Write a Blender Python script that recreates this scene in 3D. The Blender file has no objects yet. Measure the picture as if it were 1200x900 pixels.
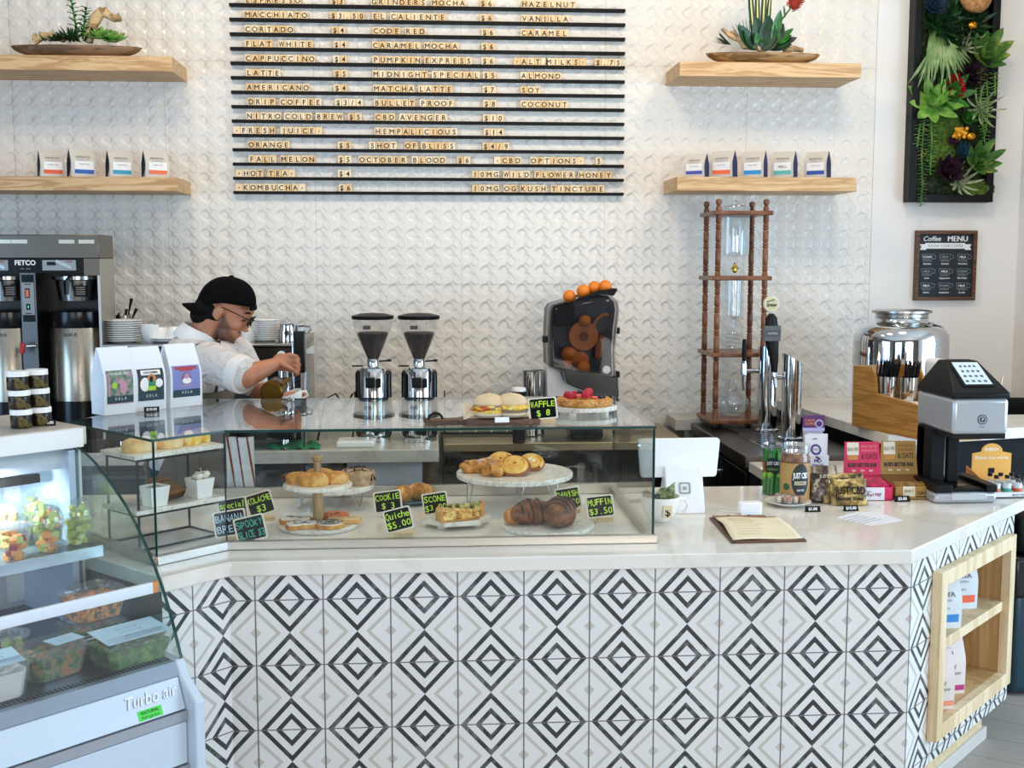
import bpy, math, random
from math import sin, cos, pi, radians, sqrt
from mathutils import Vector, Matrix
SC = bpy.context.scene
COL = SC.collection
random.seed(7)
CT = 0.93      # counter top height
YW = 6.3       # back wall plane
S2 = 0.70710678
# ---------------------------------------------------------------- camera
CAMZ = 1.80; FPX = 1358.5; PITCH = radians(5.904); YAW = radians(4.021)
cam = bpy.data.cameras.new('camera'); camo = bpy.data.objects.new('camera', cam); COL.objects.link(camo)
camo.location = (0, 0, CAMZ); camo.rotation_euler = (pi/2-PITCH, 0, -YAW)
cam.sensor_width = 36; cam.lens = 36*FPX/1200; cam.clip_start = 0.05
SC.camera = camo
# ---------------------------------------------------------------- view, world, light
vs = SC.view_settings
vs.view_transform = 'Standard'; vs.look = 'None'; vs.gamma = 1; vs.use_curve_mapping = False
vs.exposure = -0.48
SC.cycles.max_bounces = 14; SC.cycles.transparent_max_bounces = 32; SC.cycles.glossy_bounces = 6
SC.cycles.transmission_bounces = 8; SC.cycles.caustics_reflective = False; SC.cycles.caustics_refractive = False
SC.cycles.sample_clamp_indirect = 6
w = bpy.data.worlds.new('sky'); SC.world = w; w.use_nodes = True
w.node_tree.nodes['Background'].inputs[0].default_value = (0.62, 0.80, 1.0, 1)
w.node_tree.nodes['Background'].inputs[1].default_value = 1.0
def area(name, loc, target, sx, sy, power, col):
    l = bpy.data.lights.new(name, 'AREA'); l.shape = 'RECTANGLE'; l.size = sx; l.size_y = sy; l.energy = power; l.color = col
    o = bpy.data.objects.new(name, l); COL.objects.link(o); o.location = loc
    o.rotation_euler = (Vector(target)-Vector(loc)).to_track_quat('-Z', 'Y').to_euler()
    return o
area('daylight_front_left', (-2.2, -2.85, 1.75), (-2.2, 3, 1.75), 2.6, 2.3, 84, (0.76, 0.88, 1.0))
area('daylight_front_right', (1.9, -2.85, 1.75), (1.9, 3, 1.75), 2.6, 2.3, 170, (1.0, 0.96, 0.91))
area('daylight_left', (-4.35, 1.2, 1.6), (0, 1.2, 1.6), 3.0, 2.2, 170, (0.40, 0.67, 1.0))
area('daylight_right', (5.05, 2.6, 1.6), (0, 2.6, 1.6), 3.4, 2.2, 240, (0.52, 0.76, 1.0))
for i, x in enumerate((-1.2, 0.5, 2.0)):
    area('ceiling_light_warm', (x, 4.5, 3.85), (x, 5.6, 1.6), 0.5, 0.5, 26, (1.0, 0.80, 0.58))

# ---------------------------------------------------------------- picture point -> place on a real plane
_F = Vector((sin(YAW)*cos(PITCH), cos(YAW)*cos(PITCH), -sin(PITCH)))
_R = Vector((cos(YAW), -sin(YAW), 0)); _U = _R.cross(_F)
_O = Vector((0, 0, CAMZ))
def ray(x, y): return _F + _R*((x-600)/FPX) - _U*((y-450)/FPX)
def PZ(x, y, z):
    d = ray(x, y); return _O + d*((z-CAMZ)/d.z)
def PY(x, y, Y):
    d = ray(x, y); return _O + d*(Y/d.y)
def PP(x, y, a, b):
    d = ray(x, y); n = Vector((b[1]-a[1], a[0]-b[0], 0))
    return _O + d*((Vector((a[0], a[1], 0))-_O).dot(n)/d.dot(n))
def ppm(P): return FPX/((Vector(P)-_O).dot(_F))
# ---------------------------------------------------------------- mesh builder
_glyph = {}
def glyphs(s, bold=0.0, shear=0.0):
    k = (s, bold, shear)
    if k not in _glyph and bold > 0 and 'M' in s:      # this letter closes up when its outline is fattened: lay shifted copies instead
        V, F = glyphs(s, 0.0, shear); n = len(V)
        _glyph[k] = ([(p[0]+d, p[1], .006*(1+d/bold)) for d in (-bold, 0, bold) for p in V], [tuple(i+n*j for i in f) for j in range(3) for f in F])
    if k not in _glyph:
        cu = bpy.data.curves.new('lettering', 'FONT'); cu.body = s; cu.align_x = 'LEFT'; cu.resolution_u = 3
        cu.offset = bold; cu.shear = shear; cu.fill_mode = 'BOTH'
        ob = bpy.data.objects.new('lettering', cu); COL.objects.link(ob)
        dg = bpy.context.evaluated_depsgraph_get(); dg.update()
        me = bpy.data.meshes.new_from_object(ob.evaluated_get(dg))
        V = [tuple(v.co) for v in me.vertices]; F = [tuple(p.vertices) for p in me.polygons]
        bpy.data.objects.remove(ob); bpy.data.curves.remove(cu); bpy.data.meshes.remove(me)
        _glyph[k] = (V, F)
    return _glyph[k]
class MB:
    def __init__(s): s.v = []; s.f = []; s.m = []; s.uv = {}
    def add(s, V, F, mi=0):
        b = len(s.v); s.v += [tuple(p) for p in V]
        for f in F: s.f.append(tuple(i+b for i in f)); s.m.append(mi)
        return s
    def box(s, cx, cy, cz, sx, sy, sz, mi=0, rz=0, M=None):
        V = [Vector((x*sx/2, y*sy/2, z*sz/2)) for z in (-1, 1) for y in (-1, 1) for x in (-1, 1)]
        if M is None: M = Matrix.Rotation(rz, 3, 'Z')
        V = [M @ p + Vector((cx, cy, cz)) for p in V]
        return s.add(V, [(0,2,3,1),(4,5,7,6),(0,1,5,4),(2,6,7,3),(0,4,6,2),(1,3,7,5)], mi)
    def bb(s, x0, x1, y0, y1, z0, z1, mi=0): return s.box((x0+x1)/2, (y0+y1)/2, (z0+z1)/2, x1-x0, y1-y0, z1-z0, mi)
    def prism(s, poly, z0, z1, mi=0, mside=None, M=None):
        n = len(poly); A = sum(poly[i][0]*poly[(i+1)%n][1]-poly[(i+1)%n][0]*poly[i][1] for i in range(n))
        if A < 0: poly = poly[::-1]
        V = [Vector((p[0], p[1], z0)) for p in poly]+[Vector((p[0], p[1], z1)) for p in poly]
        if M is not None: V = [M @ p for p in V]
        s.add(V, [tuple(range(n-1, -1, -1)), tuple(range(n, 2*n))], mi)
        b = len(s.v)-2*n
        for i in range(n):
            j = (i+1) % n; s.f.append((b+i, b+j, b+n+j, b+n+i)); s.m.append(mi if mside is None else mside)
        return s
    def lathe(s, prof, n=24, mi=0, c=(0, 0, 0), M=None, sq=None):
        V = []; F = []; k = len(prof)
        for i in range(n):
            a = 2*pi*i/n
            for r, z in prof:
                p = Vector((r*cos(a), r*sin(a), z))
                if M is not None: p = M @ p
                V.append(p + Vector(c))
        for i in range(n):
            j = (i+1) % n
            for q in range(k-1): F.append((i*k+q, j*k+q, j*k+q+1, i*k+q+1))
        if prof[0][0] > 1e-6: F.append(tuple(i*k for i in range(n-1, -1, -1)))
        if prof[-1][0] > 1e-6: F.append(tuple(i*k+k-1 for i in range(n)))
        return s.add(V, F, mi)
    def cyl(s, p0, p1, r0, r1=None, n=16, mi=0): return s.tube([p0, p1], [r0, r0 if r1 is None else r1], n, mi)
    def tube(s, pts, r, n=8, mi=0, closed=False, flat=None):
        pts = [Vector(p) for p in pts]; k = len(pts)
        rr = r if isinstance(r, (list, tuple)) else [r]*k
        V = []; F = []; up = None
        for i, p in enumerate(pts):
            if closed: t = pts[(i+1) % k]-pts[i-1]
            else: t = pts[min(i+1, k-1)]-pts[max(i-1, 0)]
            t.normalize()
            if up is None:
                up = t.orthogonal().normalized() if flat is None else (Vector(flat)-t*Vector(flat).dot(t)).normalized()
            up = (up-t*up.dot(t)).normalized(); sd = t.cross(up)
            for j in range(n):
                a = 2*pi*j/n
                q = rr[i]
                q = q if isinstance(q, tuple) else (q, q)
                V.append(p+up*cos(a)*q[0]+sd*sin(a)*q[1])
        for i in range(k if closed else k-1):
            for j in range(n):
                a = i*n+j; b = i*n+(j+1) % n; c = ((i+1) % k)*n+(j+1) % n; d = ((i+1) % k)*n+j
                F.append((a, b, c, d))
        if not closed: F.append(tuple(range(n-1, -1, -1))); F.append(tuple((k-1)*n+j for j in range(n)))
        return s.add(V, F, mi)
    def ell(s, c, r, mi=0, nu=14, nv=9, M=None, jit=0, rnd=random):
        r = (r, r, r) if not isinstance(r, (tuple, list)) else r
        V = [Vector((0, 0, -r[2]))]
        for i in range(1, nv):
            b = -pi/2+pi*i/nv
            for j in range(nu):
                a = 2*pi*j/nu; k = 1+(rnd.uniform(-jit, jit) if jit else 0)
                V.append(Vector((r[0]*cos(b)*cos(a)*k, r[1]*cos(b)*sin(a)*k, r[2]*sin(b)*k)))
        V.append(Vector((0, 0, r[2]))); F = []
        for j in range(nu):
            F.append((0, 1+(j+1) % nu, 1+j)); F.append((len(V)-1, 1+(nv-2)*nu+j, 1+(nv-2)*nu+(j+1) % nu))
        for i in range(nv-2):
            for j in range(nu): F.append((1+i*nu+j, 1+i*nu+(j+1) % nu, 1+(i+1)*nu+(j+1) % nu, 1+(i+1)*nu+j))
        if M is not None: V = [M @ p for p in V]
        return s.add([p+Vector(c) for p in V], F, mi)
    def quad(s, a, b, c, d, mi=0): return s.add([a, b, c, d], [(0, 1, 2, 3)], mi)
    def surf(s, fn, nu, nv, mi=0, th=0):
        V = [Vector(fn(i/nu, j/nv)) for i in range(nu+1) for j in range(nv+1)]
        k = nv+1; F = [(i*k+j, (i+1)*k+j, (i+1)*k+j+1, i*k+j+1) for i in range(nu) for j in range(nv)]
        return s.add(V, F, mi)
    def leaf(s, base, d, up, L, W, curl=0.3, mi=0, n=6, cup=0.25, tip=1.0, th=0.0015):
        d = Vector(d).normalized(); up = Vector(up); up = (up-d*up.dot(d)).normalized(); sd = d.cross(up)
        top = []; bot = []; base = Vector(base)
        for i in range(n+1):
            t = i/n; wv = W*sin(pi*min(1, (0.12+0.88*t)))**0.7 if tip else W*(1-t*0.3)
            if i == n: wv = W*0.04
            c = base+d*(L*t*cos(curl*t))+up*(L*t*sin(curl*t))
            for q in (-1, 0, 1):
                p = c+sd*(wv/2*q)+up*(abs(q)*cup*wv/2)
                top.append(p); bot.append(p-up*th)
        V = top+bot; k = len(top); F = []
        for i in range(n):
            for q in range(2):
                a = i*3+q; F.append((a, a+3, a+4, a+1)); F.append((k+a, k+a+1, k+a+4, k+a+3))
            F.append((i*3, k+i*3, k+i*3+3, i*3+3)); F.append((i*3+2, i*3+5, k+i*3+5, k+i*3+2))
        return s.add(V, F, mi)
    def text(s, t, o, right, up, h, mi=0, align='C', maxw=None, bold=0.0, shear=0.0, lift=0.0006, wx=1.0):
        V, F = glyphs(t, bold, shear)
        if not V: return s
        xs = [p[0] for p in V]; x0, x1 = min(xs), max(xs); k = h/0.69; kx = k*wx
        if maxw and (x1-x0)*kx > maxw: kx = maxw/(x1-x0)
        right = Vector(right).normalized(); up = Vector(up).normalized(); n = right.cross(up)
        ox = {'C': (x0+x1)/2, 'L': x0, 'R': x1}[align]
        return s.add([Vector(o)+right*((p[0]-ox)*kx)+up*(p[1]*k-h/2)+n*(lift+p[2]*k) for p in V], F, mi)
    def hand(s, t, o, right, up, h, mi=0, maxw=None, rnd=random, bold=0.018, lift=0.0008):
        right = Vector(right).normalized(); up = Vector(up).normalized()
        cw = h*0.80; n = len(t); W = cw*n
        if maxw and W > maxw: cw *= maxw/W
        for i, ch in enumerate(t):
            if ch == ' ': continue
            a = rnd.uniform(-0.10, 0.10); r2 = right*cos(a)+up*sin(a); u2 = up*cos(a)-right*sin(a)
            s.text(ch, Vector(o)+right*((i-(n-1)/2)*cw)+up*rnd.uniform(-0.06, 0.06)*h, r2, u2, h*rnd.uniform(0.93, 1.1), mi, bold=bold, lift=lift, maxw=cw*0.88)
        return s
    def mesh(s, name, mats, smooth=38):
        me = bpy.data.meshes.new(name); me.from_pydata(s.v, [], s.f)
        for m in mats if isinstance(mats, (list, tuple)) else [mats]: me.materials.append(m)
        me.polygons.foreach_set('material_index', s.m)
        if s.uv:
            lay = me.uv_layers.new(name='UVMap')
            for fi, uvs in s.uv.items():
                for li, uv in zip(me.polygons[fi].loop_indices, uvs): lay.data[li].uv = uv
        if smooth:
            me.polygons.foreach_set('use_smooth', [True]*len(s.f)); me.set_sharp_from_angle(angle=radians(smooth))
        me.update(); return me
    def build(s, name, mats, parent=None, loc=(0, 0, 0), rz=0, bevel=0, smooth=38, seg=2):
        o = bpy.data.objects.new(name, s.mesh(name, mats, smooth)); COL.objects.link(o)
        o.location = loc; o.rotation_euler = (0, 0, rz)
        if parent: o.parent = parent
        if bevel:
            b = o.modifiers.new('bevel', 'BEVEL'); b.width = bevel; b.segments = seg; b.limit_method = 'ANGLE'; b.angle_limit = radians(40)
        return o
def tag(o, label, cat, group=None):
    o['label'] = label; o['category'] = cat
    if group: o['group'] = group
    return o
def thing(name, label, cat, loc=(0, 0, 0), rz=0, group=None):
    o = bpy.data.objects.new(name, None); COL.objects.link(o); o.location = loc; o.rotation_euler = (0, 0, rz); o.empty_display_size = 0.05
    return tag(o, label, cat, group)
def dup(root, label, loc=None, rz=None):
    r = root.copy(); COL.objects.link(r); r['label'] = label
    if loc is not None: r.location = loc
    if rz is not None: r.rotation_euler = (0, 0, rz)
    for ch in list(root.children):
        c = ch.copy(); COL.objects.link(c); c.parent = r
        for g in list(ch.children):
            d = g.copy(); COL.objects.link(d); d.parent = c
    return r
def structure(o): o['kind'] = 'structure'; return o
def blob(name, prims, mat, parent=None, voxel=0.006, smooth=6, loc=(0, 0, 0), rz=0):
    """one continuous surface grown over tapered limbs and rounded masses"""
    b = MB()
    for p in prims:
        if p[0] == 'c':
            _, a, c, r0, r1 = p; a = Vector(a); c = Vector(c); k = 6
            b.tube([a.lerp(c, i/k) for i in range(k+1)], [r0+(r1-r0)*i/k for i in range(k+1)], 14)
            b.ell(a, r0 if not isinstance(r0, tuple) else min(r0)); b.ell(c, r1 if not isinstance(r1, tuple) else min(r1))
        elif p[0] == 'e':
            M = Matrix.Rotation(p[3], 3, 'Y') if len(p) > 3 else None
            b.ell(p[1], p[2], 0, 22, 14, M)
        elif p[0] == 't': b.tube(p[1], p[2], 16)
    o = b.build(name, mat, parent, loc, rz, smooth=0)
    r = o.modifiers.new('skin', 'REMESH'); r.mode = 'VOXEL'; r.voxel_size = voxel; r.use_smooth_shade = True
    if smooth:
        m = o.modifiers.new('soften', 'SMOOTH'); m.factor = 0.5; m.iterations = smooth
    return o
# ---------------------------------------------------------------- materials
def lin(c):
    if isinstance(c, str): c = [int(c[i:i+2], 16)/255 for i in (0, 2, 4)]
    return tuple((x/12.92 if x <= 0.04045 else ((x+0.055)/1.055)**2.4) for x in c)
class NT:
    def __init__(s, name):
        s.m = bpy.data.materials.new(name); s.m.use_nodes = True; s.n = s.m.node_tree.nodes; s.l = s.m.node_tree.links
        s.p = s.n['Principled BSDF']; s.out = s.n['Material Output']
    def node(s, t, **k):
        n = s.n.new(t)
        for a, b in k.items(): setattr(n, a, b)
        return n
    def link(s, a, b): s.l.new(a, b)
    def math(s, op, a, b=None, c=None):
        n = s.node('ShaderNodeMath', operation=op)
        for i, x in enumerate((a, b, c)):
            if x is None: continue
            if isinstance(x, (int, float)): n.inputs[i].default_value = x
            else: s.link(x, n.inputs[i])
        return n.outputs[0]
    def mix(s, f, a, b):
        n = s.node('ShaderNodeMix', data_type='RGBA')
        for i, x in ((0, f), (6, a), (7, b)):
            if isinstance(x, (int, float)): n.inputs[i].default_value = x
            elif isinstance(x, tuple): n.inputs[i].default_value = (*x[:3], 1)
            else: s.link(x, n.inputs[i])
        return n.outputs[2]
    def coord(s, which='Object', scale=None):
        c = s.node('ShaderNodeTexCoord').outputs[which]
        if scale is None: return c
        mp = s.node('ShaderNodeMapping'); mp.inputs['Scale'].default_value = scale; s.link(c, mp.inputs[0]); return mp.outputs[0]
    def noise(s, scale, detail=4, vec=None, rough=0.5, dist=0):
        n = s.node('ShaderNodeTexNoise'); n.inputs['Scale'].default_value = scale; n.inputs['Detail'].default_value = detail
        n.inputs['Roughness'].default_value = rough; n.inputs['Distortion'].default_value = dist
        s.link(vec if vec is not None else s.coord(), n.inputs['Vector']); return n.outputs[0]
    def ramp(s, f, stops):
        r = s.node('ShaderNodeValToRGB'); e = r.color_ramp.elements
        while len(e) < len(stops): e.new(0.5)
        for i, (p, c) in enumerate(stops): e[i].position = p; e[i].color = (*c[:3], 1)
        s.link(f, r.inputs[0]); return r.outputs[0]
    def bump(s, h, strength=0.3, dist=0.01):
        b = s.node('ShaderNodeBump'); b.inputs['Strength'].default_value = strength; b.inputs['Distance'].default_value = dist
        s.link(h, b.inputs['Height']); s.link(b.outputs[0], s.p.inputs['Normal'])
    def setp(s, color=None, rough=None, metal=None, **k):
        if color is not None:
            if isinstance(color, tuple): s.p.inputs['Base Color'].default_value = (*color[:3], 1)
            else: s.link(color, s.p.inputs['Base Color'])
        if rough is not None: s.p.inputs['Roughness'].default_value = rough
        if metal is not None: s.p.inputs['Metallic'].default_value = metal
        for a, b in k.items(): s.p.inputs[a.replace('_', ' ')].default_value = b
        return s
_M = {}
def plain(hexc, rough=0.5, metal=0.0, var=0.06, scale=30, bump=0.0, **k):
    """a plain coloured material with a little of its own unevenness"""
    key = (hexc, rough, metal, var, scale, bump, tuple(sorted(k.items())))
    if key in _M: return _M[key]
    t = NT('surface_'+str(hexc)); c = lin(hexc)
    if var:
        f = t.noise(scale, 3); t.setp(t.mix(f, tuple(x*(1-var) for x in c), tuple(min(1, x*(1+var)) for x in c)), rough, metal, **k)
    else: t.setp(c, rough, metal, **k)
    if bump: t.bump(t.noise(scale*2, 4), bump, 0.004)
    _M[key] = t.m; return t.m
def mottled(name, stops, scale=40, rough=0.6, bump=0.4, detail=5, dist=0.003, vec=None, **k):
    t = NT(name); f = t.noise(scale, detail, t.coord('Object', vec) if vec else None, 0.6)
    t.setp(t.ramp(f, [(p, lin(c)) for p, c in stops]), rough, **k)
    if bump: t.bump(f, bump, dist)
    return t.m
def wood(name, c0, c1, scale=(3, 30, 30), rough=0.45, rings=7.0):
    t = NT(name); v = t.coord('Object', scale)
    f = t.noise(1.2, 5, v, 0.55, 0.6)
    wv = t.math('SINE', t.math('MULTIPLY', f, rings*2*pi)); wv = t.math('MULTIPLY_ADD', wv, 0.5, 0.5)
    g = t.noise(6, 6, v, 0.6)
    q = t.math('ADD', t.math('MULTIPLY', wv, 0.55), t.math('MULTIPLY', g, 0.45))
    t.setp(t.ramp(q, [(0.2, lin(c1)), (0.75, lin(c0))]), rough); t.bump(q, 0.08, 0.002); return t.m
def metal(name, c, rough=0.2, brushed=None, **k):
    t = NT(name); t.setp(lin(c), rough, 1.0, **k)
    if brushed:
        f = t.noise(3, 4, t.coord('Object', brushed), 0.6)
        r = t.math('MULTIPLY_ADD', f, 0.25, rough-0.08); t.link(r, t.p.inputs['Roughness'])
        t.setp(t.mix(f, tuple(x*0.85 for x in lin(c)), lin(c)))
    return t.m
def pane(name, tint=(1, 1, 1), f0=0.045, gloss=0.0, gcol=(1, 1, 1), haze=0.0):
    """thin clear sheet: see-through with a fresnel reflection"""
    t = NT(name); t.n.remove(t.p)
    tr = t.node('ShaderNodeBsdfTransparent'); tr.inputs[0].default_value = (*tint, 1)
    gl = t.node('ShaderNodeBsdfGlossy'); gl.inputs['Roughness'].default_value = gloss; gl.inputs[0].default_value = (*gcol, 1)
    lw = t.node('ShaderNodeLayerWeight'); lw.inputs[0].default_value = 0.5
    p5 = t.math('POWER', lw.outputs['Facing'], 5.0); f = t.math('MULTIPLY_ADD', p5, 1-f0, f0)
    mx = t.node('ShaderNodeMixShader'); t.link(f, mx.inputs[0]); t.link(tr.outputs[0], mx.inputs[1]); t.link(gl.outputs[0], mx.inputs[2])
    o = mx.outputs[0]
    if haze:
        df = t.node('ShaderNodeBsdfDiffuse'); df.inputs[0].default_value = (0.8, 0.85, 0.9, 1)
        m2 = t.node('ShaderNodeMixShader'); m2.inputs[0].default_value = haze; t.link(o, m2.inputs[1]); t.link(df.outputs[0], m2.inputs[2]); o = m2.outputs[0]
    t.link(o, t.out.inputs[0]); return t.m
GLASS = pane('case_glass', (0.97, 0.99, 0.985), 0.024)
GLASS_EDGE = plain('0b3a36', 0.12, 0, 0.1)
CLEAR = pane('clear_plastic', (0.96, 0.975, 0.98), 0.09, 0.06, haze=0.05)
CLEARGLASS = pane('thin_glass', (0.97, 0.98, 0.98), 0.06)
SMOKE = pane('smoked_plastic', (0.46, 0.46, 0.49), 0.016, 0.08)
WHITE = plain('f2f1ee', 0.35, 0, 0.02)
WHITEG = plain('eef0f2', 0.18, 0, 0.02)
BLACK = plain('070708', 0.45, 0, 0.1, Specular_IOR_Level=.25)
BLACKG = plain('08090b', 0.2, 0, 0.1, Specular_IOR_Level=.35)
BLACKM = plain('0e0f11', 0.7, 0, 0.1, Specular_IOR_Level=.25)
CHROME = metal('chrome', 'd8dadd', 0.06)
STEEL = metal('brushed_steel', 'b9b7b2', 0.24, (2, 2, 90))
STEELV = metal('brushed_steel_upright', 'b5ab9c', 0.22, (90, 90, 2))
DSTEEL = metal('dark_steel', '6b6a69', 0.3, (60, 3, 3))
ALU = metal('satin_aluminium', 'c9c2b8', 0.3, (4, 60, 60))
OAK = wood('oak_shelf', 'd9b688', 'b88f60', (1.2, 14, 14), 0.5, 6)
OAKL = wood('oak_lit', 'e9d3ae', 'd6b98c', (10, 10, 1.2), 0.5, 3)  # oak paled to carry the light falling on the niche front
OAKI = wood('inner_oak', 'd0a873', 'b28a56', (10, 10, 1.2), 0.5, 3)  # the same niche oak without that light, for its inside
WALNUT = wood('walnut_board', '6a4630', '3d261a', (4, 40, 40), 0.5, 5)
MAHOG = wood('mahogany', '83502f', '653a20', (12, 12, 2), 0.3, 2)
BAMBOO = wood('bamboo', 'bd8842', '9c6a2c', (3, 3, 60), 0.45, 3)
MDF = wood('pale_ply', 'e3cda6', 'd3b98c', (3, 30, 30), 0.6, 4)
PAPER = plain('f0ead9', 0.8, 0, 0.03)
TAN = plain('e9d3ab', 0.8, 0, 0.06)
INK = plain('141414', 0.7, 0, 0)
CHALKB = plain('080b0c', 0.7, 0, 0.15, Specular_IOR_Level=.15)
LIME = plain('c9f23c', 0.6, 0, 0.05, 60)
TEALCHALK = plain('3fae96', 0.6, 0, 0.1, 60)
PALECHALK = plain('b9d6e6', 0.6, 0, 0.1, 60)
PORC = plain('efede8', 0.16, 0, 0.02)
def marble_mat(name, base, vein, scale=6, rough=0.2, amt=(0.46, 0.5, 0.54)):
    t = NT(name); f = t.noise(scale, 8, None, 0.6, 0.8)
    t.setp(t.ramp(f, [(0.3, lin(base)), (amt[0], lin(base)), (amt[1], lin(vein)), (amt[2], lin(base))]), rough); return t.m
QUARTZ = marble_mat('white_quartz', 'e8e2d8', 'e0d9cd', 2.2, 0.12, (0.45, 0.5, 0.56))
MARBLE = marble_mat('white_marble', 'eae5da', 'c9c2b4', 14, 0.25)
# black and taupe diamond encaustic tile, drawn in tile units
def diamond_tile():
    t = NT('diamond_tile'); uv = t.coord('UV'); sp = t.node('ShaderNodeSeparateXYZ'); t.link(uv, sp.inputs[0])
    fu = t.math('FRACT', sp.outputs[0]); fv = t.math('FRACT', sp.outputs[1])
    du = t.math('ABSOLUTE', t.math('SUBTRACT', fu, 0.5))            # from column middle
    eu = t.math('SUBTRACT', 0.5, du)                                # from column line
    dv = t.math('ABSOLUTE', t.math('SUBTRACT', fv, 0.5)); ev = t.math('SUBTRACT', 0.5, dv)
    d1 = t.math('ADD', t.math('MULTIPLY', du, 1.08), ev)            # dark diamonds sit on the row lines
    d2 = t.math('ADD', eu, dv)                                      # light diamonds sit on the column lines
    def band(d, a, b): return t.math('MULTIPLY', t.math('GREATER_THAN', d, a), t.math('LESS_THAN', d, b))
    dark = t.math('MAXIMUM', band(d1, 0.405, 0.5), band(d1, 0.165, 0.262))
    light = t.math('MAXIMUM', band(d2, 0.30, 0.37), t.math('LESS_THAN', d2, 0.085))
    geo = t.coord('Object')
    n1 = t.noise(16, 6, geo, 0.7, 0.5); n2 = t.noise(3.5, 3, geo, 0.5)
    wear = t.ramp(n1, [(0.50, (0, 0, 0)), (0.72, (1, 1, 1))])
    dk = t.mix(t.math('MULTIPLY', wear, 0.75), lin('303234'), lin('9a9995'))
    lt = t.mix(n1, lin('bdb6ab'), lin('cbc6bd'))
    base = t.mix(n2, lin('dcdad6'), lin('e9e8e5'))
    c = t.mix(light, base, lt); c = t.mix(dark, c, dk)
    gr = t.math('MAXIMUM', t.math('LESS_THAN', eu, 0.011), t.math('LESS_THAN', ev, 0.009))
    c = t.mix(gr, c, lin('6f6a6c'))
    t.setp(c, 0.42); t.bump(t.math('SUBTRACT', 1, gr), 0.3, 0.002); return t.m
DTILE = diamond_tile()
def relief_wall():
    t = NT('relief_wall_panel'); v = t.coord('Object'); sp = t.node('ShaderNodeSeparateXYZ'); t.link(v, sp.inputs[0])
    X, Z = sp.outputs[0], sp.outputs[2]
    def cell(x, p, off): return t.math('MULTIPLY', t.math('SUBTRACT', t.math('FRACT', t.math('ADD', t.math('DIVIDE', x, p), off)), 0.5), p)
    PX_, PZ_ = 0.099, 0.098
    def dome(ox, oz):
        a = cell(X, PX_, ox); b = cell(Z, PZ_, oz)
        d = t.math('SQRT', t.math('ADD', t.math('MULTIPLY', a, a), t.math('MULTIPLY', b, b)))
        q = t.math('MAXIMUM', t.math('SUBTRACT', 1, t.math('DIVIDE', d, 0.031)), 0)
        n = t.node('ShaderNodeMapRange'); n.interpolation_type = 'SMOOTHSTEP'; n.inputs[1].default_value = 0.0; n.inputs[2].default_value = 0.42; t.link(q, n.inputs[0]); return n.outputs[0]
    A = dome(0, 0); B = dome(0.5, 0.5)
    wv = t.math('COSINE', t.math('ADD', t.math('MULTIPLY_ADD', X, 2*pi/PX_, -1.5*pi), t.math('MULTIPLY', t.math('COSINE', t.math('MULTIPLY', Z, 2*pi/PZ_)), 1.45)))
    wv = t.math('MINIMUM', t.math('MAXIMUM', t.math('MULTIPLY', wv, 1.5), -1), 1)
    h = t.math('ADD', t.math('SUBTRACT', t.math('MULTIPLY', A, .8), t.math('MULTIPLY', B, .8)), t.math('MULTIPLY', wv, 0.5))
    # joints between the panels
    jx = t.math('LESS_THAN', t.math('ABSOLUTE', cell(t.math('ADD', X, 1.38), 0.775, 0.5)), 0.0022)
    jz = t.math('LESS_THAN', t.math('ABSOLUTE', cell(t.math('SUBTRACT', Z, 1.69), 1.167, 0.5)), 0.0018)
    j = t.math('MAXIMUM', jx, jz)
    t.setp(t.mix(j, lin('e6e2da'), lin('d3cec6')), 0.27)
    t.bump(t.math('SUBTRACT', h, t.math('MULTIPLY', j, 1.2)), 0.5, 0.007); return t.m
RELIEF = relief_wall()
PLASTER = plain('ebe9e6', 0.8, 0, 0.02, 8, 0.03)
def plank_floor():
    t = NT('grey_plank_floor'); v = t.coord('Object')
    mp = t.node('ShaderNodeMapping'); mp.inputs['Rotation'].default_value = (0, 0, radians(35)); t.link(v, mp.inputs[0])
    br = t.node('ShaderNodeTexBrick'); br.inputs['Scale'].default_value = 1.0; br.offset = 0.4
    br.inputs['Brick Width'].default_value = 1.2; br.inputs['Row Height'].default_value = 0.2; br.inputs['Mortar Size'].default_value = 0.003
    br.inputs['Color1'].default_value = (*lin('b0a89f'), 1); br.inputs['Color2'].default_value = (*lin('c4bcb3'), 1); br.inputs['Mortar'].default_value = (*lin('6f6861'), 1)
    t.link(mp.outputs[0], br.inputs['Vector'])
    m2 = t.node('ShaderNodeMapping'); m2.inputs['Scale'].default_value = (2, 24, 1); t.link(mp.outputs[0], m2.inputs[0])
    g = t.noise(2.2, 6, m2.outputs[0], 0.65)
    t.setp(t.mix(g, br.outputs[0], lin('a0978e')), 0.5); t.bump(g, 0.08, 0.003); return t.m
PLANK = plank_floor()
# ================================================================ THE ROOM
XL, XR, YF, ZC = -4.6, 3.27, -3.0, 3.95
XR2 = 5.3     # the room widens in front of the right return wall
structure(MB().bb(XL-.2, 2.43, YW, YW+.15, 0, ZC).build('wall_back', RELIEF))
structure(MB().bb(2.432, XR+.2, YW, YW+.15, 0, ZC).build('wall_right_back', PLASTER))
structure(MB().bb(XR, XR+.15, 5.35, YW, 0, ZC).build('wall_right_return', PLASTER))
structure(MB().bb(XL-.2, XR2+.2, YF-.2, YW+.15, -0.1, 0).build('floor', PLANK))
structure(MB().bb(XL-.2, XR2+.2, YF-.2, YW+.15, ZC, ZC+.1).build('ceiling', plain('e6e3dd', .9)))
m = MB(); m.bb(XL-.15, XL, YF, YW, 0, .5); m.bb(XL-.15, XL, YF, YW, 2.75, ZC); m.bb(XL-.15, XL, 2.8, YW, .5, 2.75); m.bb(XL-.15, XL, YF, -.4, .5, 2.75)
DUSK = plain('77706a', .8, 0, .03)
structure(m.build('wall_left', DUSK))
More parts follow.
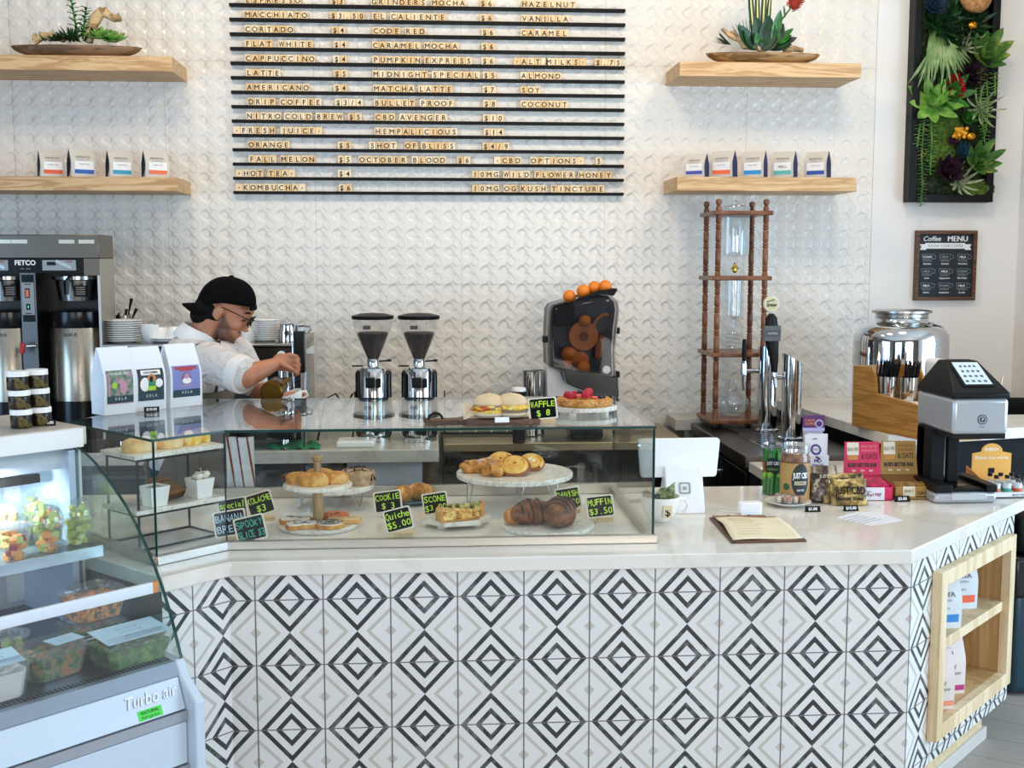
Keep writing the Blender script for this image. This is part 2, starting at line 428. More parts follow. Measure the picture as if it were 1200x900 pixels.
m = MB(); m.bb(XR+.15, XR2, 5.35, 5.5, 0, ZC); structure(m.build('wall_right_end', PLASTER))
m = MB(); m.bb(XR2, XR2+.15, YF, 5.5, 0, .45); m.bb(XR2, XR2+.15, YF, 5.5, 2.75, ZC); m.bb(XR2, XR2+.15, 4.4, 5.5, .45, 2.75); m.bb(XR2, XR2+.15, YF, .8, .45, 2.75)
structure(m.build('wall_right', PLASTER))
m = MB(); m.bb(XL, XR2, YF-.15, YF, 0, .55); m.bb(XL, XR2, YF-.15, YF, 2.95, ZC); m.bb(XL, -3.6, YF-.15, YF, .55, 2.95); m.bb(-.75, .5, YF-.15, YF, .55, 2.95); m.bb(3.3, XR2, YF-.15, YF, .55, 2.95)
structure(m.build('wall_front', DUSK))
for nm, (x0, x1) in (('window_1', (-3.6, -.75)), ('window_2', (.5, 3.3))):
    m = MB()
    for x in (x0, (x0+x1)/2, x1): m.bb(x-.03, x+.03, YF-.1, YF-.02, .55, 2.95)
    for z in (.58, 2.92): m.bb(x0, x1, YF-.1, YF-.02, z-.03, z+.03)
    structure(m.build(nm, BLACKM))
m = MB()
for y in (-.4, 1.2, 2.8): m.bb(XL-.12, XL-.04, y-.03, y+.03, .5, 2.75)
for z in (.53, 2.72): m.bb(XL-.12, XL-.04, -.4, 2.8, z-.03, z+.03)
structure(m.build('window_3', BLACKM))
m = MB()
for y in (.8, 2.6, 4.4): m.bb(XR2+.04, XR2+.12, y-.03, y+.03, .45, 2.75)
for z in (.48, 2.72): m.bb(XR2+.04, XR2+.12, .8, 4.4, z-.03, z+.03)
structure(m.build('window_4', BLACKM))

# ================================================================ FRONT COUNTER
A_ = (-.60, 3.40); B_ = (1.475, 3.40); LE = .225; RE = .955
E_ = (A_[0]-LE*S2, A_[1]-LE*S2); C_ = (B_[0]+RE*S2, B_[1]+RE*S2)
ZT = .885; ZB = .175; V0 = .807
ctr = thing('front_counter', 'L-bent front counter base clad in black and taupe diamond tiles', 'counter', (0, 0, 0))
def rp(s, off=0.0): return (B_[0]+s*S2+off*S2, B_[1]+s*S2-off*S2)     # along the right angled face; off = out of it
m = MB()
def tquad(p, q, z0, z1, u0, u1):
    b = len(m.f); m.quad((*p, z0), (*q, z0), (*q, z1), (*p, z1), 0)
    m.uv[b] = [(u0, (z0-V0)/.2), (u1, (z0-V0)/.2), (u1, (z1-V0)/.2), (u0, (z1-V0)/.2)]
UA = (A_[0]-B_[0])/.2
tquad(E_, A_, ZB, ZT, UA-LE/.2, UA); tquad(A_, B_, ZB, ZT, UA, 0)
N0, N1, NZ0, NZ1 = .185, .865, .285, .805
tquad(B_, rp(N0), ZB, ZT, 0, N0/.2); tquad(rp(N1), C_, ZB, ZT, N1/.2, RE/.2)
tquad(rp(N0), rp(N1), ZB, NZ0, N0/.2, N1/.2); tquad(rp(N0), rp(N1), NZ1, ZT, N0/.2, N1/.2)
# inside, back and underside of the carcass
back = [(C_[0]-.45*S2, C_[1]+.45*S2), (1.44, 4.85), (1.44, 4.40), (-.9, 4.40), (-1.25, 3.74)]
outl = [E_, A_, B_, C_]+back
k = len(outl)
for i in range(3, k):
    p, q = outl[i], outl[(i+1) % k]; m.quad((*p, ZB), (*q, ZB), (*q, ZT), (*p, ZT), 1)
b0 = len(m.v); m.v += [(*p, ZB) for p in outl]; m.f.append(tuple(range(b0+k-1, b0-1, -1))); m.m.append(1)
m.build('tiled_face', [DTILE, plain('3a3a3c', .6)], ctr, smooth=0)
# ply plinth with a metal kick strip
pl = [(E_[0]+.05, E_[1]+.0), (A_[0]+.03, A_[1]+.07), (B_[0]-.03, B_[1]+.07)]; q = rp(RE-.02, -.08); q2 = (q[0]-.40*S2, q[1]+.40*S2)
MB().prism(pl+[q, q2, (1.3, 4.3), (-.85, 4.3)], 0, ZB).build('plinth', MDF, ctr, smooth=0)
m = MB(); a = rp(0, -.065); b = rp(RE-.0, -.065)
m.prism([rp(-.02, -.065), b, rp(RE, -.085), rp(-.02, -.085)], 0, .05); m.bb(A_[0], B_[0]-.03, 3.458, 3.472, 0, .05)
m.build('kick_strip', plain('d6cec6', .35, 0, .04), ctr, bevel=.004)
# timber niche set into the right angled face
nich = thing('wooden_niche', 'pale oak display niche with one middle shelf let into the tiled counter end', 'shelf', (*rp(0), 0), pi/4)
D = .24; FO = .034; Wt = .022
m = MB(); f0, f1, g0, g1 = N0-.018, N1+.018, NZ0-.022, NZ1+.018
for (x0, x1, z0, z1) in ((f0, f0+.05, g0, g1), (f1-.05, f1, g0, g1), (f0+.05, f1-.05, g1-.05, g1), (f0+.05, f1-.05, g0, g0+.05)): m.bb(x0, x1, -FO, -.0005, z0, z1)
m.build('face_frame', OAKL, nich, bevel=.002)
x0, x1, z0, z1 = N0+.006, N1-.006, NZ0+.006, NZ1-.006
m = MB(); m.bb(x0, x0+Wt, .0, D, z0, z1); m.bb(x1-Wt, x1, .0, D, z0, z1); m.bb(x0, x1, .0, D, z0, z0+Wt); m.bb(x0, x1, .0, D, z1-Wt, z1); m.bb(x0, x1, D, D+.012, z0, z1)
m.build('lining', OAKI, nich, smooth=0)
m = MB(); m.bb(x0+Wt, x1-Wt, -.012, D, .545, .580); m.build('shelf', OAKL, nich, bevel=.002)
NICHE_M = Matrix.Translation((*rp(0), 0)) @ Matrix.Rotation(pi/4, 4, 'Z')
# worktop
o = .018
WT = [(E_[0]-.005+.0+o*S2, E_[1]-.005-o*S2), (A_[0]+o*.41, A_[1]-o), (B_[0]-o*.41, B_[1]-o), (B_[0]+1.2*S2+o*S2, B_[1]+1.2*S2-o*S2), (2.02, 4.98), (1.40, 4.98), (1.40, 4.43), (-1.62, 4.43), (-1.62, 4.06)]
tag(MB().prism(WT, ZT, CT).build('countertop', QUARTZ, None, bevel=.004), 'white quartz countertop running over the tiled front counter', 'countertop')

# ================================================================ WALL SHELVES
def shelf(x0, x1, z0, z1, label):
    MBo = MB().bb(x0, x1, YW-.345, YW, z0, z1)
    tag(MBo.build('floating_shelf', OAK, None, bevel=.002), label, 'shelf', 'floating oak shelves')
YS = YW-.345
def zz(px, py): return PY(px, py, YS).z
shelf(-2.75, PY(201.9, 80, YS).x, zz(100, 82.5), zz(100, 65), 'thick oak wall shelf upper left with driftwood bowl on it')
shelf(-2.75, PY(207, 215, YS).x, zz(100, 223.5), zz(100, 207), 'thick oak wall shelf lower left with four coffee bags on it')
shelf(PY(796.3, 90, YS).x, PY(1009, 90, YS).x, zz(900, 90), zz(900, 73), 'thick oak wall shelf upper right with flowering bowl on it')
shelf(PY(793.3, 224, YS).x, PY(1004, 224, YS).x, zz(900, 224), zz(900, 207.5), 'thick oak wall shelf lower right with five coffee bags on it')

# ================================================================ MENU BOARD: rails and letter tiles
RZ0, RDZ, RX0, RX1 = 3.1372, .07410, -1.030, 1.044
ROWS = [
 [('ESPRESSO', 'a', 100), ('$3', 'a', 478), ('GRINDERS', 'a', 655), ('MOCHA', 'b', 20), ('$6', 'b', 233), ('HAZELNUT', 'b', 415)],
 [('MACCHIATO', 'a', 100), ('$3.50', 'a', 475), ('EL', 'a', 660), ('CALIENTE', 'a', 740), ('$6', 'b', 233), ('VANILLA', 'b', 415)],
 [('CORTADO', 'a', 100), ('$4', 'a', 483), ('CODE', 'a', 662), ('RED', 'a', 805), ('$6', 'b', 240), ('CARAMEL', 'b', 412)],
 [('FLAT', 'a', 100), ('WHITE', 'a', 248), ('$4', 'a', 490), ('CARAMEL', 'a', 660), ('MOCHA', 'b', -12), ('$6', 'b', 240)],
 [('CAPPUCCINO', 'a', 102), ('$4', 'a', 490), ('PUMPKIN', 'a', 662), ('EXPRESS', 'b', -12), ('$6', 'b', 240), ('·ALT.', 'b', 383), ('MILKS·', 'b', 522), ('$.75', 'b', 738)],
 [('LATTE', 'a', 105), ('$5', 'a', 492), ('MIDNIGHT', 'a', 662), ('SPECIAL', 'b', 22), ('$5', 'b', 246), ('ALMOND', 'b', 412)],
 [('AMERICANO', 'a', 108), ('$4', 'a', 492), ('MATCHA', 'a', 665), ('LATTE', 'b', -37), ('$7', 'b', 245), ('SOY', 'b', 412)],
 [('DRIP', 'a', 115), ('COFFEE', 'a', 255), ('$3/4', 'a', 498), ('BULLET', 'a', 668), ('PROOF', 'b', -30), ('$8', 'b', 248), ('COCONUT', 'b', 412)],
 [('NITRO', 'a', 108), ('COLD', 'a', 275), ('BREW', 'a', 412), ('$5', 'a', 555), ('CBD', 'a', 672), ('AVENGER', 'a', 780), ('$10', 'b', 248)],
 [('·FRESH', 'a', 52), ('JUICE·', 'a', 258), ('HEMPALICIOUS', 'a', 672), ('$14', 'b', 250)],
 [('ORANGE', 'a', 115), ('$5', 'a', 510), ('SHOT', 'a', 648), ('OF', 'a', 802), ('BLISS', 'b', -25), ('$4/9', 'b', 245)],
 [('FALL', 'a', 118), ('MELON', 'a', 258), ('$5', 'a', 510), ('OCTOBER', 'a', 602), ('BLOOD', 'a', 835), ('$6', 'b', 133), ('·CBD', 'b', 297), ('OPTIONS·', 'b', 455), ('5', 'b', 742)],
 [('·HOT', 'a', 62), ('TEA·', 'a', 202), ('$4', 'a', 510), ('10MG', 'b', 200), ('WILD', 'b', 336), ('FLOWER', 'b', 473), ('HONEY', 'b', 666)],
 [('·KOMBUCHA·', 'a', 62), ('$6', 'a', 513), ('10MG', 'b', 200), ('OG', 'b', 338), ('KUSH', 'b', 410), ('TINCTURE', 'b', 545)],
]
ORD = ['topmost', 'second', 'third', 'fourth', 'fifth', 'sixth', 'seventh', 'eighth', 'ninth', 'tenth', 'eleventh', 'twelfth', 'thirteenth', 'bottom']
NTH = ['first', 'second', 'third', 'fourth', 'fifth', 'sixth', 'seventh', 'eighth', 'ninth', 'tenth', 'eleventh', 'twelfth']
TILEW = [wood('letter_tile_wood', a, b, (40, 40, 8), .5, 3) for a, b in (('f3d8ad', 'e8c794'), ('ecc894', 'ddb47c'), ('f7e2bf', 'eed2a6'))]
tile_mesh = {}
def letter_mesh(ch, q):
    if (ch, q) not in tile_mesh:
        m = MB(); m.bb(-.0172, .0172, -.004, .004, 0, .043, 0)
        nm = {'·': 'dot', '$': 'dollar', '.': 'point', '/': 'slash'}.get(ch, ch)
        if ch == '·': m.box(0, -.0043, .0215, .006, .0008, .006, 1)
        else: m.text(ch, (0, -.004, .0225), (1, 0, 0), (0, 0, 1), .0255, 1, lift=.0006, bold=.016, maxw=.029)
        tile_mesh[(ch, q)] = m.mesh('letter_tile', [TILEW[q], INK], 0)
    return tile_mesh[(ch, q)]
rnd = random.Random(3)
KEEP = 300; far_ = MB(); todo = []
for i, row in enumerate(ROWS):
    z = RZ0-RDZ*i
    m = MB(); m.bb(RX0, RX1, YW-.034, YW, z-.0055, z+.0055); m.bb(RX0, RX1, YW-.038, YW-.034, z-.0055, z+.009)
    tag(m.build('menu_rail', BLACKM), '%s black ledge rail of the letter menu board, under %s' % (ORD[i], row[0][0].strip('·')), 'rail', 'black rails of the menu board')
    for k, (word, ab, cx) in enumerate(row):
        px = (260 if ab == 'a' else 500)+cx/3.75; x = PY(px, 7+16.85*i, YW-.02).x+.0172
        w_ = word.strip('·'); nxt = row[k-1][0].strip('·') if k else ''
        if w_[0] in '$5': w_ = 'price %s after %s' % (w_, nxt)
        for j, ch in enumerate(word): todo.append((i, j, ch, w_, x+j*.0366, z))
todo.reverse()               # the lower rails stand nearest and show largest
for q, (i, j, ch, w_, x, z) in enumerate(todo):
    v = rnd.choice((0, 0, 0, 1, 1, 2)); me = letter_mesh(ch, v); loc = (x+rnd.uniform(-.0006, .0006), YW-.02, z+.0057)
    if q >= KEEP:
        far_.add([Vector(p.co)+Vector(loc) for p in me.vertices], [], 0); b0 = len(far_.v)-len(me.vertices)
        for p in me.polygons: far_.f.append(tuple(t+b0 for t in p.vertices)); far_.m.append(p.material_index and 3 or v)
        continue
    o = bpy.data.objects.new('letter_tile', me); COL.objects.link(o); o.location = loc; o.rotation_euler = (0, rnd.uniform(-.012, .012), 0)
    nm = {'·': 'dot', '$': 'dollar sign', '.': 'point', '/': 'slash'}.get(ch, ch)
    tag(o, 'wooden %s tile, %s in %s, %s rail' % (nm, NTH[j], w_, ORD[i]), 'letter tile', 'wooden letter tiles on the menu board')
o = far_.build('letter_tiles', TILEW+[INK], smooth=0); tag(o, 'remaining wooden letter tiles on the uppermost rails of the menu board', 'letter tiles'); o['kind'] = 'stuff'
NTILES = sum(len(wd[0]) for r in ROWS for wd in r); print('letter tiles', NTILES)
# ================================================================ GLASS DISPLAY CASE
ZG = 1.300                      # top of the glass
FZ = .957                       # top of the metal base frame
c0 = PZ(182, 667, CT); c1 = PZ(266, 648, CT); c2 = PZ(765, 636, CT)
YC = 3.535
c1 = Vector((c1.x*YC/c1.y, YC, 0)); c2 = Vector((.692, YC, 0)); c0 = Vector((c1.x-.245*S2*.985, c1.y-.245*S2*1.0, 0))
YB = 4.33
c3 = Vector((.692, YB, 0)); ce = Vector((c0.x-.67*.52, c0.y+.74*.52, 0)); c4 = Vector((-.95, YB, 0))
gc = thing('glass_display_case', 'frameless glass pastry case with angled left end on the white countertop', 'display case', (0, 0, CT))
def bar(m, a, b, wd, z0, z1, mi=0, ext=0.0):
    a = Vector(a[:2]); b = Vector(b[:2]); d = (b-a).normalized(); n = Vector((-d.y, d.x)); a = a-d*ext; b = b+d*ext
    m.prism([tuple(a+n*wd/2), tuple(b+n*wd/2), tuple(b-n*wd/2), tuple(a-n*wd/2)], z0, z1, mi)
z0 = 0.0; zf = FZ-CT; zg = ZG-CT
m = MB()
for i, (a, b) in enumerate(((ce, c0), (c0, c1), (c1, c2), (c2, c3))): bar(m, a, b, .026-.0004*i, z0, zf-.0004*i, 0, (0, .004, .012, -.0135)[i])
bar(m, c3, c4, .03, z0, zf+.012, 0, .0125)
m.build('base_frame', ALU, gc, bevel=.002)
def sheet(name, a, b, z0, z1, th=.008):
    a = Vector(a[:2]); b = Vector(b[:2]); d = (b-a).normalized(); n = Vector((-d.y, d.x))
    m = MB(); P = [a+n*th/2, b+n*th/2, b-n*th/2, a-n*th/2]; V = [(*p, z) for z in (z0, z1) for p in P]
    m.add(V, [(0, 1, 5, 4), (2, 3, 7, 6)], 0); m.add(V, [(1, 2, 6, 5), (3, 0, 4, 7), (4, 5, 6, 7), (3, 2, 1, 0)], 1)
    return m.build(name, [GLASS, GLASS_EDGE], gc, smooth=0)
sheet('end_pane', ce, c0, zf-.004, zg-.008); sheet('angled_pane', c0, c1, zf-.004, zg-.008)
sheet('front_pane', c1, c2, zf-.004, zg-.008); side = sheet('side_pane', c2, c3, zf-.004, zg-.008)
k = (c2+c3)/2
sheet('rear_sliding_door', c3, (c3+c4)/2+Vector((-.03, 0, 0)), zf+.012, zg-.01, .006)
sheet('rear_sliding_door', (c3+c4)/2+Vector((.03, .012, 0)), c4+Vector((0, .012, 0)), zf+.012, zg-.01, .006)
top = [ce+Vector((-.007, .0, 0)), c0+Vector((-.002, -.008, 0)), c1+Vector((.003, -.008, 0)), c2+Vector((.006, -.006, 0)), c3+Vector((.006, .03, 0)), c4+Vector((-.02, .03, 0))]
m = MB(); n = len(top); V = [(p.x, p.y, z) for z in (zg-.008, zg) for p in top]
m.add(V, [tuple(range(n-1, -1, -1)), tuple(range(n, 2*n))], 0); m.add(V, [(i, (i+1) % n, n+(i+1) % n, n+i) for i in range(n)], 1)
m.build('top_pane', [GLASS, GLASS_EDGE], gc, smooth=0)
m = MB(); p = PY(748.5, 522, 3.9)
for px, py in ((748.5, 522),):
    q = PP(px, py, c2, c3); m.tube([(q.x, q.y+.011*cos(a), q.z-CT+.011*sin(a)) for a in [2*pi*i/16 for i in range(16)]], .0022, 6, 0, closed=True)
m.build('finger_hole', metal('ring_metal', 'dfe4e2', .2), gc)
ZS = CT+.0005          # things inside stand on the worktop
ZTOP = ZG+.0005        # things on the glass

# ---------------------------------------------------------------- pastry materials
def pastry(name, a, b, c, scale=45, bump=.5): return mottled(name, [(.3, a), (.5, b), (.72, c)], scale, .5, bump)
GOLD = pastry('golden_crust', '9a5a1c', 'd4913c', 'f2ca80', 24)
BROWNC = pastry('dark_crust', '38190a', '683614', 'a0622a', 30)
BUN = pastry('soft_bun', 'c98a3c', 'e9c482', 'f6e2b6', 18, .2)
SPONGE = pastry('cut_sponge', '5a3a1c', '8a6130', 'a87d45', 60)
CREAM = plain('f6efe0', .5, 0, .04, 40, .1)
CHOC = plain('2a140c', .3, 0, .1)
EGG = mottled('egg_filling', [(.35, 'e0a52a'), (.5, 'f2c94c'), (.62, 'f4e2a0'), (.75, 'c96a2a')], 55, .5, .5)
SPINACH = mottled('spinach_filling', [(.38, '2c3d12'), (.48, '5b6b25'), (.56, 'e6cf7a'), (.7, 'f3e6ae')], 60, .5, .5)
BACON = mottled('bacon_cheese_filling', [(.35, '8a3f1c'), (.46, 'd49a3a'), (.56, 'f0d080'), (.7, 'f6e6b8')], 60, .5, .5)
BERRY = mottled('berry_glaze', [(.35, '5a1a22'), (.52, 'c98a5a'), (.7, 'ecd9c4')], 50, .4, .5)
# ---------------------------------------------------------------- little easel signs
def sign(px, py, z, wpx, hpx, lines, label, chalk=LIME, tilt=-.05, rz=0.0, frame='e8dcc8'):
    """a small chalkboard leaning on its own easel foot; px,py is the middle of its lower edge"""
    P = PZ(px, py+(5 if z < 1 else 0), z); k = ppm(P); W = wpx/k; H = hpx/k
    t = thing('price_sign', label, 'sign', (P.x, P.y, z), rz, 'small chalkboard price signs')
    lean = .30; up = Vector((-sin(tilt)*1, sin(lean)*cos(tilt), cos(lean)*cos(tilt))); up.normalize(); rt = Vector((cos(tilt), 0, sin(tilt))); nn = rt.cross(up)
    base = .012
    def at(u, v, d=0): return Vector((0, 0, base+abs(sin(tilt))*W/2))+rt*u+up*v+nn*d
    m = MB(); r = .006; pts = []
    for cx, cy, a0 in ((W/2-r, H-r, 0), (-W/2+r, H-r, pi/2), (-W/2+r, r, pi), (W/2-r, r, 1.5*pi)):
        for q in range(4): a = a0+q*pi/6; pts.append((cx+r*cos(a), cy+r*sin(a)))
    V = [at(u, v, d) for d in (-.004, 0) for u, v in pts]; n = len(pts)
    m.add(V, [tuple(range(n-1, -1, -1)), tuple(range(n, 2*n))]+[(i, (i+1) % n, n+(i+1) % n, n+i) for i in range(n)], 0)
    f = .88; cxy = (0, H/2)
    V = [at(u*f, H/2+(v-H/2)*f, .0004) for u, v in pts]; m.add(V, [tuple(range(n))], 1)
    rn = random.Random(label); nl = len(lines)
    for i, tx in enumerate(lines):
        h = H*.80/nl*.62; v = H*.90-(i+.5)*H*.80/nl
        m.hand(tx, at(0, v), rt, up, h*1.08, 2, W*.86, rn, lift=.0012, bold=.006)
    m.build('board', [plain(frame, .6), CHALKB, chalk], t, smooth=0)
    m = MB(); m.tube([at(-W*.22, .0, .004), at(-W*.22, -.012, .012), (-W*.22, -.012, .002), (-W*.22, .03, .003)], .0025, 6)
    m.prism([(-W*.1, .012), (W*.42, .012), (W*.42, .05), (-W*.1, .05)], 0, .012)
    m.build('easel_foot', MDF, t); return t
sign(275, 611, ZS, 34, 27, ['special', ' '], 'small black price sign reading special, half hidden behind the banana bread sign', tilt=.10, rz=.25)
sign(272, 630, ZS, 38, 31, ['BANANA', 'BREAD'], 'small black price sign reading BANANA BREAD in pale blue chalk', PALECHALK, tilt=.12, rz=.15)
sign(297, 637, ZS, 36, 30, ['SPOOKY', 'SLICE $3'], 'small black price sign reading SPOOKY SLICE $3 in teal chalk', TEALCHALK, tilt=.20, rz=.15)
sign(309, 606, ZS, 31, 27, ['KOLACHE', '$3'], 'small black price sign reading KOLACHE $3', tilt=.26, rz=.2)
sign(456, 601, ZS, 33, 25, ['COOKIE', '$ 3'], 'small black price sign reading COOKIE $3', tilt=.12)
sign(470, 625, ZS, 33, 27, ['Quiche', '$5.00'], 'small black price sign reading Quiche $5.00', tilt=.24)
sign(512, 603, ZS, 30, 25, ['SCONE', '$3.00'], 'small black price sign reading SCONE $3.00', tilt=.14)
sign(668, 597, ZS, 30, 25, ['DANISH', '$3.00'], 'small black price sign reading DANISH $3.00', tilt=.14)
sign(705, 607, ZS, 33, 26, ['MUFFIN', '$3.50'], 'small black price sign reading MUFFIN $3.50', tilt=.10)
sign(637.5, 497, ZTOP, 34, 26, ['WAFFLE', '$ 8'], 'small black price sign reading WAFFLE $8 on top of the glass case', tilt=.08)
# ---------------------------------------------------------------- stands and slabs
def disc(r, t, n=48): return [(r-.003, 0), (r, .003), (r, t-.003), (r-.003, t), (0, t)]
def hairpin(m, a, z, s=.035):
    for da in (-1, 1): pass
# two tier wooden stem cookie stand
P = PZ(366, 625, ZS); P.y += .10; P.x += .01
ts = thing('tiered_stand', 'two tier stand with white marble plates on a wooden stem', 'cake stand', (P.x, P.y, ZS))
k = ppm(P); R1 = 47/k; R0 = 40/k
MB().lathe([(0, 0)]+disc(R1, .014), 48).build('lower_plate', MARBLE, ts)
zt = 46/k*1.02
MB().lathe([(0, zt)]+[(r, z+zt) for r, z in disc(R0, .013)], 48).build('upper_plate', MARBLE, ts)
MB().lathe([(.018, .0145), (.017, zt+.012), (.013, zt+.016), (.012, zt+.085), (.018, zt+.09), (.019, zt+.102), (.012, zt+.108), (0, zt+.109)], 24).build('stem', wood('beech_stem', 'b9976c', '9c7a50', (20, 20, 2)), ts)
TS = P.copy(); TZ1 = ZS+zt+.0135; TZ0 = ZS+.0145
# round marble stand behind it on hairpin legs, and the big one in the middle
def hairpin_stand(px, py, rpx, label, hpx):
    P = PZ(px, py, ZS); k = ppm(P); R = rpx/k; h = hpx/k
    t = thing('marble_stand', label, 'cake stand', (P.x, P.y, ZS), 0, 'round marble stands on wire legs')
    MB().lathe([(0, h-.018)]+[(r, z+h-.018) for r, z in disc(R, .018)], 56).build('marble_top', MARBLE, t)
    for i in range(3):
        a = -pi/2+.5+i*2*pi/3+.35; c = Vector((cos(a), sin(a), 0)); s_ = Vector((-sin(a), cos(a), 0))
        MB().tube([c*R*.80+s_*.03+Vector((0, 0, h-.018)), c*R*.86+s_*.008+Vector((0, 0, .008)), c*R*.86+Vector((0, 0, .003)), c*R*.86-s_*.008+Vector((0, 0, .008)), c*R*.80-s_*.03+Vector((0, 0, h-.018))], .003, 8).build('wire_leg', CHROME, t)
    return t, P, R, ZS+h+.0005
st2, P2, R2, Z2 = hairpin_stand(392, 592, 47, 'round marble stand on wire legs behind the tiered stand', 26)
st3, P3, R3, Z3 = hairpin_stand(603, 593, 68, 'wide round marble stand on wire legs in the middle of the case', 41)
# low marble disc, hexagonal marble board
P = PZ(645, 624, ZS); k = ppm(P); P.y += .075
tag(MB().lathe([(0, 0)]+disc(55/k, .014), 56).build('marble_disc', MARBLE, None, (P.x, P.y, ZS)), 'low round marble disc under the chocolate croissants', 'serving board'); PD = P.copy(); RD = 55/k
P = PZ(536, 621, ZS); k = ppm(P); R = 42/k
P.y += .045; t = thing('hexagon_board', 'six sided marble board on small feet holding the quiche slices', 'serving board', (P.x, P.y+.03, ZS), .2)
MB().prism([(R*cos(i*pi/3), R*.80*sin(i*pi/3)) for i in range(6)], .012, .028).build('marble_top', MARBLE, t, bevel=.002)
for sx, sy in ((-1, -.6), (1, -.6), (0, .9)): MB().lathe([(.016, 0), (.016, .0125)], 14, c=(sx*R*.5, sy*R*.5, 0)).build('foot', MARBLE, t)
PH = Vector((P.x, P.y+.03, ZS+.0285)); RH = R
P = PZ(478, 592, ZS)
tag(MB().lathe([(0, 0)]+[(.05, 0), (.085, .012), (.087, .014), (.05, .004), (0, .004)], 40).build('blue_plate', plain('6f8fae', .25), None, (P.x+.01, P.y+.05, ZS)), 'small blue-grey plate under the croissants at the back of the case', 'plate'); PB = Vector((P.x+.01, P.y+.05, ZS+.005))
# ---------------------------------------------------------------- pastries
def croissant(name, label, loc, rz, L=.13, R=.036, mats=(GOLD, CHOC), stripes=0, group=None, bend=.9, tilt=0):
    m = MB(); N = 34; pts = []; rr = []
    for i in range(N+1):
        t = i/N*2-1; a = t*bend; pts.append((L/bend*.5*sin(a)*1.0, L/bend*.5*(cos(a)-1), R*.80))
        e = max(.0, 1-abs(t)**2.2); seg = abs(((i/N*7) % 1)-.5); q = R*(.28+.72*e)*(1.06-.30*seg*(.4+.6*e))
        rr.append((q, q*.95))
    m.tube(pts, rr, 16)
    for s_ in range(stripes):
        i = int(N*(.18+.64*s_/max(1, stripes-1))); j = min(N, i+3); q0 = rr[i][0]; 
        arc = []
        for a in range(9):
            f = a/8; b = -1.25+2.5*f; p = Vector(pts[i]).lerp(Vector(pts[j]), f); q = R*(.28+.72*max(0, 1-abs((i+(j-i)*f)/N*2-1)**2.2))*1.03
            arc.append(p+Vector((0, sin(b)*q, cos(b)*q)))
        m.tube(arc, .0028, 6, 1)
    o = m.build(name, list(mats), None, loc, rz); o.rotation_euler = (tilt, 0, rz)
    return tag(o, label, 'pastry', group)
croissant('chocolate_croissant', 'big dark chocolate croissant with glossy stripes, right on the marble disc', (PD.x+.035, PD.y-.035, ZS+.0145), 1.15, .17, .052, (BROWNC, CHOC), 5, 'chocolate croissants', .55)
croissant('chocolate_croissant', 'big dark chocolate croissant with glossy stripes, middle of the marble disc', (PD.x-.055, PD.y+.005, ZS+.0145), .35, .16, .045, (BROWNC, CHOC), 4, 'chocolate croissants', .6)
croissant('almond_croissant', 'small golden croissant at the left edge of the marble disc', (PD.x-.115, PD.y+.01, ZS+.0145), 1.0, .09, .030, (GOLD, CHOC), 0)
croissant('croissant', 'golden croissant at the left of the blue-grey plate', (PB.x-.03, PB.y-.01, PB.z), 1.2, .11, .034)
croissant('croissant', 'golden croissant behind another on the blue-grey plate', (PB.x+.03, PB.y+.02, PB.z+.004), .2, .11, .034)
def swirl(label, x, y, z, r, kind=0):
    """round danish: a coil of dough"""
    m = MB(); pts = []; rr = []; N = 80; m.lathe([(0, 0), (r*.86, 0), (r*.98, r*.16), (r*.90, r*.30), (0, r*.34)], 30, 2)  # dark brown base paints shade into the grooves between the coils
    for i in range(N+1):
        t = i/N; a = t*6.6*pi+x*50; q = r*(.84-.80*t); pts.append((q*cos(a), q*sin(a), r*.34+.14*r*t)); rr.append((r*.075, r*.14))
    m.tube(pts, rr, 10)
    if kind: m.ell((0, 0, r*.40), (r*.42, r*.42, r*.14), 1, jit=.12)
    o = m.build('danish', [pastry('danish_glaze', 'd08a34', 'ecb450', 'f6d486', 25, .2), (CREAM, BERRY)[kind == 2] if kind else CREAM, plain('8a4d1e', .5, 0, .15)], None, (x, y, z+r*.30)); o.rotation_euler = (.50, 0, 0); return tag(o, label, 'pastry', 'danishes on the wide marble stand')
z = Z3
swirl('coiled golden danish at the front middle of the wide marble stand', P3.x-.005, P3.y-.05, z, .062)
swirl('coiled danish at the back middle of the wide marble stand', P3.x-.045, P3.y+.055, z, .056)
swirl('cream-topped danish at the right of the wide marble stand', P3.x+.062, P3.y+.04, z, .052, 1)
def knot(name, label, x, y, z, L, r, rz, glaze):
    m = MB()
    for q in (-1, 1): m.tube([(L*(t-.5), q*r*.8*sin(t*pi*2.2), r*(.8+.25*cos(t*pi*4))) for t in [i/14 for i in range(15)]], [r*(.55+.45*sin(pi*i/14)) for i in range(15)], 10, 0)
    m.tube([(L*.8*(t-.5), r*.35*sin(t*9), r*1.55) for t in [i/12 for i in range(13)]], r*.4, 8, 1)
    return tag(m.build(name, [GOLD, glaze], None, (x, y, z), rz), label, 'pastry', 'danishes on the wide marble stand')
PINK = mottled('pink_sugar_glaze', [(.4, 'c99a9c'), (.55, 'e4c6c4'), (.7, '9a5a50')], 50, .5, .3)
knot('twisted_danish', 'twisted danish at the far left edge of the wide marble stand', P3.x-.145, P3.y+.0, z, .09, .022, .2, BERRY)
knot('twisted_danish', 'pink glazed twisted danish second from left on the wide marble stand', P3.x-.105, P3.y+.01, z, .10, .024, .9, PINK)
knot('twisted_danish', 'berry twisted danish at the front left of the wide marble stand', P3.x-.075, P3.y-.06, z, .10, .026, 1.2, BERRY)
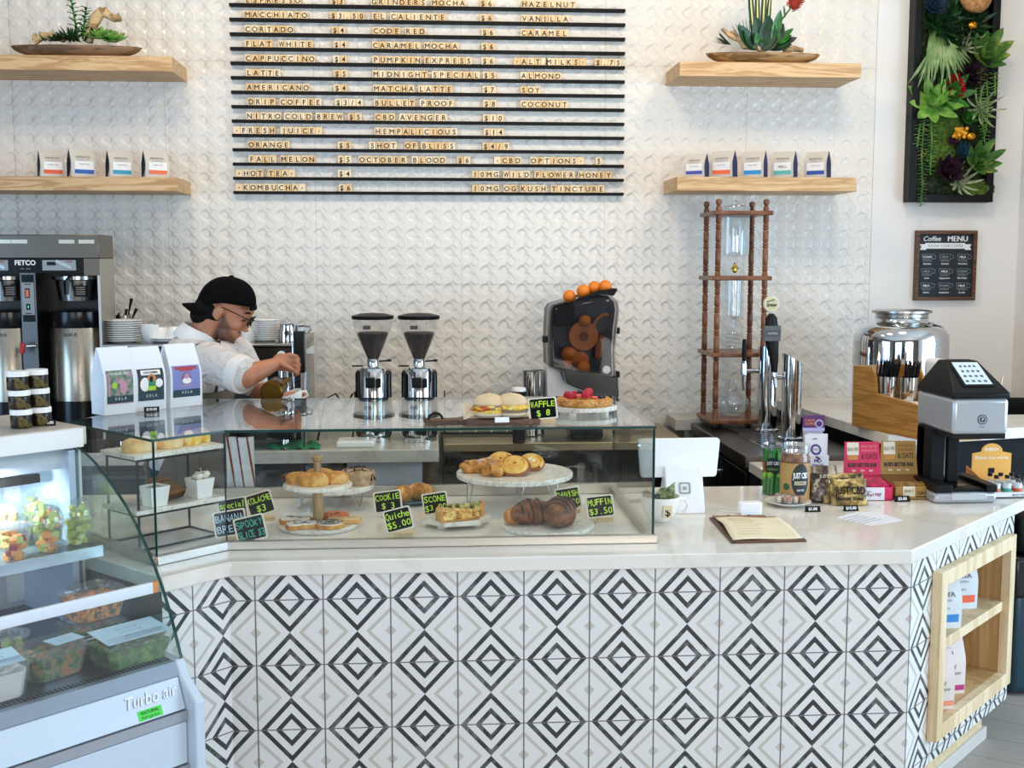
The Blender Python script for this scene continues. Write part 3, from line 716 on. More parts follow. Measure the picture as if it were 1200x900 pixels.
def bun(name, label, x, y, z, rx, ry, rz, h, mats, cut=False, group=None, marks=0):
    m = MB(); m.surf(lambda u, v: (rx*(1-(1-v)**3*.12)*cos(2*pi*u)*(1-v**3)**.5 if v < 1 else 0, ry*sin(2*pi*u)*(1-v**3)**.5 if v < 1 else 0, h*v**.75), 24, 10)
    m.surf(lambda u, v: (rx*v*.88*cos(2*pi*u), ry*v*sin(2*pi*u), 0.0), 24, 2)
    for q in range(marks):
        f = -.6+1.2*q/(marks-1)
        for ax in (0, 1):
            arc = []
            for i in range(13):
                a = -1+2*i/12; X, Y = (f*rx, a*ry) if ax else (a*rx, f*ry); d = min(.98, (X/rx)**2+(Y/ry)**2); arc.append((X, Y, h*(1-d)**.36*1.0+.001))
            m.tube(arc[1:-1], .0034, 5, 1)
    o = m.build(name, list(mats), None, (x, y, z), rz); return tag(o, label, 'pastry', group)
CONCH = pastry('concha_crust', '8a6a4c', 'b08c66', 'cdb08c')
bun('concha_bun', 'round tan concha with dark scored lines on the rear marble stand', P2.x+.085, P2.y-.01, Z2, .072, .062, .2, .062, (CONCH, CHOC), marks=4)
bun('bread_roll', 'flat golden bun under the concha side of the rear marble stand', P2.x-.01, P2.y-.07, Z2, .055, .045, .1, .035, (GOLD, CHOC))
SB = ['left', 'middle front', 'right', 'back', 'far left back']
for i, (dx, dy, rx, ry, h, rz) in enumerate(((-.065, .01, .042, .036, .048, .3), (-.01, -.035, .052, .036, .056, .1), (.055, .01, .048, .04, .05, -.2), (.0, .07, .05, .036, .05, 0), (-.085, .055, .04, .03, .035, .2))):
    bun('kolache_roll', 'golden soft roll, %s of the upper plate of the tiered stand' % SB[i], TS.x+dx, TS.y+dy, TZ1, rx*1.05, ry, rz, h*.76, (GOLD if i != 4 else BROWNC, CHOC), group='rolls on the upper plate')
def cookie(name, label, dx, dy, rz, kind):
    m = MB(); r = .048
    if kind == 'ghost': pol = [(-.05, -.03), (-.02, -.036), (.0, -.025), (.025, -.034), (.05, -.022), (.056, .01), (.02, .034), (-.03, .034), (-.055, .005)]
    elif kind == 'bar': pol = [(-.055, -.02), (.055, -.024), (.06, .02), (-.055, .024)]
    else: pol = [(r*cos(2*pi*i/20), r*.9*sin(2*pi*i/20)) for i in range(20)]
    m.prism(pol, 0, .013, 0); m.prism([(x*.92, y*.92) for x, y in pol], .013, .017, 1)
    rn = random.Random(label)
    if kind == 'web':
        for q in (.35, .65, .88): m.tube([(r*q*cos(2*pi*i/16), r*.9*q*sin(2*pi*i/16), .0175) for i in range(16)], .0011, 5, 2, closed=True)
        for i in range(6): m.cyl((0, 0, .0175), (r*.88*cos(i*pi/3), r*.8*sin(i*pi/3), .0175), .0011, None, 5, 2)
    elif kind != 'bar':
        for i in range(7): m.ell((rn.uniform(-.03, .03), rn.uniform(-.018, .018), .0175), (rn.uniform(.003, .008), .003, .0016), 2, 8, 5)
    o = m.build(name, [GOLD if kind != 'round' else plain('c76a2c', .6), (CREAM, plain('e0702a', .45))[kind == 'round'] if kind != 'bar' else BUN, CHOC], None, (TS.x+dx, TS.y+dy, TZ0), rz, bevel=.0015)
    return tag(o, label, 'cookie', 'decorated cookies on the tiered stand')
cookie('iced_cookie', 'white iced cookie with dark specks at back left of the lower plate', -.075, .005, .1, 'ghost')
cookie('iced_cookie', 'white iced cookie with dark dabs at front left of the lower plate', -.045, -.075, .25, 'ghost')
cookie('iced_cookie', 'round white cookie with piped spider web at the front of the lower plate', .045, -.078, 0, 'web')
cookie('iced_cookie', 'plain cookie bar at the right of the lower plate', .085, -.015, .05, 'bar')
cookie('iced_cookie', 'orange iced round cookie at the back of the lower plate', .05, .055, 0, 'round')
def quiche(label, x, y, z, rz, fill, L=.13):
    m = MB(); a = .34; h = .034
    pol = [(0, 0), (L*cos(-a), L*sin(-a)), (L*1.02, 0), (L*cos(a), L*sin(a))]
    m.prism(pol, .006, h, 0); m.prism([(p[0]*1.02-.002, p[1]*1.05) for p in pol], 0, .007, 1)
    m.prism([(L*cos(-a), L*sin(-a)), (L*1.05*cos(-a), L*1.05*sin(-a)), (L*1.09, 0), (L*1.05*cos(a), L*1.05*sin(a)), (L*cos(a), L*sin(a)), (L*1.02, 0)], 0, h+.006, 1)
    return tag(m.build('quiche_slice', [fill, GOLD], None, (x, y, z), rz, bevel=.002), label, 'quiche')
quiche('bacon and cheese quiche slice lying at the front of the hexagon board', PH.x+.075, PH.y-.04, PH.z, pi*1.03, BACON, .135)
quiche('spinach quiche slice lying behind on the hexagon board', PH.x-.04, PH.y+.035, PH.z, .0, SPINACH, .125)
# ---------------------------------------------------------------- marble shelves on a wire riser in the angled end
def local(u, v, z=0): # u along the angled pane from c0 towards c1, v inwards
    d = (c1-c0).normalized(); n = Vector((-d.y, d.x, 0)); p = c0+d*u+n*v; return Vector((p.x, p.y, z))
ang = math.atan2((c1-c0).y, (c1-c0).x)
RISERS = []
b = local(.195, .255)
rz_ = thing('wire_riser', 'black wire riser carrying two marble shelves in the angled end of the case', 'riser', (b.x, b.y, ZS), ang)
m = MB(); w_, d_ = .29, .17; H1, H2 = .115, .285
for z in (.004, H1-.006, H2-.006): m.tube([(-w_/2, -d_/2, z), (w_/2, -d_/2, z), (w_/2, d_/2, z), (-w_/2, d_/2, z)], .004, 6, 0, closed=True)
m.build('wire_frame', BLACKM, rz_)
for x, y in ((-w_/2, d_/2), (w_/2, d_/2), (-w_/2, -d_/2)): MB().cyl((x, y, 0), (x, y, H2-.006), .004, None, 8).build('upright', BLACKM, rz_)
for zi, nm in ((H1, 'lower'), (H2, 'upper')): MB().bb(-w_/2-.015, w_/2+.015, -d_/2-.012, d_/2+.012, zi-.001, zi+.013).build('marble_shelf', MARBLE, rz_, bevel=.002)
RM = Matrix.Translation((b.x, b.y, ZS)) @ Matrix.Rotation(ang, 4, 'Z')
def onr(u, v, z): return RM @ Vector((u, v, z))
for i, (u, v, L) in enumerate(((-.095, -.02, .068), (.005, -.025, .055), (.085, -.02, .040), (.142, .0, .028))):
    p = onr(u, v, H2+.0135)
    bun('bread_roll', 'pale golden roll, %s from left on the upper marble shelf' % NTH[i], p.x, p.y, p.z, L*.95, .035, ang, .045, (BUN if i < 2 else EGG, CHOC), group='rolls on the upper marble shelf')
for i, (u, v, r_) in enumerate(((.02, -.03, .35), (.03, .03, .2))):
    p = onr(u, v, H1+.0135); m = MB(); m.bb(-.05, .05, -.0125, .0125, 0, .062, 0); m.bb(-.0505, .0505, -.013, .013, .0, .004, 1)
    m.prism([(-.05, .062), (.05, .062), (.03, .074), (-.03, .074)], -.0125, .0125, 1, M=Matrix.Rotation(pi/2, 3, 'X'))
    o = m.build('banana_bread_slice', [SPONGE, BROWNC], None, p, ang+r_, bevel=.003); o.rotation_euler = (-1.05+.0, 0, ang+r_); o.location.z += .012
    tag(o, 'brown banana bread slice leaning on the lower marble shelf, %s' % ('in front' if i == 0 else 'behind'), 'cake', 'banana bread slices')
def paperbox(u, v, label, top):
    p = onr(u, v, H1+.0135); m = MB(); a, b_, h = .026, .034, .062
    V = [(-a, -a, 0), (a, -a, 0), (a, a, 0), (-a, a, 0), (-b_, -b_, h), (b_, -b_, h), (b_, b_, h), (-b_, b_, h)]
    m.add(V, [(3, 2, 1, 0), (0, 1, 5, 4), (1, 2, 6, 5), (2, 3, 7, 6), (3, 0, 4, 7)], 0)
    m.bb(-b_*.9, b_*.9, -b_*.9, b_*.9, h-.012, h-.006, 1)
    t = thing('dessert_box', label, 'dessert', p, ang, 'white paper boxes of dessert'); m.build('paper_box', [WHITE, PINK], t, smooth=0)
    if top:
        m = MB(); rn = random.Random(4)
        for i in range(9): m.ell((rn.uniform(-.02, .02), rn.uniform(-.02, .02), h+rn.uniform(0, .02)), (.012, .011, .010), 0, 10, 7)
        for i in range(4): m.ell((rn.uniform(-.014, .014), -.012+rn.uniform(-.01, .01), h+.026), (.006, .004, .005), 1, 8, 5)
        m.build('whipped_topping', [CREAM, CHOC], t)
paperbox(.10, -.045, 'white paper box with whipped cream dessert at right of the lower marble shelf', True)
paperbox(-.070, -.055, 'plain white paper box at left of the lower marble shelf behind the corner glass', False)
# ================================================================ REFRIGERATED GRAB-AND-GO CASE (left foreground)
FW = 1.15
fr = thing('refrigerated_case', 'white curved glass refrigerated display case at the left foreground', 'display fridge', (-.608, 3.04, 0), pi/4)
FM = Matrix.Translation((-.608, 3.04, 0)) @ Matrix.Rotation(pi/4, 4, 'Z')
def fw(x, y, z): return FM @ Vector((x, y, z))
FWHITE = plain('c6d4e2', .3, 0, .02); FLIP = plain('8e98a3', .35, .6, .05)  # white panels with the blue daylight cast mixed into their colour
def yz(m, prof, x0, x1, mi=0):      # a profile drawn in depth and height, pulled along the front
    M = Matrix(((0, 0, 1), (1, 0, 0), (0, 1, 0)))
    return m.prism(prof, x0, x1, mi, M=M)
m = MB(); yz(m, [(.075, .0), (.075, .69), (.10, .715), (.98, .715), (.98, 0)], -FW, -.028); yz(m, [(.90, .70), (.90, 1.272), (.98, 1.272), (.98, .70)], -FW, -.028)
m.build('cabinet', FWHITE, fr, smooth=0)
m = MB(); yz(m, [(.0, .02), (-.002, .645), (.066, .700), (.088, .740), (.60, .738), (.60, .72), (.98, .72), (.98, .02)], -.03, .0)
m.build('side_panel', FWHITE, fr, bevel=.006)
# front: upper name panel, steel trims, lower panels
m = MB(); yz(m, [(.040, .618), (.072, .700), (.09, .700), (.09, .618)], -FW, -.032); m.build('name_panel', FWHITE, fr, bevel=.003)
m = MB(); yz(m, [(.036, .588), (.036, .615), (.08, .615), (.08, .588)], -FW, -.032); yz(m, [(.034, .440), (.034, .466), (.08, .466), (.08, .440)], -FW, -.032); m.build('steel_trim', plain('a9adb6', .3, .4, .03), fr)
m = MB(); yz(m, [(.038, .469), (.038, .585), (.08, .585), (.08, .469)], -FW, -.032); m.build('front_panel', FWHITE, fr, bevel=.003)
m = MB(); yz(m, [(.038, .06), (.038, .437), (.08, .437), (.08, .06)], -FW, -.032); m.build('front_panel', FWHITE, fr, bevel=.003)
UPN = (0, .364, .931); m = MB(); m.text('Turbo air', (-.122, .0605, .673), (1, 0, 0), UPN, .030, 0, shear=.25, lift=.003, maxw=.15); m.text('Turbo air', (-.1235, .0605, .6715), (1, 0, 0), UPN, .030, 1, shear=.25, lift=.0015, maxw=.15); m.build('lettering', [plain('f4f6f8', .3), plain('9fb0c2', .4)], fr, smooth=0)  # offset grey copy paints the shaded edge of the embossed letters
m = MB(); m.box(-.135, .0465, .635, .070, .0014, .026, 0, M=Matrix.Rotation(-.373, 3, 'X')); m.text('NATURAL', (-.135, .0488, .6405), (1, 0, 0), UPN, .008, 1, lift=.0012, maxw=.055, bold=.02); m.text('Refrigerant', (-.135, .0447, .6295), (1, 0, 0), UPN, .008, 1, lift=.0012, maxw=.055); m.build('green_sticker', [plain('46d83e', .5), INK], fr, smooth=0)
m = MB(); yz(m, [(.072, .702), (.090, .737), (.11, .737), (.11, .702)], -FW, -.03); m.build('front_lip', FLIP, fr)
m = MB()
for i in range(90): m.box(-.06-i*.012, .124, .7385, .005, .022, .001, 0)
m.build('air_grille', BLACK, fr, smooth=0)
MB().bb(-FW, -.03, .112, .90, .715, .738).build('deck', metal('deck_steel', '66707c', .35), fr)
# curved end glass and curved front glass
prof = [(.09, .737), (.118, .807), (.142, .862), (.170, .915), (.205, .968), (.246, 1.022), (.295, 1.077), (.350, 1.128), (.425, 1.182), (.504, 1.228), (.560, 1.252), (.600, 1.264)]
poly = prof+[(.90, 1.266), (.90, .738)]
m = MB(); M = Matrix(((0, 0, 1), (1, 0, 0), (0, 1, 0))); n = len(poly)
V = [M @ Vector((p[0], p[1], z)) for z in (-.014, -.004) for p in poly]
m.add(V, [tuple(range(n-1, -1, -1)), tuple(range(n, 2*n))], 0); m.add(V, [(i, (i+1) % n, n+(i+1) % n, n+i) for i in range(n)], 1)
m.build('end_glass', [pane('fridge_end_glass', (.90, .965, .95), .05), GLASS_EDGE], fr, smooth=0)
m = MB(); inn = [(p[0]+.006, p[1]-.004) for p in prof]
for A in (prof, inn): m.add([(x, p[0], p[1]) for x in (-FW, -.016) for p in A], [(i, i+1, len(A)+i+1, len(A)+i) for i in range(len(A)-1)], 0)
m.build('front_glass', pane('fridge_front_glass', (.985, .99, .99), .035), fr, smooth=60)
# top, back wall with sliding doors, light bar
TOPQ = marble_mat('grey_laminate', 'c8c1b6', 'b9b1a5', 5, .3)
m = MB(); m.bb(-FW, .012, .585, 1.02, 1.272, 1.325, 0); m.build('top', [TOPQ], fr, bevel=.003)
MB().bb(-FW, -.004, .575, .585, 1.268, 1.322).build('top_fascia', WHITE, fr)
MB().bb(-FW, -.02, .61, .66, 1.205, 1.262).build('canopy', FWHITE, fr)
MB().bb(-FW, -.10, .655, .675, 1.165, 1.190).build('light_bar', BLACKM, fr)
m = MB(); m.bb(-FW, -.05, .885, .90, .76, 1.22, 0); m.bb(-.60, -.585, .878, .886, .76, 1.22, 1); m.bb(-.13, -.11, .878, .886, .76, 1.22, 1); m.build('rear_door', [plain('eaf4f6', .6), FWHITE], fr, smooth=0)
m = MB(); m.bb(-.40, -.27, .868, .884, 1.085, 1.115); m.bb(-.385, -.285, .862, .87, 1.092, 1.108); m.build('door_handle', BLACKM, fr, bevel=.003)
m = MB(); m.bb(-.05, -.03, .58, .90, .74, 1.26); m.build('inner_post', plain('bcd2ea', .4), fr)
MB().bb(-.008, .0, .60, .98, .72, 1.30).build('rear_post', WHITE, fr)
# shelf and price rail
m = MB(); m.bb(-FW, -.02, .47, .86, .968, .990, 0); m.bb(-FW, -.018, .462, .472, .962, .994, 1); m.build('shelf', [plain('5d6a70', .4), metal('shelf_lip', 'c8d2da', .25)], fr)
m = MB(); m.bb(-FW, -.033, .180, .190, .908, .938); m.build('price_rail', plain('e6eef6', .4), fr)
MB().bb(-.033, -.016, .179, .191, .908, .938).build('rail_end_cap', plain('d98e4a', .5), fr)
la = bpy.data.lights.new('fridge_lamp', 'AREA'); la.shape = 'RECTANGLE'; la.size = .8; la.size_y = .03; la.energy = 22; la.color = (.80, .92, 1)
lo = bpy.data.objects.new('fridge_lamp', la); COL.objects.link(lo); lo.location = fw(-.64, .575, 1.19); lo.rotation_euler = (0.85, 0, pi/4)
# ---------------------------------------------------------------- fruit cups
FRUIT = {'melon': mottled('honeydew', [(.3, '9fb84a'), (.5, 'c3d06e'), (.7, 'dfe3a2')], 14, .35, .2), 'orange': mottled('cantaloupe', [(.3, 'e8862c'), (.6, 'f5a64a'), (.75, 'f9c37c')], 14, .35, .2),
         'red': plain('9c1830', .3, 0, .2), 'blue': plain('20223a', .35, 0, .2), 'yellow': plain('e3b23c', .35, 0, .1)}
FK = list(FRUIT)
def fruit_cup(x, y, z, label, mixk, lid='dome', s=1.0, rn=None):
    p = fw(x, y, z); rn = random.Random(label)
    t = thing('fruit_cup', label, 'fruit cup', p, 0, 'clear plastic cups of cut fruit')
    r0, r1, h = .030*s, .043*s, .082*s
    pr = [(0, 0), (r0, 0), (r0+(r1-r0)*.5, h*.5), (r1, h), (r1+.003, h), (r1+.003, h-.003)]
    MB().lathe(pr, 28).build('cup', CLEAR, t)
    if lid == 'dome': MB().lathe([(r1+.005, h-.004), (r1+.005, h+.003), (r1, h+.004), (r1*.96, h+.018*s), (r1*.78, h+.036*s), (r1*.45, h+.046*s), (0, h+.050*s)], 28).build('lid', CLEAR, t)
    else: MB().lathe([(r1+.005, h-.004), (r1+.005, h+.004), (r1*.92, h+.004), (r1*.88, h+.001), (0, h+.001)], 28).build('lid', CLEAR, t)
    m = MB(); top = h+(.034*s if lid == 'dome' else -.006)
    zz_ = .008
    while zz_ < top-.006:
        q = min(1, zz_/h); R = (r0+(r1-r0)*q)*.66 if zz_ < h else r1*.62*(1-(zz_-h)/(.05*s))
        for k in range(5 if R > .018 else 3):
            a = rn.uniform(0, 2*pi); kd = rn.choice(mixk); sz = rn.uniform(.0095, .0125)*s; rr = max(0, min((r0+(r1-r0)*q)-.002-sz*1.05, R*1.1))*rn.uniform(.75, 1.0)
            if kd == 'blue': m.ell((rr*cos(a), rr*sin(a), zz_), .006*s, FK.index(kd), 10, 7)
            else: m.box(rr*cos(a), rr*sin(a), zz_, sz*1.7, sz*1.6, sz*1.5, FK.index(kd), M=Matrix.Rotation(rn.uniform(0, 3), 3, 'Z') @ Matrix.Rotation(rn.uniform(-.6, .6), 3, 'X'))
        zz_ += .0135*s
    m.build('cut_fruit', [FRUIT[k] for k in FK], t, bevel=.003, seg=3); return t
ZF = .991
fruit_cup(-.048, .545, ZF, 'domed cup of green melon at the right end of the fridge shelf', ['melon'], s=1.03)
fruit_cup(-.150, .525, ZF, 'domed cup of melon and orange fruit, second from right on the fridge shelf', ['melon', 'melon', 'orange'], s=1.03)
fruit_cup(-.255, .515, ZF, 'cup of melon, orange and red berries at the front left of the fridge shelf', ['melon', 'orange', 'red', 'blue', 'orange'], 'flat', 1.12)
for i, (x, y) in enumerate(((-.105, .66), (-.205, .645), (-.345, .62), (-.07, .76), (-.19, .76), (-.33, .75))):
    fruit_cup(x, y, ZF, 'domed fruit cup, %s of the rear row on the fridge shelf' % (['right front', 'middle front', 'left front', 'far right back', 'middle back', 'far left back'][i]), ['melon', 'orange', 'melon'] if i % 2 else ['melon'])
ZD = .7385
fruit_cup(-.335, .385, ZD, 'flat lidded fruit cup with orange and melon on the fridge floor', ['melon', 'orange', 'red', 'melon'], 'flat', 1.05)
fruit_cup(-.40, .50, ZD+.0, 'flat lidded fruit cup behind the price rail at the fridge left', ['red', 'orange', 'yellow'], 'flat', 1.0)
SALAD = mottled('salad_mix', [(.3, '2c2a20'), (.42, '4a5a2c'), (.52, '6f7f45'), (.6, 'b9622c'), (.7, '3a2430')], 45, .5, .6)
VEG = mottled('carrot_mix', [(.34, '2a2016'), (.42, '5a5a2c'), (.5, 'c8622a'), (.58, 'e8a23c'), (.66, '4a4a24'), (.75, 'a83a20')], 60, .5, .6)
GREENS = mottled('cucumber_greens', [(.3, '1f3a1c'), (.5, '4c7a34'), (.7, '8fae5c')], 40, .5, .5)
LABELB = plain('bfe0f2', .45, 0, .02)
def clamshell(x, y, z, rz, w_, d_, h, label, fill, lab=None, group='clear plastic salad boxes', writing=True):
    p = fw(x, y, z); t = thing('salad_box', label, 'salad box', p, pi/4+rz, group)
    def rr(w, d, c=.018): return [(w/2-c, -d/2), (w/2, -d/2+c), (w/2, d/2-c), (w/2-c, d/2), (-w/2+c, d/2), (-w/2, d/2-c), (-w/2, -d/2+c), (-w/2+c, -d/2)]
    m = MB(); A = rr(w_*.84, d_*.84); B = rr(w_, d_); n = 8
    m.add([(*q, 0) for q in A]+[(*q, h) for q in B], [tuple(range(n-1, -1, -1))]+[(i, (i+1) % n, n+(i+1) % n, n+i) for i in range(n)])
    m.build('box', CLEAR, t, smooth=0)
    m = MB(); C = rr(w_*1.04, d_*1.04); D_ = rr(w_*.82, d_*.82)
    m.add([(*q, h) for q in C]+[(*q, h+.006) for q in C]+[(*q, h+.020) for q in D_], [(i, (i+1) % n, n+(i+1) % n, n+i) for i in range(n)]+[(n+i, n+(i+1) % n, 2*n+(i+1) % n, 2*n+i) for i in range(n)]+[tuple(range(2*n, 3*n))])
    m.build('lid', CLEAR, t, smooth=0)
    m = MB(); F0 = rr(w_*.80, d_*.80); F1 = rr(w_*.92, d_*.92); rn = random.Random(label)
    m.add([(*q, .003) for q in F0]+[(*q, h*.86) for q in F1], [tuple(range(n-1, -1, -1)), tuple(range(n, 2*n))]+[(i, (i+1) % n, n+(i+1) % n, n+i) for i in range(n)])
    for i in range(26): m.ell((rn.uniform(-.36, .36)*w_, rn.uniform(-.36, .36)*d_, h*.86), (rn.uniform(.008, .018), rn.uniform(.006, .014), .007), 0, 8, 5, jit=.3, rnd=rn)
    m.build('salad', fill, t, smooth=0)
    if lab:
        lw, ld, ox, oy, tl = lab; m = MB(); u = Vector((0, cos(tl), sin(tl))); r_ = Vector((1, 0, 0)); c = Vector((ox, oy, h+.0215 if tl < .3 else h*.62))
        q = [c-r_*lw/2-u*ld/2, c+r_*lw/2-u*ld/2, c+r_*lw/2+u*ld/2, c-r_*lw/2+u*ld/2]; nn = Vector((0, -sin(tl), cos(tl)))*.0006
        m.add([p_ for p_ in q]+[p_+nn for p_ in q], [(3, 2, 1, 0), (4, 5, 6, 7), (0, 1, 5, 4), (1, 2, 6, 5), (2, 3, 7, 6), (3, 0, 4, 7)], 0)
        for i in range(3): m.text('salad  bowl  $9', c+u*(ld*(.22-.2*i)), r_, u, ld*.07, 1, lift=.0009, maxw=lw*.6)
        m.build('paper_label', [LABELB, plain('7c9fb4', .6)], t, smooth=0)
    return t
clamshell(-.300, .245, ZD, .1, .165, .13, .068, 'black-bottomed salad box with a blue paper label in the middle of the fridge floor', SALAD, (.085, .06, .03, -.02, .0))
clamshell(-.105, .192, ZD, .0, .20, .15, .060, 'wide salad box with a large pale label at the right of the fridge floor', GREENS, (.19, .11, 0, -.01, .12))
clamshell(-.115, .362, ZD, .0, .16, .13, .066, 'lower salad box of the stack at the back right of the fridge floor', SALAD)
clamshell(-.112, .360, ZD+.0875, .04, .16, .13, .066, 'upper salad box of orange vegetables on the stack at the back right', VEG)
clamshell(-.475, .195, ZD, .0, .15, .13, .080, 'pale lattice-wrapped box with a blue label at the left of the fridge floor', plain('d9d6cf', .6, 0, .1), (.12, .075, 0, -.02, .25))
# ---------------------------------------------------------------- jars on top of the fridge
AMBER = mottled('dark_label_jar', [(.38, '0c0a08'), (.52, '2a1f12'), (.60, '6e5e2e'), (.66, '14100c')], 42, .25, 0)
PJ = PZ(26, 500, 1.3255); kj = ppm(PJ)
for col, px in ((0, 25.5), (1, 48)):
    for lev in range(3):
        p = PZ(px, 500-.5*col*6+1, 1.3255); r = .0305; h = .062
        if lev == 0 or True:
            t = thing('spread_jar', 'white lidded dark jar, %s of the %s stack on the fridge top' % (('bottom', 'middle', 'top')[lev], ('left', 'right')[col]), 'jar', (p.x-.003*lev, p.y, 1.3255+lev*.0558), 0, 'stacked jars on the fridge top')
            m = MB().lathe([(0, 0), (r*.94, 0), (r, .004), (r, .036), (r*.92, .039), (0, .039)], 32); m.build('jar', AMBER, t)
            MB().lathe([(0, .039), (r*1.03, .039), (r*1.03, .052), (r*.98, .0548), (0, .0553)], 32).build('lid', WHITE, t)
def price_tag(px, py, z, txt, label, wpx=18, rz=0.0):
    P = PZ(px, py, z); k = ppm(P); w_ = wpx/k; h = w_*.36
    m = MB(); m.prism([(-w_/2, 0), (w_/2, 0), (w_/2, .014), (-w_/2, .014)], 0, .004, 0)
    M = Matrix.Rotation(-.35, 3, 'X'); m.box(0, .006, h/2, w_, .003, h, 0, M=M)
    m.text(txt, (0, .006, h/2), (1, 0, 0), M @ Vector((0, 0, 1)), h*.5, 1, lift=.0022, bold=.03, maxw=w_*.75)
    return tag(m.build('price_tag', [BLACK, WHITE], None, (P.x, P.y, z), rz, smooth=0), label, 'price tag', 'tiny black price tags')
price_tag(56, 499, 1.3255, '$10.00', 'tiny black price tag beside the jars on the fridge top', 18, .3)
price_tag(178, 483, ZTOP, '$18.00', 'tiny black price tag in front of the tall coffee bags on the case', 17, .3)
price_tag(953, 600, CT+.0005, '$1.00', 'tiny black price tag in front of the sample saucer', 18)
price_tag(998, 599, CT+.0005, '$15.00', 'tiny black price tag in front of the gold snack bags', 18, .1)
price_tag(1058, 588, CT+.0005, '$3.00', 'tiny black price tag in front of the oat bar boxes', 18)
price_tag(1166, 580, CT+.0005, '$5.00', 'tiny black price tag in front of the small bottles', 16, .2)
# ================================================================ BACK COUNTER AND BAR
BF = 5.42        # front edge of the back worktop
bc = thing('back_counter', 'grey-white worktop with dark drawers along the back wall', 'counter', (0, 0, 0))
XE = .035
MB().bb(-3.2, XE, BF, YW-.006, CT-.06, CT).build('worktop', TOPQ, bc, bevel=.003)
m = MB(); m.bb(-3.2, -.42, BF+.05, YW-.006, .08, CT-.06, 0)
m.build('dark_cabinet', plain('23282e', .45), bc)
for i, x in enumerate((-1.7, -1.05)):
    for z0, z1 in ((.12, .42), (.44, .64), (.66, .84)):
        d = MB().bb(x, x+.62, BF+.035, BF+.05, z0, z1).build('drawer', plain('2b3138', .4), bc, bevel=.003)
        MB().bb(x+.05, x+.57, BF+.022, BF+.036, z1-.035, z1-.02).build('drawer_pull', DSTEEL, d)
MB().bb(-.40, XE-.08, BF+.06, YW-.006, .08, CT-.06).build('side_panel', plain('c9ccd2', .5), bc)
uf = thing('undercounter_fridge', 'dark glass door undercounter fridges with a stainless top, right of the worktop', 'fridge', (0, 0, 0))
MB().bb(.06, 1.26, 5.62, YW-.006, CT-.045, CT-.005).build('steel_top', metal('warm_steel', 'b9a684', .3, (3, 60, 60)), uf, bevel=.003)
MB().bb(.06, 1.26, 5.66, YW-.006, .06, CT-.045).build('body', BLACKM, uf)
for x0, x1 in ((.08, .46), (.47, .85), (.86, 1.24)):
    d = MB().bb(x0, x1, 5.64, 5.66, .12, CT-.07).build('door', plain('14161a', .15), uf, bevel=.003)
    MB().bb(x1-.05, x1-.03, 5.615, 5.64, .25, CT-.12).build('handle', DSTEEL, d)
tag(MB().bb(PY(668, 505, 5.75).x, PY(706, 505, 5.75).x, 5.72, 5.92, CT-.004, CT+.045).build('black_tray', BLACKG, None, bevel=.012), 'low black tray on the steel top seen through the case', 'tray')
# draft bar at right, dark steel, running to the wall
BX0, BX1, BZ = 1.385, 1.93, .955
db = thing('draft_bar', 'dark steel-topped bar running back to the wall under the taps', 'bar counter', (0, 0, 0))
m = MB(); m.bb(BX0, BX1, 4.985, YW-.006, BZ-.055, BZ); m.build('steel_top', metal('bar_top_steel', '6f6b68', .28, (60, 3, 60)), db, bevel=.004)
m = MB(); m.bb(BX0+.03, BX1, 5.0, YW-.006, .08, BZ-.055); m.build('body', BLACKM, db)
for y0, y1 in ((5.02, 5.44), (5.46, 5.86), (5.88, 6.16)):
    d = MB().bb(BX0+.012, BX0+.03, y0, y1, .12, BZ-.08).build('door', BLACKG, db, bevel=.003)
    MB().cyl((BX0-.006, y0+.05, BZ-.16), (BX0+.014, y0+.05, BZ-.16), .010, None, 12).build('knob', CHROME, d)
m = MB(); ax = 1.52; m.bb(ax, 1.80, 5.12, 5.86, BZ-.001, BZ+.004, 0)
for i in range(11): m.bb(ax+.02, 1.78, 5.16+i*.062, 5.18+i*.062, BZ+.004, BZ+.006, 1)
m.build('drip_tray', [metal('tray_steel', '8a8785', .22), DSTEEL], db)
MB().bb(1.36, 1.52, YW-.20, YW-.006, 0, BZ+.02).build('side_upstand', plain('cfc3ae', .6), db)
MB().bb(1.30, 1.56, YW-.24, YW-.006, BZ+.02-.06, BZ+.022).build('upstand_cap', TOPQ, db, bevel=.003)
# raised white ledge behind the bar
LZ = 1.06; cA = PZ(1041, 509.6, LZ); cB = PZ(1195, 501, LZ)
lg = thing('raised_ledge', 'raised white quartz ledge at right carrying the steel tank and organizer', 'counter', (0, 0, 0))
dv = Vector((cB.x-cA.x, cB.y-cA.y)).normalized(); far = (3.22, cA.y+dv.y*(3.22-cA.x)/dv.x)
MB().prism([(cA.x, cA.y), far, (far[0], 5.50), (2.66, 5.50), (2.66, YW-.006), (1.875, YW-.006)], LZ-.05, LZ).build('worktop', QUARTZ, lg, bevel=.003)
MB().prism([(cA.x+.06, cA.y+.05), (far[0], far[1]+.05), (far[0], 5.48), (2.64, 5.48), (2.64, YW-.01), (1.94, YW-.01)], 0, LZ-.05).build('cabinet', BLACKM, lg, smooth=0)  # black colour stands in for the dark void under the ledge
MB().prism([(cA.x+.058, cA.y+.046), (cA.x+.058+.20*dv.x, cA.y+.046+.20*dv.y), (cA.x+.058+.20*dv.x, cA.y+.056+.20*dv.y), (cA.x+.058, cA.y+.056)], 0, LZ-.0505).build('end_panel', plain('aab2ba', .5), lg, smooth=0)
MB().prism([(cA.x+.055, cA.y+.06), (cA.x+.062, cA.y+.06), (1.945, YW-.012), (1.938, YW-.012)], .0, LZ-.051).build('shadow_side', BLACKM, lg, smooth=0)  # black sheet painting the shadow under the left side of the ledge
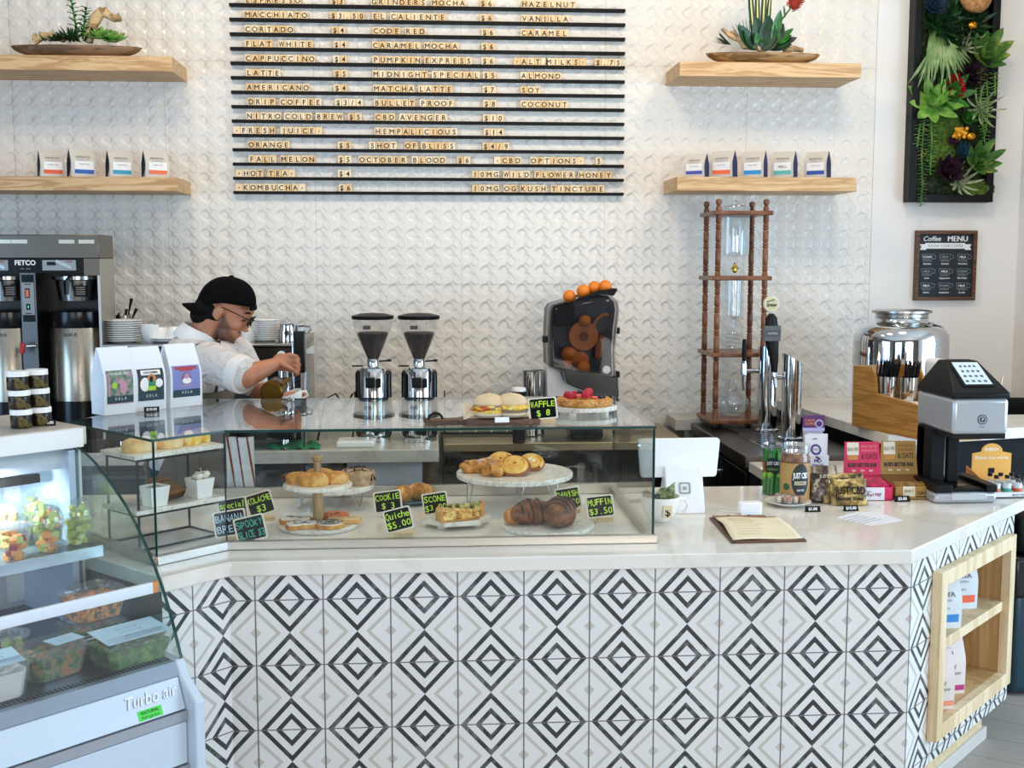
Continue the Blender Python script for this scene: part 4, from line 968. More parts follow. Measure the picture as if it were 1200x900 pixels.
# ---------------------------------------------------------------- twin coffee brewer
YB_ = 5.45
xr = PY(120, 400, YB_).x; zt = PY(60, 275, YB_).z
br = thing('coffee_brewer', 'stainless twin airpot coffee brewer on the back counter at far left', 'coffee brewer', (xr, YB_, CT+.0005))
def bx(px): return PY(px, 380, YB_).x-xr
def bz(py): return PY(60, py, YB_).z-CT
BSTEEL = metal('brewer_steel', '6e665c', .28, (3, 3, 80))
XLB = -1.02
m = MB(); m.bb(XLB, 0, 0, .24, bz(303), bz(275)); m.build('hood', BSTEEL, br, bevel=.004)
m = MB()
for px in (8, 27, 82, 105, -40, -62): m.bb(bx(px)-.035, bx(px)+.035, -.003, .002, bz(285.5), bz(281))
m.build('hood_slots', metal('slot_steel', 'c8bca8', .3), br)
m = MB(); m.bb(XLB, bx(101), -.004, .24, bz(320), bz(303), 0)
m.text('FETCO', (bx(33), -.004, bz(308)), (1, 0, 0), (0, 0, 1), .021, 1, lift=.001, bold=.03, maxw=.115)
m.text('CBS - 2152', (bx(33), -.004, bz(315)), (1, 0, 0), (0, 0, 1), .007, 2, lift=.001)
for a, b in ((53, 92), (-24, 13)):
    m.bb(bx(a), bx(b), -.006, -.004, bz(317), bz(305), 2); m.bb(bx(a)+.02, bx(a)+.06, -.007, -.006, bz(311), bz(307), 3); m.box((bx(a)+bx(b))/2+.02, -.0068, bz(310), .075, .002, .014, 4, M=Matrix.Rotation(.45, 3, 'Y')); m.bb(bx(b)-.04, bx(b)-.015, -.007, -.006, bz(307.4), bz(306.2), 5)
m.build('control_strip', [BLACKG, WHITE, plain('8f979c', .4), BLACK, STEEL, plain('a3262a', .5)], br, smooth=0)
MB().bb(bx(101), -.0005, -.002, .239, bz(323), bz(303)-.0005).build('panel', plain('6b6256', .4, .6), br)
m = MB(); m.bb(XLB, -.013, .16, .24, .02, bz(303)-.001); m.build('rear_housing', metal('housing_steel', '353331', .3, (60, 3, 3)), br)
m = MB(); m.bb(-.012, 0, .0, .24, .0, bz(303)-.001, 0); m.build('side_panel', metal('side_steel', 'bdb9b0', .35, (3, 3, 60)), br)
m = MB(); m.bb(bx(26), bx(44), -.004, .22, .03, bz(320), 0); m.bb(bx(26)+.007, bx(44)-.007, -.006, -.003, bz(377), bz(322), 1); m.bb(bx(28), bx(42), -.008, -.005, bz(369), bz(331), 2)
m.bb(bx(32), bx(37), -.011, -.007, bz(349), bz(338), 1); m.bb(bx(33), bx(36.2), -.0125, -.010, bz(348), bz(339.5), 3); m.bb(bx(32.8), bx(37), -.011, -.007, bz(363), bz(356), 1); m.bb(bx(34.6), bx(35.4), -.0118, -.0105, bz(361), bz(358), 4)
m.bb(bx(31), bx(39), -.0085, -.0075, bz(333.6), bz(332.6), 1); m.bb(bx(31), bx(39), -.0085, -.0075, bz(367.8), bz(366.8), 1)
LED = NT('green_pilot'); LED.setp(lin('20c070')); LED.p.inputs['Emission Color'].default_value = (.1, .9, .4, 1); LED.p.inputs['Emission Strength'].default_value = 1.5
m.build('switch_column', [DSTEEL, BLACKG, plain('8c9094', .4), plain('e06a4a', .4), LED.m], br)
tp = MB(); tp.cyl((bx(42), -.01, bz(405)), (bx(33), -.05, bz(405)), .006, None, 10, 0); tp.box(bx(30), -.055, bz(407), .022, .016, .048, 1, M=Matrix.Rotation(.15, 3, 'Y')); tp.build('hot_water_tap', [CHROME, plain('b3161c', .35)], br, bevel=.003)
for q, cx in enumerate((84, 2)):
    c = bx(cx); b = MB()
    b.lathe([(0, bz(353)), (.080, bz(353)), (.093, bz(329)), (.107, bz(328)), (.107, bz(324)), (0, bz(324))], 32, 0, (c, .10, 0)); b.build('brew_basket', [metal('basket_steel', 'a9a6a2', .2), BLACK], br)
    MB().tube([(c, -.012, bz(327)), (c, -.05, bz(330)), (c, -.055, bz(345))], [(.02, .012), (.018, .01), (.012, .008)], 10).build('basket_handle', BLACKG, br)
    k = MB(); k.bb(c+.018, c+.075, -.012, .01, bz(348), bz(335), 0)
    for r_ in range(4): k.bb(c+.028, c+.068, -.0135, -.012, bz(337.5+2.5*r_), bz(336.7+2.5*r_), 1)
    k.build('basket_label', [BLACK, plain('9a8a88', .5)], br)
    ap = MB(); R = .128; ap.lathe([(0, bz(470)), (R, bz(470)), (R, bz(385)), (R*.98, bz(384)), (0, bz(384))], 40, 0, (c, .10, 0)); ap.lathe([(R*1.0, bz(384.5)), (R*1.03, bz(382)), (R*1.0, bz(366)), (R*.6, bz(364)), (0, bz(363))], 36, 1, (c, .10, 0)); ap.lathe([(0, .02), (R*1.05, .02), (R*1.05, bz(470)), (0, bz(470))], 36, 1, (c, .10, 0))
    ap.text('LUXUS', (c+.0, .10-R*1.004, bz(392)), (1, 0, 0), (0, 0, 1), .014, 1, lift=.002, maxw=.07)
    ap.build('coffee_server', [STEELV, BLACKG], br)
MB().bb(XLB, 0, -.02, .26, .0, .06).build('base', BLACK, br, bevel=.004)
# ---------------------------------------------------------------- espresso machine
YM = 5.46
ex0 = PY(122, 430, YM).x; ex1 = PY(357, 430, YM).x; ez = PY(240, 403, YM).z; eb = CT
em = thing('espresso_machine', 'long black and chrome espresso machine behind the barista', 'espresso machine', (0, 0, 0))
def mz(py): return PY(240, py, YM).z
m = MB(); m.bb(ex0, ex1-.03, YM+.02, YM+.55, ez-.13, ez-.012); m.build('body', metal('machine_steel', '55504c', .25), em, bevel=.01)
MB().bb(ex0, ex1, YM-.02, YM+.57, ez-.012, ez).build('cup_tray', STEEL, em, bevel=.003)
m = MB(); m.bb(ex0, ex1-.03, YM+.22, YM+.55, eb+.10, ez-.13); m.build('splash_back', plain('33302f', .3), em)
MB().bb(ex0, ex1-.02, YM-.02, YM+.57, eb+.05, eb+.10).build('drip_tray', BLACKG, em, bevel=.006)
for x in (ex0+.06, ex1-.1):
    for y in (YM+.05, YM+.50): MB().lathe([(.025, 0), (.02, .05)], 16, c=(x, y, eb+.0)).build('foot', CHROME, em)
pan = MB(); pan.bb(ex1-.045, ex1+.006, YM-.045, YM+.0, PY(355, 436, YM).z, PY(355, 388, YM).z+.002); pan.build('end_panel', BLACKG, em, bevel=.004)
MB().bb(ex1-.02, ex1+.045, YM, YM+.57, eb+.1, ez+.05).build('side_cover', pane('tinted_side', (.75, .72, .68), .08, haze=.12), em)
m = MB(); m.cyl((ex1-.05, YM-.03, eb+.06), (ex1-.05, YM-.03, ez-.0), .006, None, 10); m.cyl((ex1-.005, YM-.035, eb+.02), (ex1+.01, YM-.035, ez-.13), .007, None, 10); m.build('chrome_rail', CHROME, em)
for px in (300, 335): 
    x = PY(px, 430, YM).x; m = MB(); m.lathe([(.036, 0), (.036, .05), (.03, .055), (.03, .09)], 24, 0, (x-.02, YM+.09, ez-.22)); m.build('group_head', CHROME, em)
    m = MB(); m.cyl((x-.02, YM+.06, ez-.215), (x-.02, YM-.09, ez-.225), .011, .014, 14, 0); m.build('portafilter', BLACK, em)
m = MB(); m.tube([(ex1-.075, YM-.02, ez-.10), (ex1-.075, YM-.05, ez-.14), (ex1-.068, YM-.06, ez-.28), (ex1-.07, YM-.065, ez-.33)], .0045, 8); m.build('steam_wand', CHROME, em)
m = MB(); px_ = PY(330, 416, YM); m.lathe([(0, 0), (.02, .0), (.02, .012), (0, .014)], 20, 0, px_, Matrix.Rotation(pi/2, 3, 'X')); m.build('pressure_dial', [WHITE], em)
def stack(px, py, z, Y, n, r, h, label, lipn=None, mat=PORC, grp=None, name='saucer_stack'):
    P = PY(px, py, Y); m = None
    for i in range(n):
        m = MB().lathe([(0, 0), (r*.62, 0), (r*.66, .003), (r, h*1.1), (r, h*1.1+.003), (r*.62, .006), (0, .005)], 36)
        o = m.build(name, mat, None, (P.x+random.uniform(-.002, .002), Y, z+i*h)); tag(o, label % (NTH[i] if i < 12 else 'upper') if '%s' in label else label, 'plate', grp)
NTH += ['thirteenth', 'fourteenth', 'fifteenth']
def plates(px, Y, z, n, r, h, what, grp, name='saucer'):
    x = PY(px, 390, Y).x
    for i in range(n):
        o = MB().lathe([(0, 0), (r*.62, 0), (r*.66, .003), (r, h*1.05), (r, h*1.05+.003), (r*.62, .006), (0, .005)], 36).build(name, PORC, None, (x+random.uniform(-.002, .002), Y, z+i*h))
        tag(o, 'white %s, %s from the bottom' % (what, NTH[i]), 'plate', grp)
plates(144, YM+.12, ez+.0005, 10, .090, .0104, 'saucer in the wide stack left on the espresso machine', 'saucers in the left stack')
plates(313, YM+.16, ez+.0005, 11, .060, .0092, 'small saucer in the right stack on the espresso machine', 'small saucers in the right stack', 'small_saucer')
plates(196, YM+.12, ez+.0005, 2, .082, .010, 'saucer under the cups near the cap brim', 'saucers under the cups')
def cup(px, Y, z, r, h, label, upside=False, rz=0, group='white cups on the espresso machine', handle=True, mat=PORC):
    P = PY(px, 390, Y); t = thing('coffee_cup', label, 'cup', (P.x, Y, z), rz, group)
    pr = [(0, .003), (r*.55, 0), (r*.8, h*.25), (r*.97, h*.65), (r, h), (r*.95, h), (r*.9, h*.6), (r*.7, h*.22), (0, h*.1)]
    if upside: pr = [(a, h-b) for a, b in pr][::-1]
    MB().lathe(pr, 32).build('bowl', mat, t)
    if handle:
        MB().tube([(r*.92, 0, h*.78), (r*1.25, 0, h*.82), (r*1.45, 0, h*.6), (r*1.3, 0, h*.34), (r*.86, 0, h*.26)], .0052, 8).build('handle', mat, t)
    return t
cup(176, YM+.10, ez+.0005, .042, .085, 'tall white mug right of the wide saucer stack', rz=0)
cup(190, YM+.12, ez+.021, .045, .05, 'cream cup resting on saucers, left of the two', True, pi)
cup(205, YM+.10, ez+.021, .047, .055, 'cream cup resting on saucers, nearest the cap brim', True, pi)
cup(222, YM+.22, ez+.0005, .045, .06, 'cream cup just behind the neck of the barista', True, 2)
cup(292, YM+.20, ez+.0005, .042, .062, 'cream cup between the face and the small saucer stack', True, 2)
t = thing('cutlery_holder', 'steel holder of black-handled spoons behind the saucer stack', 'utensil holder', (PY(143, 380, YM+.35).x, YM+.35, ez+.0005))
MB().lathe([(0, 0), (.038, 0), (.044, .12), (.041, .12), (.036, .005), (0, .005)], 24).build('can', STEELV, t)
for i, (dx, dz, L) in enumerate(((.045, .02, .20), (-.05, .01, .16), (.03, -.02, .15), (.07, .01, .15), (-.02, .02, .13))):
    MB().tube([(dx*.3, dz, .03), (dx*.7, dz, L*.7), (dx, dz, L)], [(.003, .003), (.004, .004), (.010, .004)], 8).build('spoon_handle', BLACKG, t)
def metal_pitcher(name, label, px, Y, z, r, h, mat=CHROME):
    P = PY(px, 390, Y); t = thing(name, label, 'pitcher', (P.x, Y, z))
    MB().lathe([(0, 0), (r, 0), (r, .004), (r*.96, h*.5), (r*.78, h*.85), (r*.84, h), (r*.80, h), (r*.74, h*.85), (r*.9, h*.5), (0, .006)], 28).build('jug', mat, t)
    MB().tube([(r*.8, 0, h*.9), (r*1.4, 0, h*.86), (r*1.5, 0, h*.5), (r*1.0, 0, h*.2)], .005, 8).build('handle', mat, t); return t
metal_pitcher('steel_pitcher', 'round steel milk pitcher at right end of the espresso machine top', 337, YM+.15, ez+.0005, .045, .085)
metal_pitcher('steel_pitcher', 'low steel cup on the far right corner of the espresso machine', 352, YM+.05, ez+.0405, .033, .042)
MB  # (builder)
# ---------------------------------------------------------------- two grinders
YG = 5.72
HOPPER = pane('hopper_plastic', (.93, .92, .90), .07, .05, haze=.035)
BEANS = mottled('coffee_beans', [(.35, '120806'), (.55, '2c1710'), (.75, '4a2a1c')], 70, .35, .8)
def grinder(px, label):
    x = PY(px, 400, YG).x; g = thing('coffee_grinder', label, 'coffee grinder', (x, YG, CT+.0005), 0, 'tall coffee grinders on the back counter')
    def gz(py): return PY(px, py, YG).z-CT
    MB().lathe([(0, gz(374)), (.100, gz(374)), (.103, gz(373)), (.103, gz(370)), (.06, gz(367.5)), (0, gz(366.5))], 40).build('hopper_lid', BLACK, g)
    zc = gz(421)
    MB().lathe([(.028, zc), (.088, gz(389)), (.096, gz(382)), (.098, gz(374.2))], 40).build('hopper', HOPPER, g)
    MB().lathe([(0, zc), (.026, zc), (.076, gz(391)), (.070, gz(389)), (0, gz(388))], 36).build('beans', BEANS, g)
    m = MB(); m.bb(-.042, -.005, -.098, -.094, gz(385), gz(380.5)); o = m.build('hopper_label', plain('3c3c3c', .5), g)
    m = MB(); m.lathe([(.026, zc+.004), (.030, gz(422)), (.030, gz(429)), (.055, gz(430)), (.06, gz(431)), (.05, gz(432))], 32); m.build('collar', CHROME, g)
    m = MB(); m.cyl((.03, -.02, gz(423)), (.088, -.03, gz(422)), .004, None, 8); m.cyl((.07, -.03, gz(422)), (.09, -.03, gz(422)), .006, None, 8); m.build('shutter_lever', BLACK, g)
    m = MB(); m.cyl((-.05, -.02, gz(428.5)), (-.10, -.04, gz(428)), .004, None, 8); m.build('dose_lever', BLACK, g)
    m = MB(); m.lathe([(0, 0), (.085, 0), (.085, .02), (.070, .03), (.070, gz(435)), (.062, gz(431)), (0, gz(430.5))], 36, 0, sq=None); m.build('body', CHROME, g)
    m = MB(); m.bb(.030, .088, -.03, .10, .02, gz(434), 0); m.bb(-.088, -.052, -.02, .09, .02, gz(434), 0); m.build('side_housing', BLACKG, g, bevel=.015)
    m = MB(); m.bb(-.035, .01, -.078, -.066, gz(453), gz(441)); m.bb(.018, .04, -.078, -.06, gz(453), gz(442)); m.build('switch_plate', BLACK, g, bevel=.003)
    MB().bb(-.03, .012, -.15, -.06, .08, .10).build('portafilter_fork', CHROME, g, bevel=.003)
    return g
grinder(437, 'left of the two coffee grinders, clear cone of dark beans'); grinder(491, 'right of the two coffee grinders, next to the bare wall')
# ---------------------------------------------------------------- citrus juicer
YJ = 5.78
xj = PY(682, 400, YJ).x
def jp(px, py, Y=YJ): q = PY(px, py, Y); return (q.x-xj, q.z-CT)
ju = thing('citrus_juicer', 'upright orange juicer with smoked plastic front on the back counter', 'juicer', (xj, YJ, CT+.0005))
outl = [jp(*p) for p in ((641, 362), (644, 356), (660, 351), (700, 344), (713, 345), (720, 352), (722, 362), (719, 385), (717, 410), (718, 440), (719, 458), (716, 463), (703, 461), (680, 453), (660, 445), (657, 435), (640, 429), (639, 400))]
MXZ = Matrix(((1, 0, 0), (0, 0, 1), (0, 1, 0)))
def xz(m, pol, y0, y1, mi=0):
    return m.prism(pol, y0, y1, mi, M=MXZ)
cx_ = sum(p[0] for p in outl)/len(outl); cz_ = sum(p[1] for p in outl)/len(outl)
sh = lambda f: [(cx_+(p[0]-cx_)*f, cz_+(p[1]-cz_)*f) for p in outl]
m = MB(); n = len(outl); V = [(p[0], -.02, p[1]) for p in sh(1)]+[(p[0], -.13, p[1]) for p in sh(.98)]+[(p[0], -.165, p[1]) for p in sh(.90)]
m.add(V, [(i, (i+1) % n, n+(i+1) % n, n+i) for i in range(n)]+[(n+i, n+(i+1) % n, 2*n+(i+1) % n, 2*n+i) for i in range(n)]+[tuple(range(2*n, 3*n))])
m.build('smoked_cover', SMOKE, ju, smooth=60)
xz(MB(), sh(.97), .0, .20).build('housing', plain('34343a', .4), ju)
xz(MB(), [jp(*p) for p in ((641, 428), (657, 436), (661, 446), (680, 454), (703, 462), (720, 464), (720, 500), (641, 500))], -.02, .20).build('white_body', WHITE, ju, bevel=.006)
lowj = [jp(*p) for p in ((656, 428), (718, 439), (719, 460), (716, 464), (703, 462), (680, 454), (660, 446))]
xz(MB(), lowj, -.168, -.02).build('black_chin', BLACKG, ju, bevel=.004)
ORG = plain('e8801a', .45, 0, .12, 40, .1); ORGD = plain('d9782a', .5, 0, .1)
def disc_j(px, py, rpx, y0, y1, nm, mat, extra=None):
    c = jp(px, py); r = rpx/ppm((xj, YJ, 1.3)); m = MB(); m.lathe([(0, 0), (r, 0), (r, y1-y0), (0, y1-y0)], 32, 0, (c[0], y1, c[1]), Matrix.Rotation(pi/2, 3, 'X'))
    return m.build(nm, mat, ju, bevel=.003)
disc_j(682, 393, 17, -.07, -.02, 'press_drum', ORGD); disc_j(682, 393, 5, -.085, -.07, 'drum_hub', plain('7a3c14', .5))
disc_j(666, 415, 9, -.10, -.02, 'lower_drum', ORGD); disc_j(678, 421, 10, -.08, -.02, 'lower_drum', ORGD)
disc_j(705, 430, 4.5, -.168, -.163, 'round_badge', plain('c9c4c4', .5))
m = MB(); a = jp(693, 382); b = jp(706, 368); c = jp(711, 369); m.tube([(a[0], -.05, a[1]), ((a[0]+b[0])/2-.004, -.05, (a[1]+b[1])/2+.012), (b[0], -.05, b[1]), (c[0], -.05, c[1])], .010, 10); m.build('orange_arm', ORGD, ju)
xz(MB(), [jp(*p) for p in ((696, 400), (702, 392), (707, 395), (705, 415), (699, 421), (695, 417))], -.06, -.03).build('peel_scraper', plain('a34e1c', .5), ju, bevel=.003)
xz(MB(), [jp(*p) for p in ((650, 356), (668, 352), (672, 360), (671, 380), (648, 382))], -.06, -.02).build('feed_block', BLACK, ju, bevel=.006)
xz(MB(), [jp(*p) for p in ((672, 350), (700, 339.5), (718, 337.5), (718, 340), (714, 346), (700, 344))], -.14, .18).build('fruit_tray', BLACKM, ju)
for px, py in ((637.5, 397), (722, 387), (722, 438)): MB().box(jp(px, py)[0], -.03, jp(px, py)[1], .022, .05, .032).build('cover_latch', BLACK, ju, bevel=.004)
for i, (px, py, r) in enumerate(((665.5, 347, 7.6), (681, 341, 7.8), (694.5, 336.5, 7.4), (706.5, 335.5, 7.6))):
    c = jp(px, py); o = MB().ell((0, 0, 0), r/ppm((xj, YJ, 1.5))*1.0, 0, 20, 14).build('orange', ORG, None, (xj+c[0], YJ-.06-.02*(i % 2), c[1]+CT)); tag(o, 'whole orange on top of the juicer, %s from left' % NTH[i], 'orange', 'oranges on the juicer tray')
for i, (px, py, r) in enumerate(((683, 375, 7), (664, 413, 7.5), (680, 428, 8), (662, 424, 5.5))):
    c = jp(px, py); o = MB().ell((0, 0, 0), r/ppm((xj, YJ, 1.4)), 0, 18, 12).build('pressed_orange', ORG, None, (xj+c[0], YJ-.115+(.04 if i == 0 else 0), c[1]+CT)); tag(o, 'orange inside the smoked juicer cover, %s' % ('behind the drum top', 'middle left', 'lower middle', 'lowest left')[i], 'orange', 'oranges inside the juicer')
# small things left of the juicer
for i, (px, nm) in enumerate(((622, 'left'), (632, 'right'))):
    P = PY(px, 460, 5.85); tag(MB().lathe([(0, 0), (.035, 0), (.046, PY(px, 435, 5.85).z-CT), (.043, PY(px, 435, 5.85).z-CT), (.033, .004), (0, .004)], 28).build('shaker_tin', CHROME, None, (P.x, 5.85+.05*i, CT+.0005)), 'tall steel shaker tin left of the juicer, %s one' % nm, 'shaker', 'steel shaker tins')
P = PY(608, 470, 5.6); t = thing('paper_cup', 'black paper cup with white lid behind the breakfast sandwiches', 'cup', (P.x, 5.6, CT+.0005)); zc = PY(608, 457.5, 5.6).z-CT
MB().lathe([(0, 0), (.03, 0), (.034, zc), (0, zc)], 24).build('cup', BLACKM, t); MB().lathe([(.036, zc-.004), (.036, zc+.006), (.031, zc+.014), (0, zc+.014)], 24).build('lid', WHITE, t)
P = PY(530, 462, 5.9); t = thing('wire_rack', 'row of pale drying pegs along the back counter right of the grinders', 'rack', (P.x, 5.9, CT+.0005)); zc = P.z-CT
MB().bb(-.06, .40, -.02, .02, 0, .012).build('base', BLACK, t)
for i in range(6): MB().cyl((-.04+i*.08, 0, .01), (-.04+i*.08, 0, zc+.02-.02*(i % 2)), .005, .003, 8).build('peg', PORC if i else BLACK, t)
t = thing('black_cable', 'loose black cable loops left of the grinders', 'cable', (PY(405, 462, 5.7).x, 5.7, CT+.001)); zc = PY(405, 462, 5.7).z-CT
MB().tube([(-.14, 0, .005), (-.10, 0, zc*.9), (-.05, .02, zc), (0, 0, zc*.7), (.03, .01, zc*.98), (.045, 0, zc*1.05), (.05, 0, zc*.8), (.03, .0, .005)], .005, 8).build('cord', BLACK, t)
# things on the back worktop seen through the case
P = PZ(340, 524, CT); 
def cloth(u, v): return (P.x-.10+.24*u+.01*sin(v*7), 5.46+.13*v, CT+.004+.034*(sin(pi*u)**.5)*(sin(pi*v)**.5)*(1+.35*sin(11*u+5*v))+.006*sin(23*u))
tag(MB().surf(cloth, 30, 16).build('green_cloth', plain('0f7a4c', .9, 0, .1), None), 'crumpled green cloth on the back worktop seen through the case', 'cloth')
P = PZ(418, 521, CT); t = thing('white_scale', 'flat white scale on the back worktop seen through the case', 'scale', (P.x, 5.56, CT+.0005)); MB().bb(-.09, .09, -.07, .07, 0, .03).build('body', WHITE, t, bevel=.008); MB().bb(-.075, .075, -.055, .055, .0305, .034).build('plate', WHITEG, t)
# ================================================================ THE BARISTA
YPn = 4.72; kp = FPX/ppm((0, 0, 0)) if False else 1
def pp(px, py, dy=0): return PY(px, py, YPn+dy)
SKIN = NT('skin'); f = SKIN.noise(30, 3); SKN = SKIN; SKIN.p.inputs['Subsurface Weight'].default_value = .08; SKIN.p.inputs['Subsurface Radius'].default_value = (.01, .004, .002); SKIN = SKIN.m
SHIRT = NT('shirt_cloth'); f = SHIRT.noise(9, 5, None, .6, .6); SHIRT.setp(SHIRT.mix(f, lin('cdc5c1'), lin('e6e0dc')), .85); SHIRT.bump(f, 1.0, .07); SHIRT = SHIRT.m
APRON = plain('5b5348', .9, 0, .12, 20, .2); HAIRM = NT('dark_hair'); f = HAIRM.noise(20, 4, HAIRM.coord('Object', (6, 6, 60))); HAIRM.setp(HAIRM.mix(f, lin('060505'), lin('120e0c')), .8, Specular_IOR_Level=.2); HAIRM.bump(f, .6, .006); HAIRM = HAIRM.m
CAPM = plain('060607', .9, 0, .2, 60, .1, Specular_IOR_Level=.1)
per = thing('person', 'person in white shirt, apron and backwards black cap pouring milk behind the counter', 'person', (0, 0, 0))
neck = pp(236, 400); head = pp(262, 365)
hc = head  # middle of the skull
ti = .52    # the head nods forward
R_ = Matrix.Rotation(ti, 3, 'Y')
def H(x, y, z): return hc + R_ @ Vector((x, y, z))     # head frame: x to the face, z to the crown
hip = Vector((neck.x-.085, YPn+.02, 1.00)); chest = Vector((neck.x-.035, YPn+.02, 1.34))
shR = pp(246, 424, -.17); shL = Vector((shR.x+.04, YPn+.20, shR.z))
elR = pp(288, 441, -.27); wrR = pp(322, 427, -.20); elL = Vector((elR.x-.02, YPn+.16, elR.z-.10)); wrL = pp(332, 466, -.02)
P = []
SKN_ = SKN.node('ShaderNodeMapping'); SKN_.vector_type = 'TEXTURE'; SKN_.inputs['Location'].default_value = hc; SKN_.inputs['Rotation'].default_value = (0, ti, 0); SKN.link(SKN.coord(), SKN_.inputs[0])
sp = SKN.node('ShaderNodeSeparateXYZ'); SKN.link(SKN_.outputs[0], sp.inputs[0]); bx_, bz_ = sp.outputs[0], sp.outputs[2]
def step(a, b_, x): 
    n = SKN.node('ShaderNodeMapRange'); n.interpolation_type = 'SMOOTHSTEP'; n.inputs[1].default_value = a; n.inputs[2].default_value = b_; SKN.link(x, n.inputs[0]); return n.outputs[0]
jaw = SKN.math('MULTIPLY', step(.012, -.014, SKN.math('ADD', bz_, SKN.math('MULTIPLY', SKN.math('MAXIMUM', SKN.math('SUBTRACT', bx_, .02), 0), .95))), step(.004, .018, bx_))
jaw = SKN.math('MULTIPLY', SKN.math('MULTIPLY', jaw, step(-.135, -.11, bz_)), step(.125, .112, bx_))
mst = SKN.math('MULTIPLY', SKN.math('MULTIPLY', step(-.050, -.044, bz_), step(-.034, -.040, bz_)), SKN.math('MULTIPLY', step(.086, .094, bx_), step(.125, .112, bx_)))
brd = SKN.math('MULTIPLY', SKN.math('MAXIMUM', jaw, mst), SKN.math('MULTIPLY_ADD', SKN.noise(140, 3), .5, .45))
SKN.setp(SKN.mix(brd, SKN.mix(SKN.noise(30, 3), lin('a86a4b'), lin('bd8262')), lin('2a1b14')), .5)
# skull, jaw, face
P += [('e', H(-.012, 0, .035), (.098, .076, .090), ti), ('e', H(.035, 0, .005), (.066, .066, .085), ti), ('e', H(.052, 0, -.062), (.046, .050, .045), ti), ('e', H(.078, 0, -.088), (.020, .026, .018), ti),
      ('c', H(.082, 0, .055), H(.094, 0, .028), .026, .016), ('c', H(.096, 0, .022), H(.116, 0, -.022), .0065, .0085), ('e', H(.108, 0, -.026), (.011, .014, .007), ti),
      ('e', H(.088, 0, -.048), (.016, .026, .012), ti), ('e', H(.095, 0, -.051), (.012, .021, .0055), ti), ('e', H(.092, 0, -.062), (.012, .020, .006), ti), ('e', H(.082, 0, -.072), (.016, .026, .014), ti), ('e', H(.086, .032, .024), (.014, .02, .010), ti), ('e', H(.086, -.032, .024), (.014, .02, .010), ti),
      ('e', H(.070, -.048, -.016), (.026, .018, .022), ti), ('e', H(.070, .048, -.016), (.026, .018, .022), ti)]
for s_ in (-1, 1): P += [('e', H(-.008, s_*.079, -.002), (.020, .008, .030), ti), ('e', H(.0, s_*.076, -.024), (.010, .007, .012), ti)]
P += [('c', H(-.03, 0, -.03), neck+Vector((-.012, 0, -.01)), .058, .062), ('c', neck, chest+Vector((0, 0, .06)), .064, .11)]
# trunk, legs
P += [('e', chest+Vector((0, 0, .03)), (.125, .18, .16)), ('e', (chest+hip)/2, (.115, .16, .20)), ('e', hip, (.125, .165, .13)), ('c', shR, shL, .060, .060)]
for s_ in (-1, 1):
    h0 = hip+Vector((.0, s_*.09, -.05)); kn = Vector((h0.x+.03, h0.y+s_*.01, .50)); an = Vector((h0.x-.01, h0.y+s_*.01, .09))
    P += [('c', h0, kn, .085, .058), ('c', kn, an, .056, .038), ('e', an+Vector((.06, 0, -.045)), (.12, .045, .045))]
# arms
P += [('c', shR, elR, .060, .046), ('c', elR, elR.lerp(wrR, .35), .042, .041), ('c', elR.lerp(wrR, .35), wrR, .041, .026), ('c', shL, elL, .058, .044), ('c', elL, wrL, .043, .027)]
# right hand closed round the pitcher handle: palm, four unequal fingers, thumb
ha = (wrR-elR).normalized(); kR = wrR+ha*.052+Vector((0, 0, -.012))
P += [('e', wrR+ha*.035+Vector((0, 0, -.004)), (.042, .017, .036), .25), ('c', wrR, kR, .026, .024)]
for i, (L, dz) in enumerate(((.92, .032), (1.0, .012), (.95, -.008), (.78, -.027))):
    k0 = kR+Vector((.012, -.010, dz)); k1 = k0+Vector((.030*L, -.008, -.006)); k2 = k1+Vector((.008, .018, -.014*L)); k3 = k2+Vector((-.020*L, .010, -.006))
    P += [('c', k0, k1, .0095, .0088), ('c', k1, k2, .0088, .0080), ('c', k2, k3, .0080, .0072)]
t0 = wrR+ha*.02+Vector((0, -.016, .004)); t1 = t0+Vector((.028, -.016, -.014)); t2 = t1+Vector((.026, -.002, -.014)); P += [('c', t0, t1, .012, .011), ('c', t1, t2, .0105, .009)]
# left hand round the cup
hl = pp(345, 468, -.03); P += [('e', (wrL+hl)/2+Vector((.0, .02, -.004)), (.04, .018, .03)), ('c', wrL, (wrL+hl)/2+Vector((0, .02, 0)), .026, .022)]
for i in range(4):
    z = hl.z+.016-.013*i; k0 = Vector((hl.x-.020, hl.y+.045, z)); k1 = Vector((hl.x+.022, hl.y+.052, z)); k2 = Vector((hl.x+.046, hl.y+.028, z)); k3 = Vector((hl.x+.047, hl.y+.004, z))
    P += [('c', k0, k1, .010, .009), ('c', k1, k2, .009, .008), ('c', k2, k3, .008, .007)]
P += [('c', Vector((hl.x-.035, hl.y+.02, hl.z)), Vector((hl.x-.036, hl.y-.022, hl.z+.008)), .011, .010), ('c', Vector((hl.x-.036, hl.y-.022, hl.z+.008)), Vector((hl.x-.012, hl.y-.046, hl.z+.012)), .010, .008)]
blob('body', P, SKIN, per, .0042, 3)
